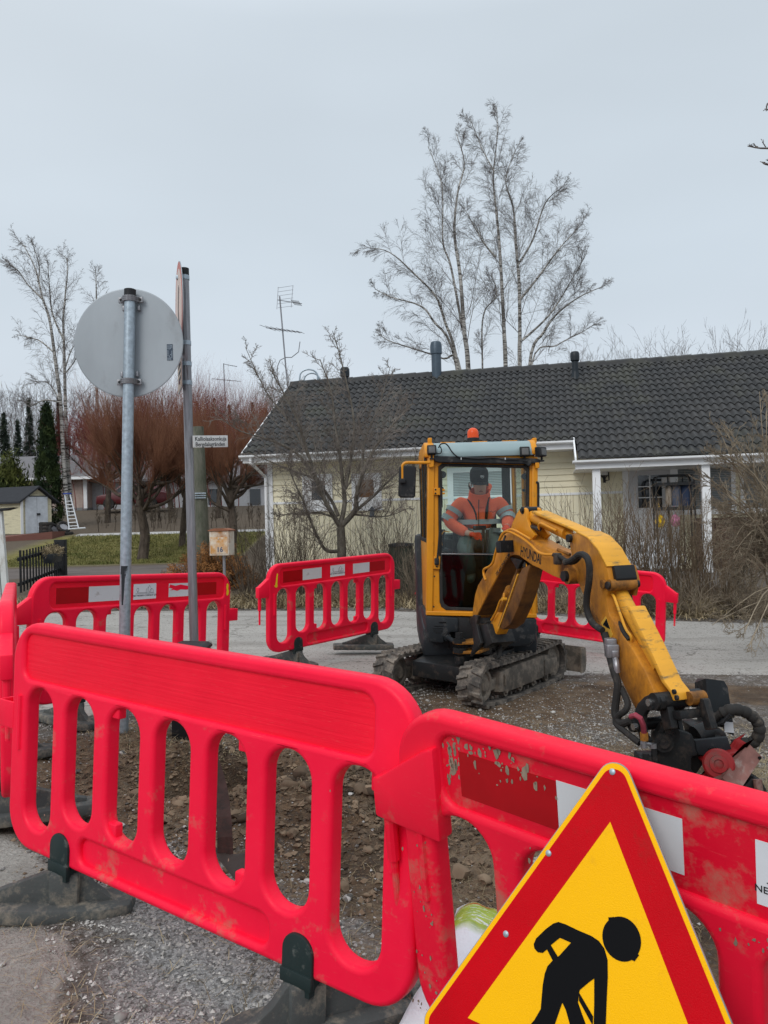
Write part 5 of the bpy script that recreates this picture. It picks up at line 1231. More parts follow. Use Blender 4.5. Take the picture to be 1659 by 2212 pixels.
q = MB(); a = at(*Z5(990, 790), YT+.1); b_ = at(*Z5(1110, 740), YT+.12); q.tube([a, b_], .055, 20); ex.part('pin_cap', q, M_steel, hd)
bx = Thing  # (local alias kept for readability)
Yb = YT+.30
q = MB(); 
def tp3(x, y, yy): return at(*Z5(x, y), yy)
fr_pts = [(1108, 300), (1262, 288), (1292, 345), (1318, 520), (1150, 565), (1130, 640), (1128, 700)]
Lf = [tp3(985, 300, Yb+.16), tp3(1010, 668, Yb+.16), tp3(1128, 700, Yb), tp3(1085, 262, Yb)]
Rf = [tp3(1085, 262, Yb), tp3(1128, 700, Yb), tp3(1345, 720, Yb+.02), tp3(1290, 345, Yb+.02), tp3(1255, 284, Yb+.02)]
vs = Lf+[Rf[2], Rf[3], Rf[4]]+[tp3(1010, 262, Yb+.24), tp3(1200, 300, Yb+.26), tp3(1300, 700, Yb+.26)]
q.add(vs, [(0, 1, 2, 3), (3, 2, 4, 5, 6), (3, 6, 8, 7), (0, 3, 7), (6, 5, 8), (5, 4, 9, 8), (1, 0, 7), (2, 1, 9, 4), (7, 8, 9, 1)])
ex.part('rotator_housing', q, M_skirt, hd)
tplate('housing_bracket', [(1245, 680), (1330, 640), (1350, 790), (1285, 765)], Yb-.03, .04, M_black, .004, hd)
q = MB(); c = at(*Z5(1302, 705), Yb-.032); q.prism([(c.x-.028, c.z-.03), (c.x+.026, c.z-.036), (c.x+.022, c.z+.024), (c.x-.028, c.z+.03)], 'y', c.y-.002, c.y); ex.part('decal', q, M_labw, hd)
# ribbed hose loop
W = [tp3(x, y, yy) for x, y, yy in ((1150, 640, Yb-.04), (1220, 590, Yb-.08), (1310, 552, Yb-.10), (1410, 555, Yb-.10), (1500, 600, Yb-.10), (1565, 670, Yb-.10), (1578, 755, Yb-.10), (1540, 835, Yb-.08), (1450, 862, Yb-.05), (1320, 880, Yb-.02))]
o_ = []
for i in range(len(W)-1):
    p0, p1, p2, p3 = W[max(i-1, 0)], W[i], W[i+1], W[min(i+2, len(W)-1)]
    for k in range(8):
        t_ = k/8; o_.append(.5*((2*p1)+(-p0+p2)*t_+(2*p0-5*p1+4*p2-p3)*t_*t_+(-p0+3*p1-3*p2+p3)*t_**3))
q = MB(); q.tube(o_, [(.034 if (i//2) % 3 else .030)*(0.75 if i < 10 else 1) for i in range(len(o_))], 14); ex.part('wrapped_hose', q, M_rubber, hd)
for k in range(4):
    q = MB(); q.tube([tp3(1190+18*k, 690-6*k, Yb-.06-.02*k), tp3(1260+14*k, 640-14*k, Yb-.08-.02*k), tp3(1340, 580+10*k, Yb-.10)], .009, 6); ex.part('cable', q, M_black, hd)
# red quick-hitch with rusty mounting face
rh = tplate('quick_hitch', [(1075, 1040), (1130, 1100), (1180, 1180), (1135, 1215), (1330, 1030), (1440, 880), (1480, 858), (1420, 930), (1260, 960), (1140, 980)], YT-.04, .10, M_tred, .008)
q = MB(); c = at(*Z5(1205, 1050), YT-.10); Mh = Matrix.Translation(c)@Matrix.Rotation(math.radians(72), 4, 'X')@Matrix.Rotation(math.radians(-20), 4, 'Y')
q.lathe([(.078, -.10), (.080, .0), (.070, .012), (.046, .014), (.044, .024), (.024, .026), (.022, .016), (.010, .018)], n=30, M=Mh); ex.part('hydraulic_motor', q, M_tred, rh)
q = MB(); f1 = [tp3(1480, 856, YT-.02), tp3(1606, 985, YT-.06), tp3(1385, 1312, YT-.20), tp3(1240, 1175, YT-.18)]
f0 = [v+Vector((-.012, .05, -.02)) for v in f1]
q.add(f1+f0, [(0, 1, 2, 3), (4, 5, 6, 7)[::-1], (0, 4, 5, 1), (1, 5, 6, 2), (2, 6, 7, 3), (3, 7, 4, 0)]); fp = ex.part('mounting_plate', q, M_trust, rh)
q = MB(); g1 = [tp3(1240, 1175, YT-.18), tp3(1385, 1312, YT-.20), tp3(1250, 1300, YT-.16), tp3(1125, 1222, YT-.14)]
q.add(g1+[v+Vector((0, .04, 0)) for v in g1], [(0, 1, 2, 3), (4, 5, 6, 7)[::-1], (0, 4, 5, 1), (1, 5, 6, 2), (2, 6, 7, 3), (3, 7, 4, 0)]); ex.part('plate_flange', q, M_trust, rh)
for x, y, yy in ((1582, 992, YT-.065), (1384, 1280, YT-.20)):
    q = MB(); c = tp3(x, y, yy-.004); q.lathe([(.009, 0), (.009, .004)], n=12, M=Matrix.Translation(c)@Matrix.Rotation(math.radians(70), 4, 'X')); ex.part('bolt_hole', q, M_sgb, fp)
tplate('gripper', [(1505, 1180), (1560, 1168), (1610, 1200), (1659, 1290), (1690, 1420), (1600, 1420), (1560, 1380), (1420, 1330), (1400, 1290)], YT-.10, .20, M_steel, .02)
q = MB(); q.tube([tp3(1560, 1190, YT-.12), tp3(1575, 1290, YT-.13), tp3(1560, 1380, YT-.13)], .022, 10); ex.part('gripper_cylinder', q, M_trust)
# fittings left of the head
for x, y0, y1, r, mm in ((520, 760, 830, .022, M_rust), (515, 830, 900, .016, M_galv2), (535, 950, 1030, .018, M_steel), (610, 880, 1010, .016, M_steel), (600, 860, 900, .020, M_galv2)):
    q = MB(); q.tube([tp3(x, y0, YT-.06), tp3(x+4, y1, YT-.06)], r, 8); ex.part('hose_fitting', q, mm)
q = MB(); q.tube([tp3(490, 855, YT-.06), tp3(560, 860, YT-.06), tp3(610, 880, YT-.05)], .012, 8); ex.part('hose_fitting', q, M_galv2)
q = MB(); q.tube([tp3(400, 612, YT-.05), tp3(440, 598, YT-.09), tp3(485, 628, YT-.10), tp3(512, 690, YT-.09), tp3(520, 770, YT-.06)], .015, 10); ex.part('red_hose', q, mat('pink_red_hose', (.30, .05, .075), .5))
q = MB(); q.box((tp3(470, 940, YT-.04).x, YT-.06, tp3(470, 1080, YT).z), (tp3(640, 940, YT-.04).x, YT+.05, tp3(470, 945, YT).z), bev=.01); ex.part('manifold', q, M_steel)
# ---- cab fittings
for x, y, yw, w_, nm in ((510, 275, 0, .082, 0), (1196, 288, 0, .085, 0), (1322, 290, math.radians(38), .085, 0)):
    c = c1(x, y, -.07); lampbox('work_lamp', c, w_, w_*1.0, .075, yw, pitch=-.05)
    q = MB(); q.tube([c+Vector((0, .01, -.04)), c+Vector((0, .02, -.075))], .010, 8); q.box((c.x-.02, c.y, c.z-.085), (c.x+.02, c.y+.05, c.z-.072)); ex.part('lamp_bracket', q, M_black)
c = c1(815, 192, .30); q = MB(); q.lathe([(.058, -.03), (.058, .0), (.052, .006)], c=c, n=24); be_ = ex.part('beacon_base', q, M_black)
q = MB(); q.lathe([(.052, 0), (.053, .045), (.050, .065), (.040, .085), (.022, .097), (.004, .101)], c=c, n=28); ex.part('warning_beacon', q, M_beacon)
def ctube(name, pts, r, m, dy=-.03, parent=None):
    W = [c1(p[0], p[1], p[2] if len(p) > 2 else dy) for p in pts]; o_ = []
    for i in range(len(W)-1):
        p0, p1, p2, p3 = W[max(i-1, 0)], W[i], W[i+1], W[min(i+2, len(W)-1)]
        for k in range(4):
            t_ = k/4; o_.append(.5*((2*p1)+(-p0+p2)*t_+(2*p0-5*p1+4*p2-p3)*t_*t_+(-p0+3*p1-3*p2+p3)*t_**3))
    o_.append(W[-1]); q = MB(); q.tube(o_, r, 8); return ex.part(name, q, m, parent)
ctube('lamp_cable', [(560, 262), (575, 235), (605, 228), (630, 245), (660, 290), (700, 325), (760, 333), (860, 340), (960, 334), (1050, 344), (1150, 345)], .006, M_black, -.065)
ctube('lamp_cable', [(545, 300), (575, 300), (582, 275), (572, 250)], .005, M_black, -.06)
for x in (727, 1052):
    q = MB(); c = c1(x, 340, -.073); q.box((c.x-.003, c.y-.003, c.z-.010), (c.x+.003, c.y+.003, c.z+.010)); ex.part('cable_tie', q, M_white)
ma = ctube('mirror_arm', [(500, 369), (400, 369), (330, 369), (305, 378), (293, 400), (293, 450), (293, 495)], .0135, M_yelcab, -.05)
plate('mirror', [[(268, 408), (285, 394), (380, 396), (394, 410), (388, 618), (376, 630), (280, 630), (262, 612)]], M_black, -.06, .055, .014, None, 3)
q = MB(); c = c1(296, 505, -.08); q.box((c.x-.022, c.y-.02, c.z-.022), (c.x+.026, c.y+.02, c.z+.022), bev=.008); ex.part('mirror_clamp', q, M_black, parent=ma)
for pts in ([(487, 318), (524, 318), (524, 400), (512, 408), (490, 408), (487, 390)], [(1264, 368), (1296, 368), (1296, 412), (1268, 416)]):
    plate('bracket', [pts], M_yelcab, -.055, .045, .006)
plate('hinge', [[(525, 557), (568, 557), (606, 567), (606, 578), (580, 580), (580, 590), (606, 592), (606, 602), (568, 610), (525, 608)]], M_yelcab, -.035, .025, .004, cab)
plate('hinge', [[(524, 1062), (572, 1060), (568, 1155), (522, 1152)]], M_yelcab, -.03, .02, .004, cab)
for x, y in ((538, 568), (538, 596), (548, 1135), (530, 1208), (525, 1432), (1222, 1445)):
    q = MB(); c = c1(x, y, -.036); q.lathe([(.008, -.002), (.008, .003), (.003, .005)], n=10, M=Matrix.Translation(c)@Matrix.Rotation(math.radians(90), 4, 'X')); ex.part('bolt', q, M_steel, cab)
ctube('wiper_arm', [(548, 1100), (556, 1040), (566, 920), (575, 780), (580, 640), (578, 540)], .009, M_black, -.045)
ctube('wiper_blade', [(586, 700), (584, 560), (582, 430)], .007, M_rubber, -.012)
q = MB(); c = c1(548, 1095, -.045); q.box((c.x-.022, c.y-.02, c.z-.035), (c.x+.018, c.y+.03, c.z+.025), bev=.008); ex.part('wiper_motor', q, M_black)
ctube('grab_handle', [(1280, 512), (1292, 520), (1296, 545), (1296, 700)], .011, M_black, -.02)
for x, y, r in ((592, 458, .032), (586, 560, .016), (1196, 470, .028), (1190, 572, .014)):
    q = MB(); c = c1(x, y, .03); q.lathe([(r, 0), (r, .02), (r*.6, .03)], n=20, M=Matrix.Translation(c)@Matrix.Rotation(math.radians(-90), 4, 'X')); ex.part('window_latch', q, M_black, cab)

# ================================================================== OPERATOR
def P5(x, y, Y): return at(918.1+.1628*x, 945.1+.1628*y, Y)
YP = YC+.52
def skin(name, verts, edges, m, sub=2, root=0, off=(0, 0, 0), smooth_it=True):
    me = bpy.data.meshes.new(name); me.from_pydata([v[0] for v in verts], edges, [])
    ob = bpy.data.objects.new(name, me); COL.objects.link(ob)
    sm_ = ob.modifiers.new('s', 'SKIN'); sm_.use_smooth_shade = True; sm_.branch_smoothing = .6
    sv = me.skin_vertices[0].data
    for i, v in enumerate(verts):
        r = v[1]; sv[i].radius = (r, r) if not isinstance(r, tuple) else r
    sv[root].use_root = True
    ss_ = ob.modifiers.new('d', 'SUBSURF'); ss_.levels = sub; ss_.render_levels = sub
    bpy.context.view_layer.update()
    return eval_mesh(ob, name, m, Matrix.Translation(-Vector(off)))
pel = P5(700, 1330, YP+.14); 
pr = Thing('person', 'excavator operator in an orange high-visibility jacket and black cap, looking down', 'person', pel)
chest = P5(720, 960, YP+.10); waist = P5(705, 1180, YP+.13); neckb = P5(722, 790, YP+.06); chin = P5(735, 700, YP+.02); headc = P5(722, 600, YP+.02); topc = P5(715, 470, YP+.045)
shL = P5(470, 860, YP+.10); shR = P5(985, 850, YP+.10); elL = P5(300, 1110, YP+.06); elR = P5(1110, 1070, YP+.04); wrL = P5(560, 1270, YP-.10); wrR = P5(1085, 1190, YP-.12)
haL = P5(650, 1290, YP-.16); haR = P5(1080, 1190, YP-.17)
hipL = P5(600, 1350, YP+.12); hipR = P5(860, 1350, YP+.12); knL = P5(520, 1450, YP-.22); knR = P5(960, 1440, YP-.22); anL = P5(620, 1850, YP-.20); anR = P5(900, 1850, YP-.20); toL = P5(600, 1900, YP-.34); toR = P5(920, 1900, YP-.34)
def fingers(h, d, side, V_, E_, hi):
    # four bent fingers and a thumb rooted in the palm
    for k in range(4):
        o_ = side*(-.024+.016*k); L_ = (.030, .034, .033, .026)[k]; b0 = h+o_+d*.035; m0 = b0+d*L_; e0 = m0+d*L_*.4+Vector((0, .004, -.022))
        i = len(V_); V_ += [(b0, .0085), (m0, .008), (e0, .0068)]; E_ += [(hi, i), (i, i+1), (i+1, i+2)]
    i = len(V_); b0 = h-side*.034+d*.004+Vector((0, 0, .004)); V_ += [(b0, .010), (b0+d*.026-side*.008, .009), (b0+d*.046+Vector((0, 0, -.008)), .0075)]; E_ += [(hi, i), (i, i+1), (i+1, i+2)]
B_v = [(pel, (.15, .11)), (waist, (.135, .095)), (chest, (.155, .105)), (neckb, .052), (chin, (.058, .066)), (headc, (.078, .090)), (topc, (.070, .085)),
       (shL, .062), (elL, .045), (wrL, .030), (haL, (.034, .018)), (shR, .062), (elR, .045), (wrR, .030), (haR, (.034, .018)),
       (hipL, .09), (knL, .062), (anL, .045), (toL, .038), (hipR, .09), (knR, .062), (anR, .045), (toR, .038)]
B_e = [(0, 1), (1, 2), (2, 3), (3, 4), (4, 5), (5, 6), (2, 7), (7, 8), (8, 9), (9, 10), (2, 11), (11, 12), (12, 13), (13, 14), (0, 15), (15, 16), (16, 17), (17, 18), (0, 19), (19, 20), (20, 21), (21, 22)]
body_me = skin('body', B_v, B_e, M_skin, 2, 0, pel); body_o = link('body', body_me, pr.o)
# jacket follows the torso and arms
jv = [(P5(705, 1240, YP+.13), (.19, .13)), (waist, (.215, .14)), (chest, (.205, .13)), (P5(722, 850, YP+.09), (.085, .075)),
      (shL, .092), (P5(380, 1000, YP+.08), .080), (elL, .074), (P5(420, 1200, YP-.02), .062), (wrL, .050), (shR, .092), (P5(1060, 980, YP+.07), .078), (elR, .072), (wrR, .052)]
je = [(0, 1), (1, 2), (2, 3), (2, 4), (4, 5), (5, 6), (6, 7), (7, 8), (2, 9), (9, 10), (10, 11), (11, 12)]
jk = link('jacket', skin('jacket', jv, je, M_jacket, 2, 0, pel), pr.o)
tv = [(pel, (.165, .12)), (hipL, .10), (knL, .085), (anL, .065), (hipR, .10), (knR, .085), (anR, .065)]
link('trousers', skin('trousers', tv, [(0, 1), (1, 2), (2, 3), (0, 4), (4, 5), (5, 6)], M_trous, 2, 0, pel), pr.o)
# collar + hood
q = MB()
for k, (r, z, yy) in enumerate(((.088, -.035, .01), (.088, 0, .0), (.084, .03, -.005), (.086, .045, -.005))): pass
col = P5(722, 760, YP+.05)
q.lathe([(.12, -.075), (.108, -.03), (.100, .02), (.100, .040), (.090, .042), (.088, .0), (.09, -.06)], c=col, n=28, M=Matrix.Translation(col)@Matrix.Rotation(math.radians(28), 4, 'X')@Matrix.Translation(-col)); ex_c = pr.part('collar', q, M_jacket, parent=jk)
q = MB(); q.tube([P5(600, 760, YP+.12), P5(650, 720, YP+.17), P5(720, 680, YP+.20), P5(800, 650, YP+.17), P5(850, 650, YP+.09), P5(845, 700, YP+.04)], [.02, .035, .045, .040, .030, .018], 12); pr.part('hood', q, M_jacket, parent=jk)
# reflective bands (tubes of tape around sleeves and chest)
def band(a, b_, r0, r1, n=20, nm='reflective_band', fl=1.0, M=None):
    q = MB(); d = (b_-a).normalized(); u_ = d.orthogonal().normalized(); v_ = d.cross(u_); vs = []
    for c_, r in ((a, r0), (b_, r1)):
        for k in range(n):
            t_ = 2*math.pi*k/n; vs.append(c_+u_*math.cos(t_)*r+v_*math.sin(t_)*r)
    q.add(vs, [(k, (k+1) % n, n+(k+1) % n, n+k) for k in range(n)], True); pr.part(nm, q, M_refl, parent=jk)
a5 = P5(380, 1000, YP+.08); band(shL.lerp(a5, .75), a5.lerp(elL, .15), .085, .083); band(a5.lerp(elL, .62), a5.lerp(elL, 1.15), .080, .077)
a6 = P5(1060, 980, YP+.07); band(shR.lerp(a6, .8), a6.lerp(elR, .25), .083, .080); band(a6.lerp(elR, .8), elR.lerp(wrR, .35), .076, .072)
for (y0, y1, ww) in ((1085, 1150, .228), (1205, 1262, .215)):
    q = MB(); vs = []
    for yy in (y0, y1):
        c_ = P5(710, yy, YP+.12)
        for k in range(32):
            t_ = 2*math.pi*k/32; vs.append(c_+Vector((math.cos(t_)*ww, math.sin(t_)*.155, 0)))
    q.add(vs, [(k, (k+1) % 32, 32+(k+1) % 32, 32+k) for k in range(32)], True); pr.part('reflective_band', q, M_refl, parent=jk)
def onfront(x, y, d=0): return P5(x, y, YP+.10-.158+d)
for pts in ([(565, 820), (600, 865), (650, 950), (675, 1020), (684, 1095)], [(855, 790), (835, 860), (820, 960), (812, 1085)]):
    q = MB(); W = [onfront(x, y, (.04 if i == 0 else .012 if i == 1 else 0)) for i, (x, y) in enumerate(pts)]
    q.tube(W, [.006, .009, .008 if pts[0][0] < 600 else .016, .008 if pts[0][0] < 600 else .014, .006], 6); pr.part('zip_pocket', q, M_sgb, parent=jk)
q = MB(); q.tube([onfront(715, 800, .03), onfront(712, 900), onfront(712, 1000), onfront(712, 1200)], .004, 6); pr.part('zip', q, M_ink, parent=jk)
q = MB(); rz = random.Random(4); xx = 855
W = []
while xx < 940: W.append(onfront(xx, 985+rz.uniform(-14, 12)+(xx-900)*-.12, -.006)); xx += 7
q.tube(W, .0022, 4); pr.part('chest_logo', q, M_ink, parent=jk)
# gloves
for h, d, sd__, nm in ((haL, Vector((.8, -.5, -.15)).normalized(), Vector((0, -.15, 1)).normalized(), 'glove'), (haR, Vector((-.1, -.9, -.2)).normalized(), Vector((1, 0, .2)).normalized(), 'glove'), ):
    V_ = [(h-d*.05, (.036, .036)), (h, (.040, .024)), (h+d*.03, (.036, .020))]; E_ = [(0, 1), (1, 2)]
    fingers(h, d, sd__, V_, E_, 2); link('glove', skin('glove', V_, E_, mat('orange_work_glove', (.80, .075, .03), .8) if 'orange_work_glove' not in MATS else MATS['orange_work_glove'], 1, 0, pel), pr.o)
# cap, hair, ear, face
capc = P5(717, 530, YP+.03); Mc = Matrix.Translation(capc)@Matrix.Rotation(math.radians(10), 4, 'X')
q = MB(); q.lathe([(.0845, -.040), (.088, -.01), (.090, .03), (.084, .07), (.064, .098), (.036, .112), (.004, .115)], n=28, M=Mc@Matrix.Diagonal((1, 1.14, 1, 1))); cp = pr.part('cap', q, M_cap)
q = MB(); bmv = []; fs = []
n = 14
for k in range(n+1):
    a = math.pi*(1.12+ .76*k/n); bmv += [Mc@Vector((math.cos(a)*.083, math.sin(a)*.094, -.035)), Mc@Vector((math.cos(a)*.090, math.sin(a)*.094-.055*math.sin(math.pi*k/n)**.6, -.052))]
bmv2 = [v+Vector((0, 0, -.004)) for v in bmv]; m_ = len(bmv)
q.add(bmv+bmv2, [(2*k, 2*k+1, 2*k+3, 2*k+2) for k in range(n)]+[(m_+2*k+2, m_+2*k+3, m_+2*k+1, m_+2*k) for k in range(n)]+[(2*k+1, m_+2*k+1, m_+2*k+3, 2*k+3) for k in range(n)], True); pr.part('cap_peak', q, M_cap, parent=cp)
lc_ = Mc@Vector((.018, -.1005, .022)); ML_ = Matrix.Translation(lc_)@Matrix.Rotation(math.radians(14), 4, 'Z')@Matrix.Rotation(math.radians(82), 4, 'X')
q = MB(); ringp = [ML_@Vector((.017*math.cos(t_), .017*math.sin(t_), 0)) for t_ in np.linspace(0, 2*math.pi, 20)]; q.tube(ringp, .0016, 4); pr.part('cap_emblem', q, M_labw, parent=cp)
me = text_mesh('cap_letters', 'FK', .022, ML_@Matrix.Translation((0, 0, .001)), M_labw, pel, off=.0008); link('cap_letters', me, cp)
q = MB()
q.tube([P5(600, 600, YP+.03), P5(595, 650, YP+.04), P5(600, 690, YP+.06)], [.016, .016, .008], 8); q.tube([P5(825, 590, YP+.04), P5(830, 640, YP+.05)], [.014, .010], 8)
pr.part('hair', q, M_hair)
q = MB(); c = P5(608, 625, YP+.02); q.lathe([(.004, -.02), (.012, -.012), (.014, .006), (.008, .018)], c=c, n=10); er = pr.part('ear', q, M_skin); 
q = MB(); q.tube([P5(602, 605, YP-.0), P5(604, 630, YP-.005), P5(608, 655, YP-.0)], [.007, .007, .004], 8); pr.part('earphone', q, M_white, parent=er)
fy = YP+.02-.083
q = MB(); q.tube([P5(742, 615, fy+.014), P5(743, 655, fy-.006), P5(744, 672, fy-.012), P5(744, 682, fy+.012)], [.007, .009, .012, .006], 8); pr.part('nose', q, M_skin)
for x in (705, 780):
    q = MB(); q.tube([P5(x-20, 622, fy+.016), P5(x, 626, fy+.006), P5(x+20, 622, fy+.014)], [.003, .005, .003], 6); pr.part('eye', q, mat('dark_eye', (.05, .03, .025), .5) if 'dark_eye' not in MATS else MATS['dark_eye'])
    q = MB(); q.tube([P5(x-24, 604, fy+.014), P5(x, 600, fy+.0), P5(x+24, 604, fy+.012)], [.003, .0042, .003], 6); pr.part('eyebrow', q, M_hair)
q = MB(); q.tube([P5(718, 716, fy+.018), P5(742, 712, fy+.004), P5(766, 716, fy+.018)], [.003, .006, .003], 6); pr.part('mouth', q, mat('lips', (.26, .10, .085), .6))
# ================================================================== PLANTS: generators
RND = random.Random(21)
def bark(name, a, b_, sc=8, rough=.9, stretch=(1, 1, .3)):
    m, t, b = nodes(name); v = coords(t, stretch); n = noise(t, v, sc, 6, .7)
    t.links.new(mixc(t, ramp(t, n, .35, .65), a, b_), b.inputs['Base Color']); b.inputs['Roughness'].default_value = rough; b.inputs['Specular IOR Level'].default_value = .15
    bump(t, b, n, .5, .02); return m
def birch_bark():
    m, t, b = nodes('white_birch_bark'); v = coords(t, (1.5, 1.5, 9)); n = noise(t, v, 2.2, 5, .65); n2 = noise(t, coords(t, (1, 1, .5)), 1.2, 3)
    c = mixc(t, ramp(t, n, .48, .58), (.42, .40, .37), (.035, .03, .028)); c = mixc(t, ramp(t, n2, .5, .62, 0, .7), c, (.06, .052, .045))
    t.links.new(c, b.inputs['Base Color']); b.inputs['Roughness'].default_value = .85; b.inputs['Specular IOR Level'].default_value = .2; return m
M_birch = birch_bark()
M_twig = bark('dark_birch_twigs', (.10, .085, .08), (.21, .185, .17))
M_apple = bark('grey_brown_apple_bark', (.06, .05, .042), (.20, .18, .15), 14)
M_apt = bark('apple_twigs', (.10, .08, .068), (.28, .245, .215), 3)
M_will = bark('dark_willow_bark', (.035, .027, .022), (.12, .095, .075), 9)
M_wtw = bark('red_brown_willow_shoots', (.10, .036, .022), (.34, .165, .095), 2.0)
M_wred = bark('red_shoots', (.11, .022, .022), (.30, .085, .075), 2.0)
M_shrub = bark('brown_shrub_stems', (.10, .072, .048), (.25, .19, .13), 2)
M_shrubd = bark('dark_shrub_stems', (.055, .042, .032), (.15, .12, .09), 2)
M_pale = bark('pale_tangled_twigs', (.14, .112, .08), (.36, .30, .22), 2)
def rv(r=1.0): return Vector((RND.gauss(0, r), RND.gauss(0, r), RND.gauss(0, r)))
def grow(S_, p, d, L, r, lv, C):
    """C: per level dicts: n children, len ratio, angle, wiggle, up"""
    c = C[lv]; ns = c.get('ns', 5); st = L/ns; r1 = r; bank = S_[min(lv, len(S_)-1)]; last = lv == len(C)-1
    for i in range(ns):
        d = (d+rv(c['wig'])+Vector((0, 0, c['up']*(1 if not c.get('droop') else (1-2.2*i/ns))))).normalized()
        q = p+d*st; rn = r*(1-(i+1)/ns*(1-c.get('tip', .25))); bank.add(p, q, r1, rn); r1 = rn
        if not last and (i+1)/ns > c.get('start', .15):
            k = c['n']/ns; k = int(k)+(RND.random() < k-int(k))
            for _ in range(k):
                side = d.orthogonal().normalized(); side.rotate(Matrix.Rotation(RND.uniform(0, 6.283), 3, d))
                a = c['ang']*RND.uniform(.7, 1.3); nd = (d*math.cos(a)+side*math.sin(a)).normalized()
                t_ = RND.random(); pp = p.lerp(q, t_)
                grow(S_, pp, nd, L*c['ratio']*RND.uniform(.6, 1.2)*(1.15-.6*(i+1)/ns), max(rn*c.get('rr', .55), c.get('rmin', .003)), lv+1, C)
        p = q
def plant(name, label, cat, base, mats, n=2, group=None):
    t = Thing(name, label, cat, base, group); return t, [Segs() for _ in range(n)]
def finish(t, S_, names, mats, sides=(6, 3, 3)):
    for s_, nm, m, k in zip(S_, names, mats, sides):
        if s_.a: link(nm, s_.mesh(nm, m, t.loc, k), t.o)
def limb(S_, pts, r0, r1, nchild, clen, C, lv=0, bank=0, ang=.8, start=.2, r_child=None, updir=.35, stop=1.0, sub=5):
    """follow a given polyline and let side branches grow from it"""
    W = []
    for i in range(len(pts)-1):
        p0, p1, p2, p3 = pts[max(i-1, 0)], pts[i], pts[i+1], pts[min(i+2, len(pts)-1)]
        for k in range(sub):
            t_ = k/sub; W.append(.5*((2*p1)+(-p0+p2)*t_+(2*p0-5*p1+4*p2-p3)*t_*t_+(-p0+3*p1-3*p2+p3)*t_**3))
    W.append(pts[-1]); n = len(W)
    for i in range(n-1):
        f = i/(n-1); ra = r0+(r1-r0)*f; rb = r0+(r1-r0)*(i+1)/(n-1); S_[bank].add(W[i], W[i+1], ra, rb)
    tot = nchild
    for k in range(tot):
        f = start+(stop-start)*(k+RND.random())/tot; i = min(int(f*(n-1)), n-2); p = W[i].lerp(W[i+1], RND.random()); d = (W[i+1]-W[i]).normalized()
        side = d.orthogonal().normalized(); side.rotate(Matrix.Rotation(RND.uniform(0, 6.283), 3, d)); a = ang*RND.uniform(.65, 1.25)
        nd = (d*math.cos(a)+side*math.sin(a)+Vector((0, 0, updir))).normalized()
        L_ = clen*(1.15-.75*f)*RND.uniform(.6, 1.2); rr_ = (r0+(r1-r0)*f)*.42 if r_child is None else r_child
        grow(S_, p, nd, L_, max(rr_, .008), lv, C)
def pxy(pts, Y, zf): return [at(*zf(x, y), Y+(0 if True else 0)) for x, y in pts]
# ------------------------------------------------------------------ the big birches behind the house
def Z6(x, y): return (756+.358*x, 216+.358*y)
CB = [dict(n=8, ratio=.55, ang=.55, wig=.07, up=.03, ns=9, start=.1, rr=.5, rmin=.0055, tip=.2),
      dict(n=5, ratio=.72, ang=.55, wig=.10, up=-.01, ns=6, start=.1, rr=.55, rmin=.0036, tip=.4),
      dict(n=4, ratio=.80, ang=.5, wig=.10, up=-.05, ns=4, rr=.7, rmin=.0029, tip=.6),
      dict(n=0, ratio=0, ang=0, wig=.13, up=-.14, ns=3, tip=.6)]
def birch(label, Y, zf, limbs, C, base_px, wsc=1., group='birches', name='birch_tree'):
    b0 = at(*zf(*base_px), Y); gz = float(terrain(b0.x, b0.y)); t, S_ = plant(name, label, 'tree', (b0.x, b0.y, gz), None, 4, group)
    for k, (pts, r0, r1, nc, cl_) in enumerate(limbs):
        P = [at(*zf(x, y), Y+math.sin(k*2.3)*.5+(i*.25*math.cos(k*1.9))) for i, (x, y) in enumerate(pts)]
        if pts[0][1] > 1500 and zf is Z6:
            P = [Vector((P[0].x+(P[0].x-P[1].x)*.6, P[0].y, gz-.1))]+P
        S2 = [S_[1], S_[1], S_[2], S_[2]]
        if r0 >= .065 and k: q_ = Segs(); limb([q_], P, r0, r1, 0, 0, C); link('trunk', q_.mesh('trunk', M_birch, t.loc, 8), t.o)
        elif k: q_ = Segs(); limb([q_], P, r0, r1, 0, 0, C); link('limb', q_.mesh('limb', M_birch, t.loc, 6), t.o)
        else: limb([S_[0]], P, r0, r1, 0, 0, C)
        # children
        Sx = [S_[1], S_[1], S_[2], S_[2]]
        W = P
        class B: pass
        limbchildren(W, r0, r1, int(nc*1.25), cl_*wsc*1.22, C, Sx)
    finish(t, S_, ('trunk', 'branches', 'twigs', 'limbs'), (M_birch, M_twig, M_twig, M_birch), (8, 4, 3, 6)); return t
def limbchildren(W, r0, r1, nc, cl_, C, Sx, start=.22, ang=.62, up=.45):
    n = len(W)
    for k in range(nc):
        f = start+(1-start)*(k+RND.random())/nc; x = f*(n-1); i = min(int(x), n-2); p = W[i].lerp(W[i+1], x-i); d = (W[i+1]-W[i]).normalized()
        side = d.orthogonal().normalized(); side.rotate(Matrix.Rotation(RND.uniform(0, 6.283), 3, d)); a = ang*RND.uniform(.65, 1.3)
        nd = (d*math.cos(a)+side*math.sin(a)+Vector((0, 0, up*.5))).normalized()
        grow(Sx, p, nd, cl_*(1.15-.88*f)*RND.uniform(.6, 1.15), max((r0+(r1-r0)*f)*.20, .007), 0, C)
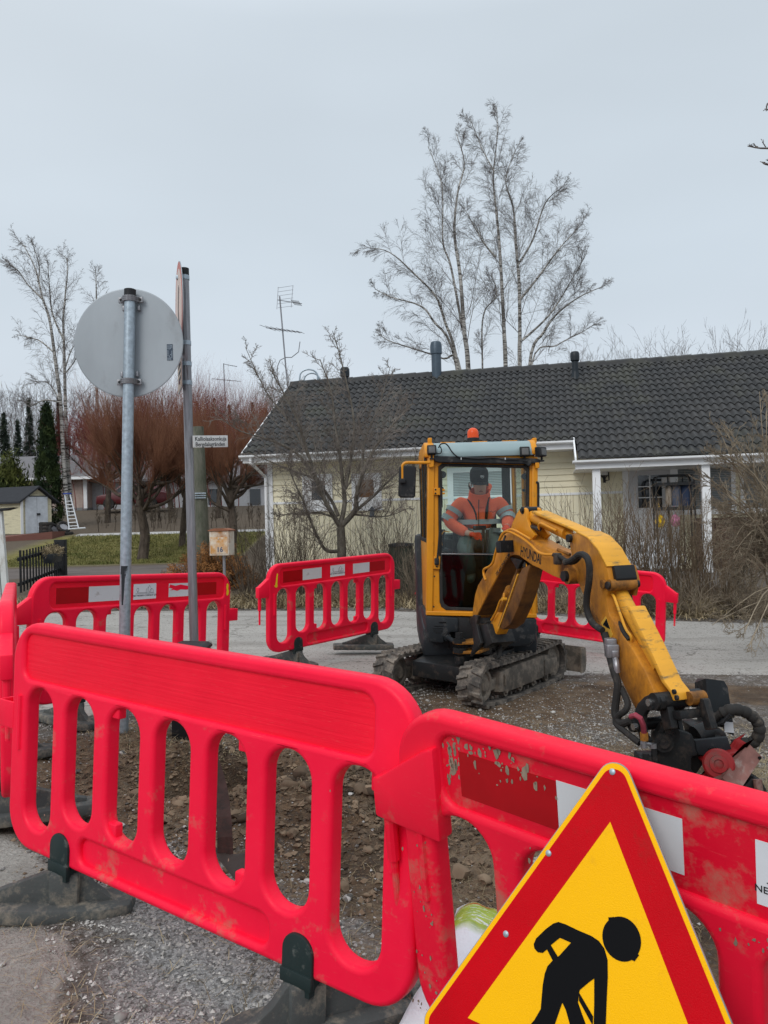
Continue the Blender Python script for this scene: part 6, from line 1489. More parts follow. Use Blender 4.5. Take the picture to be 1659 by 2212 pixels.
birch('tall bare birch behind the roof with a trunk leaning left, left of the pair', 30, Z6, [
    ([(715, 1650), (690, 1400), (665, 1060), (630, 800), (650, 560), (690, 380), (640, 200)], .11, .012, 15, 2.6),
    ([(680, 1390), (610, 1010), (560, 850), (555, 520), (470, 280)], .055, .009, 9, 2.2),
    ([(655, 1650), (570, 1330), (520, 1190), (400, 1060), (240, 920), (100, 890)], .07, .009, 11, 2.2),
    ([(640, 1600), (500, 1330), (420, 1240), (250, 1190), (150, 1140)], .06, .012, 7, 1.8),
    ([(670, 1640), (560, 1560), (380, 1500), (230, 1450), (160, 1400)], .05, .01, 7, 1.5)], CB, (700, 1700))
birch('tall slender bare birch behind the roof with two upright white trunks', 31, Z6, [
    ([(940, 1640), (930, 1400), (915, 1100), (900, 850), (875, 600), (865, 450), (890, 200), (885, 45)], .10, .009, 17, 2.3),
    ([(1025, 1640), (1025, 1400), (1020, 1100), (1000, 850), (985, 650), (940, 480), (1000, 300)], .10, .010, 16, 2.7),
    ([(880, 950), (800, 850), (700, 670)], .05, .012, 5, 1.5), ([(870, 430), (800, 300), (720, 100)], .03, .01, 5, 1.3),
    ([(1010, 1000), (1100, 850), (1180, 620), (1290, 520)], .05, .012, 8, 2.0), ([(1030, 1200), (1150, 1050), (1260, 900), (1400, 750)], .055, .012, 9, 2.1),
    ([(1080, 1630), (1170, 1400), (1260, 1280), (1400, 1180), (1540, 1120)], .08, .012, 10, 1.8), ([(1040, 1450), (1200, 1300), (1330, 1100), (1430, 920)], .05, .01, 8, 1.8),
    ([(800, 1640), (805, 1300), (885, 1180), (850, 1050)], .045, .012, 8, 1.3), ([(1090, 1620), (1250, 1480), (1400, 1400), (1480, 1350)], .04, .01, 7, 1.5)], CB, (985, 1700))
# ------------------------------------------------------------------ left birches
def Z7(x, y): return (.2279*x, 486+.2279*y)
CL = [dict(n=8, ratio=.52, ang=.55, wig=.08, up=.02, ns=8, start=.1, rr=.5, rmin=.007, tip=.2),
      dict(n=6, ratio=.62, ang=.60, wig=.11, up=-.03, ns=5, start=.1, rr=.6, rmin=.0048, tip=.4),
      dict(n=0, ratio=.6, ang=.7, wig=.13, up=-.16, ns=4, rr=.7, rmin=.004, tip=.5)]
birch('bare birch at the far left leaning slightly left, with a drooping side crown', 38, Z7, [
    ([(640, 2750), (600, 2200), (575, 1700), (520, 1250), (470, 900), (400, 680), (340, 430), (240, 220), (170, 140)], .12, .010, 17, 2.6),
    ([(400, 700), (260, 560), (170, 430), (60, 350)], .05, .01, 8, 1.5), ([(360, 540), (370, 380), (290, 130)], .04, .01, 6, 1.3),
    ([(500, 1200), (380, 1100), (250, 1060), (150, 1040)], .045, .01, 7, 1.6), ([(560, 1650), (460, 1500), (330, 1480)], .04, .01, 6, 1.5), ([(570, 1680), (420, 1660), (280, 1720), (210, 1640)], .045, .01, 6, 1.3)], CL, (650, 2800), .9)
birch('bare birch at the far left standing just right of the leaning one', 39, Z7, [
    ([(680, 2750), (640, 2200), (620, 1700), (610, 1250), (600, 900), (620, 650), (640, 350), (560, 270)], .11, .010, 17, 2.4),
    ([(620, 1350), (680, 1180), (760, 1080)], .04, .01, 6, 1.6), ([(610, 1100), (500, 850), (470, 600), (450, 330)], .06, .012, 9, 1.6), ([(625, 1400), (700, 1300), (760, 1200)], .04, .01, 5, 1.6)], CL, (680, 2800), .9)
birch('small bare birch rising behind the round grey sign', 44, Z7, [([(925, 1900), (915, 1400), (915, 900), (912, 600), (905, 430)], .10, .012, 15, 1.9), ], CL, (925, 2500), .9)
# ------------------------------------------------------------------ pollard willows
def willow(label, px, py, Y, crown_c, cw, ch, shoots, mt, ms, trunk_r, seed, name='pollard_willow', lean=0):
    RND.seed(seed); b0 = at(px, py, Y); gz = float(terrain(b0.x, b0.y)); t, S_ = plant(name, label, 'tree', (b0.x, b0.y, gz), None, 3, 'pollard trees in the garden')
    cc = at(*crown_c, Y); base = Vector((b0.x, b0.y, gz-.1)); top = cc
    limb([S_[0]], [base, base.lerp(top, .35)+rv(.06), base.lerp(top, .7)+rv(.08), base.lerp(top, .9)], trunk_r, trunk_r*.55, 0, 0, None, sub=4)
    heads = []
    for k in range(16):
        a = 2*math.pi*k/13+RND.uniform(-.2, .2); R_ = cw*RND.uniform(.22, .66); st = base.lerp(top, RND.uniform(.62, .98))
        en = cc+Vector((math.cos(a)*R_, math.sin(a)*R_*.8, ch*RND.uniform(-.12, .22))); md = st.lerp(en, .5)+Vector((0, 0, -.05*cw))+rv(.05*cw)
        limb([S_[1]], [st, md, en], trunk_r*.42, trunk_r*.18, 0, 0, None, sub=4); heads.append((md, en))
        for j in range(4):
            e2 = en+Vector((math.cos(a)*.2*cw, math.sin(a)*.15*cw, .12*ch))+rv(.08*cw); limb([S_[1]], [md.lerp(en, RND.uniform(.3, 1)), e2], trunk_r*.14, trunk_r*.07, 0, 0, None, sub=2); heads.append((en, e2))
    for k in range(shoots):
        m0, e0 = RND.choice(heads); p = m0.lerp(e0, RND.uniform(.2, 1)); out_ = (p-top); out_.z = 0
        d = (out_.normalized()*RND.uniform(.1, .95)*(out_.length/cw+.15)+Vector((0, 0, 1))*RND.uniform(.5, 1.1)+rv(.20)).normalized()
        L_ = ch*RND.uniform(.15, .80)*(1.1 if d.z > .8 else .7); L_ *= 1.15-.5*min(1, out_.length/cw); pp = p; ns = 4; r = trunk_r*.016+.0015
        for i in range(ns):
            q = pp+d*(L_/ns); S_[2].add(pp, q, r*(1-i/ns*.7), r*(1-(i+1)/ns*.7)); pp = q; d = (d+rv(.07)+Vector((0, 0, .05))).normalized()
            if RND.random() < .5:
                sd2 = (d+rv(.35)).normalized(); S_[2].add(pp, pp+sd2*L_*.22, r*.5, r*.25)
    finish(t, S_, ('trunk', 'branches', 'shoots'), (mt, mt, ms), (8, 5, 3)); return t
willow('pollard willow on the lawn with a broad fan of red-brown shoots, behind the sign poles', 306, 1206, 27, (308, 1040), 2.35, 3.6, 3400, M_will, M_wtw, .20, 1)
willow('dark pollard willow with two stems right of the wooden pole', 492, 1170, 26, (500, 1035), 2.0, 3.2, 2400, M_will, M_wtw, .17, 2)
willow('smaller pollard willow behind the dark sign pole', 392, 1150, 30, (398, 1030), 1.7, 3.0, 1600, M_will, M_wtw, .14, 3)
willow('red-stemmed pollard tree in the back row left of the big willow', 232, 1120, 40, (235, 985), 3.4, 3.9, 2700, M_will, M_wred, .16, 4)
willow('red-stemmed pollard tree in the back row behind the round sign pole', 372, 1120, 42, (365, 985), 3.6, 5.0, 3000, M_will, M_wred, .16, 5)
willow('red-stemmed pollard tree in the back row behind the street name plate', 470, 1110, 41, (478, 985), 3.0, 4.4, 2700, M_will, M_wred, .16, 6)
# ------------------------------------------------------------------ apple tree in front of the house
def Z8(x, y): return (459+.3051*x, 675+.3051*y)
RND.seed(33)
YA = 15.2; b0 = at(735, 1215, YA); gz = float(terrain(b0.x, b0.y))
t, S_ = plant('apple_tree', 'bare spreading apple tree in front of the left end of the house', 'tree', (b0.x, b0.y, gz), None, 4)
CA = [dict(n=8, ratio=.52, ang=.75, wig=.13, up=.035, ns=7, start=.05, rr=.5, rmin=.0048, tip=.25),
      dict(n=6, ratio=.5, ang=.8, wig=.18, up=.03, ns=5, start=.05, rr=.6, rmin=.0032, tip=.4),
      dict(n=0, ratio=.5, ang=.7, wig=.22, up=.02, ns=4, rr=.6, rmin=.0024, tip=.5)]
Sx = [S_[1], S_[2], S_[2]]
for pts, r0, r1, nc, cl_, dy in (
    ([(915, 1760), (912, 1620), (905, 1520)], .10, .085, 0, 0, 0),
    ([(905, 1520), (850, 1430), (780, 1300), (740, 1190), (670, 980), (600, 760), (520, 600), (420, 420)], .055, .009, 15, 1.3, -.5),
    ([(905, 1500), (935, 1350), (920, 1180), (900, 1000), (870, 800), (840, 560), (760, 330)], .055, .009, 14, 1.2, .5),
    ([(915, 1510), (1010, 1400), (1020, 1290), (1070, 1130), (1150, 960), (1290, 780), (1420, 640)], .06, .009, 15, 1.3, -.4),
    ([(1020, 1400), (1150, 1290), (1230, 1210), (1330, 1120), (1500, 1000)], .035, .008, 9, 1.0, .3),
    ([(890, 1440), (840, 1330), (720, 1180), (560, 1120), (420, 1060), (250, 990)], .038, .007, 11, 1.1, .3),
    ([(1000, 1430), (1120, 1440), (1250, 1440), (1400, 1380)], .022, .006, 7, .8, -.4),
    ([(890, 1690), (800, 1680), (730, 1560), (680, 1440), (640, 1330), (570, 1180), (520, 1040)], .040, .007, 12, 1.0, -.5),
    ([(880, 1460), (760, 1420), (600, 1420), (450, 1440)], .025, .006, 8, .9, .2),
    ([(940, 1250), (985, 1000), (1000, 760), (950, 500), (900, 300), (850, 130)], .035, .006, 11, .9, .2),
    ([(740, 1200), (600, 1000), (400, 900), (200, 840), (30, 730)], .03, .005, 11, .9, -.3),
    ([(700, 1060), (560, 800), (380, 560), (230, 240)], .028, .005, 10, .9, .4),
    ([(1060, 1150), (1080, 900), (1180, 660), (1260, 380)], .028, .005, 10, .9, .5)):
    P = [at(*Z8(x, y), YA+dy*i/(len(pts)-1)*1.6) for i, (x, y) in enumerate(pts)]
    if cl_ == 0: P = [Vector((P[0].x, P[0].y, gz-.1))]+P
    q_ = Segs(); limb([q_], P, r0, r1, 0, 0, None); link('trunk' if cl_ == 0 else 'limb', q_.mesh('limb', M_apple, t.loc, 7), t.o)
    if nc: limbchildren(P, r0, r1, int(nc*1.8), cl_*1.1, CA, Sx, .12, .8, .3)
finish(t, S_, ('trunk', 'branches', 'twigs', 'limbs'), (M_apple, M_apt, M_apt, M_apple), (8, 4, 3, 7))
# ------------------------------------------------------------------ shrubs
def shrub(name, label, base, h, spread, stems, m, seed, lean=(0, 0), r=.007, buds=0, twig=5, group=None, wig=.10, arch=0, m2=None):
    RND.seed(seed); bx_ = Vector(base); bx_.z = float(terrain(bx_.x, bx_.y)); t, S_ = plant(name, label, 'shrub', bx_, None, 2, group)
    C = [dict(n=twig, ratio=.36, ang=.45, wig=wig, up=.03-arch, ns=7, start=.3, rr=.6, rmin=r*.45, tip=.35), dict(n=2, ratio=.45, ang=.5, wig=.16, up=.03, ns=4, start=.3, rr=.7, rmin=r*.4, tip=.5), dict(n=0, ratio=0, ang=0, wig=.2, up=0, ns=2, tip=.6)]
    for k in range(stems):
        a = RND.uniform(0, 6.283); q = RND.random()**.6; d = Vector((math.cos(a)*spread*q+lean[0], math.sin(a)*spread*q*.8+lean[1], 1)).normalized()
        p = bx_+Vector((math.cos(a)*.12*q*h, math.sin(a)*.10*q*h, -.03)); grow([S_[0], S_[1], S_[1]], p, d, h*RND.uniform(.6, 1.1), r*RND.uniform(.8, 1.3), 0, C)
    finish(t, S_, ('stems', 'twigs'), (m, m2 or m), (4, 3)); return t
def gp(px, Y): q = at(px, 1250, Y); return (q.x, q.y, 0)
gsh = 'bare shrubs along the front of the house'
for i, (px, Y, h, sp_, n_, mm, lb) in enumerate((
    (535, 15.2, 1.5, .55, 34, M_shrubd, 'dark bare shrub behind the mailbox'), (590, 14.8, 1.7, .5, 40, M_shrubd, 'thin dark shrub at the left corner of the house'),
    (640, 14.5, 1.8, .45, 42, M_shrubd, 'tall thin-stemmed shrub left of the apple trunk'), (690, 14.3, 1.4, .5, 30, M_shrubd, 'low dark shrub beside the apple trunk'),
    (800, 14.6, 1.7, .5, 34, M_shrubd, 'thin-stemmed shrub right of the apple trunk'), (860, 14.3, 1.9, .45, 34, M_shrubd, 'tall sparse shrub with dry berries left of the excavator cab'), (900, 14.0, 1.0, .6, 24, M_pale, 'low tangled shrub touching the left side of the cab'),
    (1190, 13.5, 1.3, .6, 26, M_shrubd, 'low dark shrub seen between the cab and the boom'), (1275, 13.3, 1.8, .45, 34, M_shrub, 'brown upright shrub in front of the left porch column'), (1335, 13.0, 2.1, .42, 44, M_shrub, 'brown upright shrub in front of the house door'),
    (1395, 12.9, 1.9, .45, 42, M_shrub, 'brown shrub below the clothes rack'), (1455, 12.8, 1.8, .5, 40, M_shrub, 'brown shrub right of the clothes rack'), (1510, 12.7, 1.9, .5, 42, M_shrub, 'brown shrub in front of the right porch column'),
    (1570, 12.4, 1.5, .7, 42, M_shrub, 'spreading brown shrub in front of the brick wall'), (1630, 12.2, 1.5, .7, 40, M_pale, 'pale spreading shrub at the right edge by the road'))):
    x, y, _ = gp(px, Y); shrub('bare_shrub', lb, (x, y, 0), h, sp_, int(n_*1.25), mm, 50+i, group=gsh, r=.0055 if i < 8 else .0068)
for i, (px, Y, lb) in enumerate(((560, 13.9, 'low bramble tangle at the verge left of the lone barrier'), (760, 13.8, 'low bramble tangle at the verge behind the lone barrier'), (890, 13.4, 'low bramble tangle at the verge left of the cab'), (1230, 12.6, 'low bramble tangle at the verge behind the barrier right of the cab'), (1400, 12.3, 'low bramble tangle under the brown shrubs'), (1500, 12.1, 'low bramble tangle under the shrub by the right column'), (1600, 11.8, 'low bramble tangle at the right end of the verge'))):
    x, y, _ = gp(px, Y); shrub('bramble', lb, (x, y, 0), .75, 1.5, 70, M_pale if i % 2 else M_shrubd, 90+i, group='brambles along the verge', wig=.28, arch=.06, r=.005)
# big arching shrub at the right edge
RND.seed(77)
bR = at(1740, 1330, 9.6); bR.z = float(terrain(bR.x, bR.y)); t, S_ = plant('arching_shrub', 'big pale arching shrub hanging over the road at the right edge', 'shrub', bR, None, 2)
CR = [dict(n=8, ratio=.42, ang=.6, wig=.13, up=-.01, ns=9, start=.2, rr=.55, rmin=.0036, tip=.25), dict(n=5, ratio=.5, ang=.6, wig=.17, up=.0, ns=5, start=.1, rr=.6, rmin=.0026, tip=.4), dict(n=0, ratio=.5, ang=.6, wig=.2, up=0, ns=3, tip=.5)]
for (x, y, dy, n_, L_) in ((1640, 860, .8, 2, 2.9), (1560, 900, .4, 3, 2.9), (1530, 960, 0, 3, 2.6), (1520, 1030, -.3, 3, 2.4), (1540, 1100, .2, 4, 2.3), (1560, 1180, -.2, 4, 2.0), (1590, 1250, .3, 4, 1.9), (1650, 950, .2, 3, 2.6), (1545, 1330, -.9, 2, 1.8), (1600, 1390, -1.2, 2, 1.8), (1620, 1150, .5, 4, 2.2)):
    for k in range(n_):
        tgt = at(x+RND.uniform(-15, 25), y+RND.uniform(-25, 25), 9.3+dy); p0 = bR+Vector((RND.uniform(-.35, .3), RND.uniform(-.3, .3), RND.uniform(.0, 1.2)))
        m_ = p0.lerp(tgt, .5)+Vector((0, 0, .30))+rv(.06); P = [p0, m_, tgt]; limb([S_[0]], P, .016, .004, 0, 0, None, sub=4); limbchildren([p0, p0.lerp(m_, .5), m_, m_.lerp(tgt, .5), tgt], .016, .005, 8, .8, CR, [S_[1]]*3, .2, .55, .05)
finish(t, S_, ('stems', 'twigs'), (M_pale, M_pale), (5, 3))
# branch tips poking in at the top right
RND.seed(5); c0 = at(1720, 280, 8); t, S_ = plant('overhanging_tree', 'dark bare branch tips of a tree outside the frame at the top right', 'tree', (c0.x+1.5, c0.y, float(terrain(c0.x+1.5, c0.y))), None, 2)
tb0 = Vector((c0.x+1.5, c0.y, t.loc.z)); limb([S_[0]], [tb0, tb0+Vector((0, 0, 2.5)), Vector((c0.x+1.2, c0.y, c0.z-.5)), Vector((c0.x+.9, c0.y, c0.z+1.2))], .14, .05, 0, 0, None)
for (x, y) in ((1615, 316), (1645, 350), (1655, 240)):
    tg_ = at(x, y, 8); P = [Vector((c0.x+1.1, c0.y, c0.z+RND.uniform(-.4, .2))), at(1690, y+RND.uniform(-20, 10), 8), tg_]; limb([S_[0]], P, .02, .004, 0, 0, None); limbchildren(P, .010, .003, 5, .16, CR, [S_[1]]*3, .4, .6, .2)
finish(t, S_, ('trunk', 'twigs'), (M_twig, M_twig), (6, 3))

# ------------------------------------------------------------------ evergreen things: clumps of small leaf faces
def leafcloud(P, size, m, name, off, up=.0, rng_=None, aspect=.35):
    r = rng_ or np.random.default_rng(1); k = len(P); D = r.normal(0, 1, (k, 3)); D[:, 2] += up; D /= np.linalg.norm(D, axis=1)[:, None]; E = np.cross(D, r.normal(0, 1, (k, 3))); E /= np.linalg.norm(E, axis=1)[:, None]
    s = size*r.uniform(.5, 1.3, k)[:, None]; a = D*s; b = E*s*aspect; P = P-np.array(off)
    V = np.stack([P-a*.5, P+b*.5, P+a, P-b*.5], 1).reshape(-1, 3); Fq = np.arange(k*4).reshape(-1, 4)
    return quads(name, V, Fq, m, False)
def leaf_mat(name, a, b_):
    m = stone_mat(name, a, b_, 2.5); return m
M_thuja = leaf_mat('dark_thuja_leaves', (.010, .022, .008), (.045, .065, .018)); M_spruce = leaf_mat('spruce_needles', (.010, .018, .012), (.040, .052, .034)); M_jun = leaf_mat('dead_orange_juniper_needles', (.13, .050, .015), (.42, .20, .07)); M_hedge = leaf_mat('yellow_green_hedge_leaves', (.03, .045, .012), (.11, .12, .03))
rg = np.random.default_rng(5)
def thuja(label, px, ptop, Y, wpx, n, m, name='thuja', pbot=1150):
    top = at(px, ptop, Y); gz = float(terrain(top.x, Y)); h = top.z-gz; R_ = wpx/2/F_*Y; t = Thing(name, label, 'tree', (top.x, Y, gz), None)
    q = MB(); q.tube([(top.x, Y, gz-.1), (top.x, Y, gz+h*.9)], [R_*.12, .01], 7); t.part('trunk', q, M_will)
    cl_ = 260; u_ = rg.random(cl_)**.8; a = rg.uniform(0, 6.28, cl_); prof = R_*np.clip((1-u_)**.65*1.12, 0, 1)*np.where(u_ < .12, .75+u_*2, 1)
    C_ = np.stack([top.x+np.cos(a)*prof*.85, Y+np.sin(a)*prof*.85, gz+h*u_], 1); idx = rg.integers(0, cl_, n); P = C_[idx]+rg.normal(0, 1, (n, 3))*np.array([.11, .11, .26])*R_*1.2
    t.part('crown', leafcloud(P, .12*R_+.05, m, 'crown', t.loc, 1.5, rg), m); return t
thuja('dark green columnar thuja behind the yellow shed', 100, 884, 38, 62, 16000, M_thuja)
for i, (x, w, lb) in enumerate(((22, 60, 'rounded yellow-green thuja hedge bush behind the shed roof'),)):
    thuja(lb, x, 1015, 41, 110, 7000, M_hedge, 'hedge_bush')
def spruce(label, px, ptop, Y, wpx, seed, group):
    r = np.random.default_rng(seed); top = at(px, ptop, Y); gz = float(terrain(top.x, Y)); h = top.z-gz; R_ = wpx/2/F_*Y; t = Thing('spruce_tree', label, 'tree', (top.x, Y, gz), group)
    q = MB(); q.tube([(top.x, Y, gz-.1), (top.x, Y, gz+h*.98)], [R_*.10, .02], 6); t.part('trunk', q, M_will)
    Ps = []
    for lv in np.linspace(.12, .97, 22):
        nb = 9
        for k in range(nb):
            a = r.uniform(0, 6.28); L_ = R_*(1-lv)**.85*r.uniform(.6, 1.1)+.05; n_ = int(26+60*(1-lv)); f = r.random(n_)**.7
            Ps.append(np.stack([top.x+np.cos(a)*L_*f+r.normal(0, .05*R_, n_), Y+np.sin(a)*L_*f+r.normal(0, .05*R_, n_), gz+h*lv-L_*f*.35+r.normal(0, .02*h, n_)*.6], 1))
    P = np.concatenate(Ps); t.part('crown', leafcloud(P, .10*R_+.05, M_spruce, 'crown', t.loc, -.3, r, .3), M_spruce); return t
gs_ = 'spruces in the wood behind the garden'
for i, (x, y, Y, w, lb) in enumerate(((8, 890, 62, 60, 'dark spruce at the very left edge of the wood'), (62, 858, 70, 52, 'grey-green spruce left of the thuja'), (126, 855, 66, 44, 'spruce just right of the thuja tip'), (38, 905, 58, 46, 'lower spruce between the two left ones'),
    (425, 866, 75, 40, 'spruce right of the dark sign pole'), (462, 858, 78, 40, 'middle spruce tip above the street name plate'), (495, 872, 74, 42, 'spruce above the street name plate at its right end'), (545, 868, 76, 46, 'spruce tip left of the roof slope'), (575, 880, 72, 44, 'spruce nearest to the roof slope'))):
    spruce(lb, x, y, Y, w, 200+i, gs_)
# dead juniper
x, y, _ = gp(455, 16.0); gz = float(terrain(x, y)); tj = Thing('dead_juniper', 'orange-brown dead juniper bush left of the mailbox', 'shrub', (x, y, gz))
RND.seed(8); C_ = []; S1 = Segs()
for k in range(230):
    a = RND.uniform(0, 6.283); f = RND.random()**.5; hh_ = (1-f**2)*.85*RND.uniform(.5, 1.1)+.08; en = Vector((x+math.cos(a)*f*1.05, y+math.sin(a)*f*.7, gz+hh_)); st = Vector((x+math.cos(a)*f*.3, y+math.sin(a)*f*.2, gz+.05)); S1.add(st, en, .010, .004)
    for j in range(5): C_.append(en.lerp(st, j*.13)+rv(.03)+Vector((math.cos(a)*.05, 0, -.02*j)))
C_ = np.array([tuple(v) for v in C_]); P = np.repeat(C_, 26, 0); P = P+rg.normal(0, .035, P.shape)
tj.part('branches', S1.mesh('branches', M_shrubd, tj.loc, 3), M_shrubd); tj.part('foliage', leafcloud(P, .045, M_jun, 'foliage', tj.loc, .3, rg, .3), M_jun)
# far bare trees, too many to count behind the garden and the house
def farwood(name, label, x0, x1, Y0, Y1, hpx, n, m, seed):
    RND.seed(seed); S2 = Segs(); C = [dict(n=16, ratio=.26, ang=.55, wig=.05, up=.02, ns=8, start=.25, rr=.5, rmin=.011, tip=.15), dict(n=5, ratio=.5, ang=.5, wig=.12, up=.05, ns=3, start=.2, rr=.6, rmin=.011, tip=.5), dict(n=0, ratio=0, ang=0, wig=.15, up=0, ns=2, tip=.6)]
    for k in range(n):
        px = RND.uniform(x0, x1); Y = RND.uniform(Y0, Y1); top = at(px, hpx(px)+abs(RND.gauss(0, 18)), Y); gz = float(terrain(top.x, Y)); grow([S2], Vector((top.x, Y, gz)), Vector((RND.gauss(0, .03), 0, 1)), top.z-gz, .018+.003*(top.z-gz), 0, C)
    me = S2.mesh(name, m, (0, 0, 0), 3); tag(link(name, me), label, 'wood', kind='stuff')
M_farw = bark('far_grey_brown_wood', (.10, .085, .08), (.20, .175, .17), 1)
farwood('far_wood', 'hazy grey bare wood behind the gardens on the left', -60, 640, 66, 92, lambda x: 835+x*.04, 190, M_farw, 6)
farwood('far_red_thicket', 'dull red bare thicket in front of the far wood', 120, 620, 48, 60, lambda x: 895+abs(x-300)*.03, 170, M_wred, 7)
farwood('far_birch_tops', 'pale bare tree tops above the roof ridge on the right', 1180, 1720, 60, 80, lambda x: 755-(x-1180)*.04-(38 if 1545 < x < 1590 else 0), 60, M_farw, 9)
farwood('garden_twigs', 'low bare garden bushes behind the lawn', 190, 560, 35, 39, lambda x: 1085, 60, M_shrubd, 10)
# ================================================================== YELLOW HOUSE
HA = math.radians(11.8); hd_ = Vector((math.cos(HA), -math.sin(HA), 0)); hn = Vector((math.sin(HA), math.cos(HA), 0)); HO = Vector((0, 17, 0))
MH = Matrix(((hd_.x, hn.x, 0, HO.x), (hd_.y, hn.y, 0, HO.y), (0, 0, 1, 0), (0, 0, 0, 1)))     # local: s along, t back, z up
def hs(px, py, t=0.0):
    p = onplane(px, py, hn, hn.dot(HO)+t); return ((p-HO).dot(hd_), p.z)
hb = HO+hd_*-2.66; hb.z = float(terrain(hb.x, hb.y))
ho = Thing('house', 'pale yellow wooden house with a dark tiled roof and a covered porch', 'house', hb)
M_wall = mat('cream_painted_boards', (.80, .74, .55), .6, var=.04, scale=2, dirt=(.42, .38, .26), dirt_amt=.05, dirt_scale=2)
M_trimw = mat('white_house_trim', (.80, .81, .82), .55, var=.03)
m, t, b = nodes('dark_concrete_roof_tiles'); v = coords(t); n1 = noise(t, v, 1.6, 6, .65); n2 = noise(t, v, 60, 3)
c = mixc(t, ramp(t, n1, .35, .65), (.026, .028, .030), (.048, .047, .047)); c = mixc(t, ramp(t, n2, .45, .65, 0, .35), c, (.075, .073, .07)); c = mixc(t, ramp(t, noise(t, v, .8, 5, .7), .52, .66, 0, .6), c, (.060, .062, .045)); c = mixc(t, ramp(t, noise(t, coords(t, (1, 1, 1)), 9, 2), .68, .74, 0, .5), c, (.16, .16, .15))
t.links.new(c, b.inputs['Base Color']); b.inputs['Roughness'].default_value = .75; b.inputs['Specular IOR Level'].default_value = .35; bump(t, b, n2, .3, .005); M_tile = m
SL = math.tan(math.radians(31.5)); ZE = 3.02; TE = -.60; TR = 2.91; ZR = ZE+(TR-TE)*SL; SX0 = -3.05; SX1 = 12.5; SP = 4.12; TP = -1.36; ZP = ZE+(TP-TE)*SL
cs_, sn_ = math.cos(math.atan(SL)), math.sin(math.atan(SL))
du = .155/8; us = np.arange(SX0, SX1, du); L_tot = (TR-TP)/cs_; exp_ = .312; nc_ = int(L_tot/exp_)+1
R2 = []
for k in range(nc_-1, -1, -1):
    v0 = max(L_tot-(k+1)*exp_, 0); v1 = L_tot-k*exp_; R2 += [(v0, -.004), (v0, .032), (v0*.5+v1*.5, .019), (v1, .004)]
Vv = np.array([r_[0] for r_ in R2]); Hh = np.array([r_[1] for r_ in R2]); UU, VV = np.meshgrid(us, Vv); HHg = np.repeat(Hh[:, None], len(us), 1)
ph = 2*math.pi*UU/.155; wave = .026*(np.sin(ph)+.25*np.sin(2*ph+.6)); jit = .004*(vnoise(UU/.31+.0, np.floor(VV/exp_)*7.3)-.5)
Hn = np.where(HHg < 0, 0, wave)+HHg+jit
Tt = TP+VV*cs_-Hn*sn_; Zz = ZP+VV*sn_+Hn*cs_
n_ = len(us); nr = len(Vv); Vx = np.stack([UU, Tt, Zz], -1).reshape(-1, 3)
ii = (np.arange(nr-1)[:, None]*n_+np.arange(n_-1)[None]).ravel(); um = UU.ravel()[ii]; vm = (VV.ravel()[ii]+VV.ravel()[ii+n_])/2
keep = (um > SP) | (vm*cs_+TP > TE-.02); ii = ii[keep]
Vw = Vx@np.array([[hd_.x, hd_.y, 0], [hn.x, hn.y, 0], [0, 0, 1]])+np.array([HO.x, HO.y, 0])-np.array(ho.loc)
roof = ho.part('roof', quads('roof', Vw, np.stack([ii, ii+1, ii+n_+1, ii+n_], 1), M_tile, True), M_tile)
roof.data.set_sharp_from_angle(angle=math.radians(45))
def hbox(name, s0, s1, t0, t1, z0, z1, m, parent=None, bev=0, label=None):
    q = MB(); q.box((s0, t0, z0), (s1, t1, z1), M=MH, bev=bev); return ho.part(name, q, m, parent, label=label)
q = MB(); q.add([MH@Vector(v) for v in ((SX0, TR, ZR+.01), (SX1, TR, ZR+.01), (SX1, TR+4.6, ZR-4.6*SL), (SX0, TR+4.6, ZR-4.6*SL), (SX0, TE+.03, ZE-.09), (SX0, TR, ZR-.10), (SX1, TR, ZR-.10), (SX1, TE+.03, ZE-.09))], [(0, 1, 2, 3), (4, 5, 6, 7)])
ho.part('roof_back', q, M_tile, roof)
q = MB()
k = SX0
while k < SX1:
    q.prism([(-.13, -.085), (-.09, .02), (0, .065), (.09, .02), (.13, -.085)], 'x', 0, .36, M=MH@Matrix.Translation((k, TR, ZR+.02+RND.uniform(-.006, .006)))@Matrix.Rotation(-.045, 4, 'Y')); k += .335
ho.part('ridge_tiles', q, M_tile, roof)
# rake boards, fascia, gutters, soffit
def rake(s, tA, zA, tB, zB, name='rake_board'):
    q = MB(); q.prism([(tA, zA-.17), (tA, zA+.0), (tB, zB+.0), (tB, zB-.17)], 'x', s-.015, s+.015, M=MH); ho.part(name, q, M_trimw)
rake(SX0-.01, TE-.02, ZE+.02, TR, ZR+.02); rake(SP-.03, TP-.02, ZP+.03, TE, ZE+.03)
for s0, s1, t_, z_ in ((SX0, SP-.04, TE, ZE), (SP-.04, SX1, TP, ZP)):
    hbox('fascia', s0, s1, t_+.02, t_+.045, z_-.20, z_-.03, M_trimw)
    q = MB(); q.prism([(-.062, 0), (-.058, -.035), (-.035, -.06), (0, -.068), (.035, -.06), (.058, -.035), (.062, 0), (.054, 0), (.05, -.03), (0, -.058), (-.05, -.03), (-.054, 0)], 'x', s0-.05, s1, M=MH@Matrix.Translation((0, t_-.045, z_-.035))); ho.part('gutter', q, M_trimw)
hbox('soffit', SX0, SP-.04, TE+.045, .0, ZE-.20, ZE-.185, M_trimw); hbox('porch_ceiling', SP-.04, SX1, TP+.05, .0, ZP-.20, ZP-.18, M_trimw)
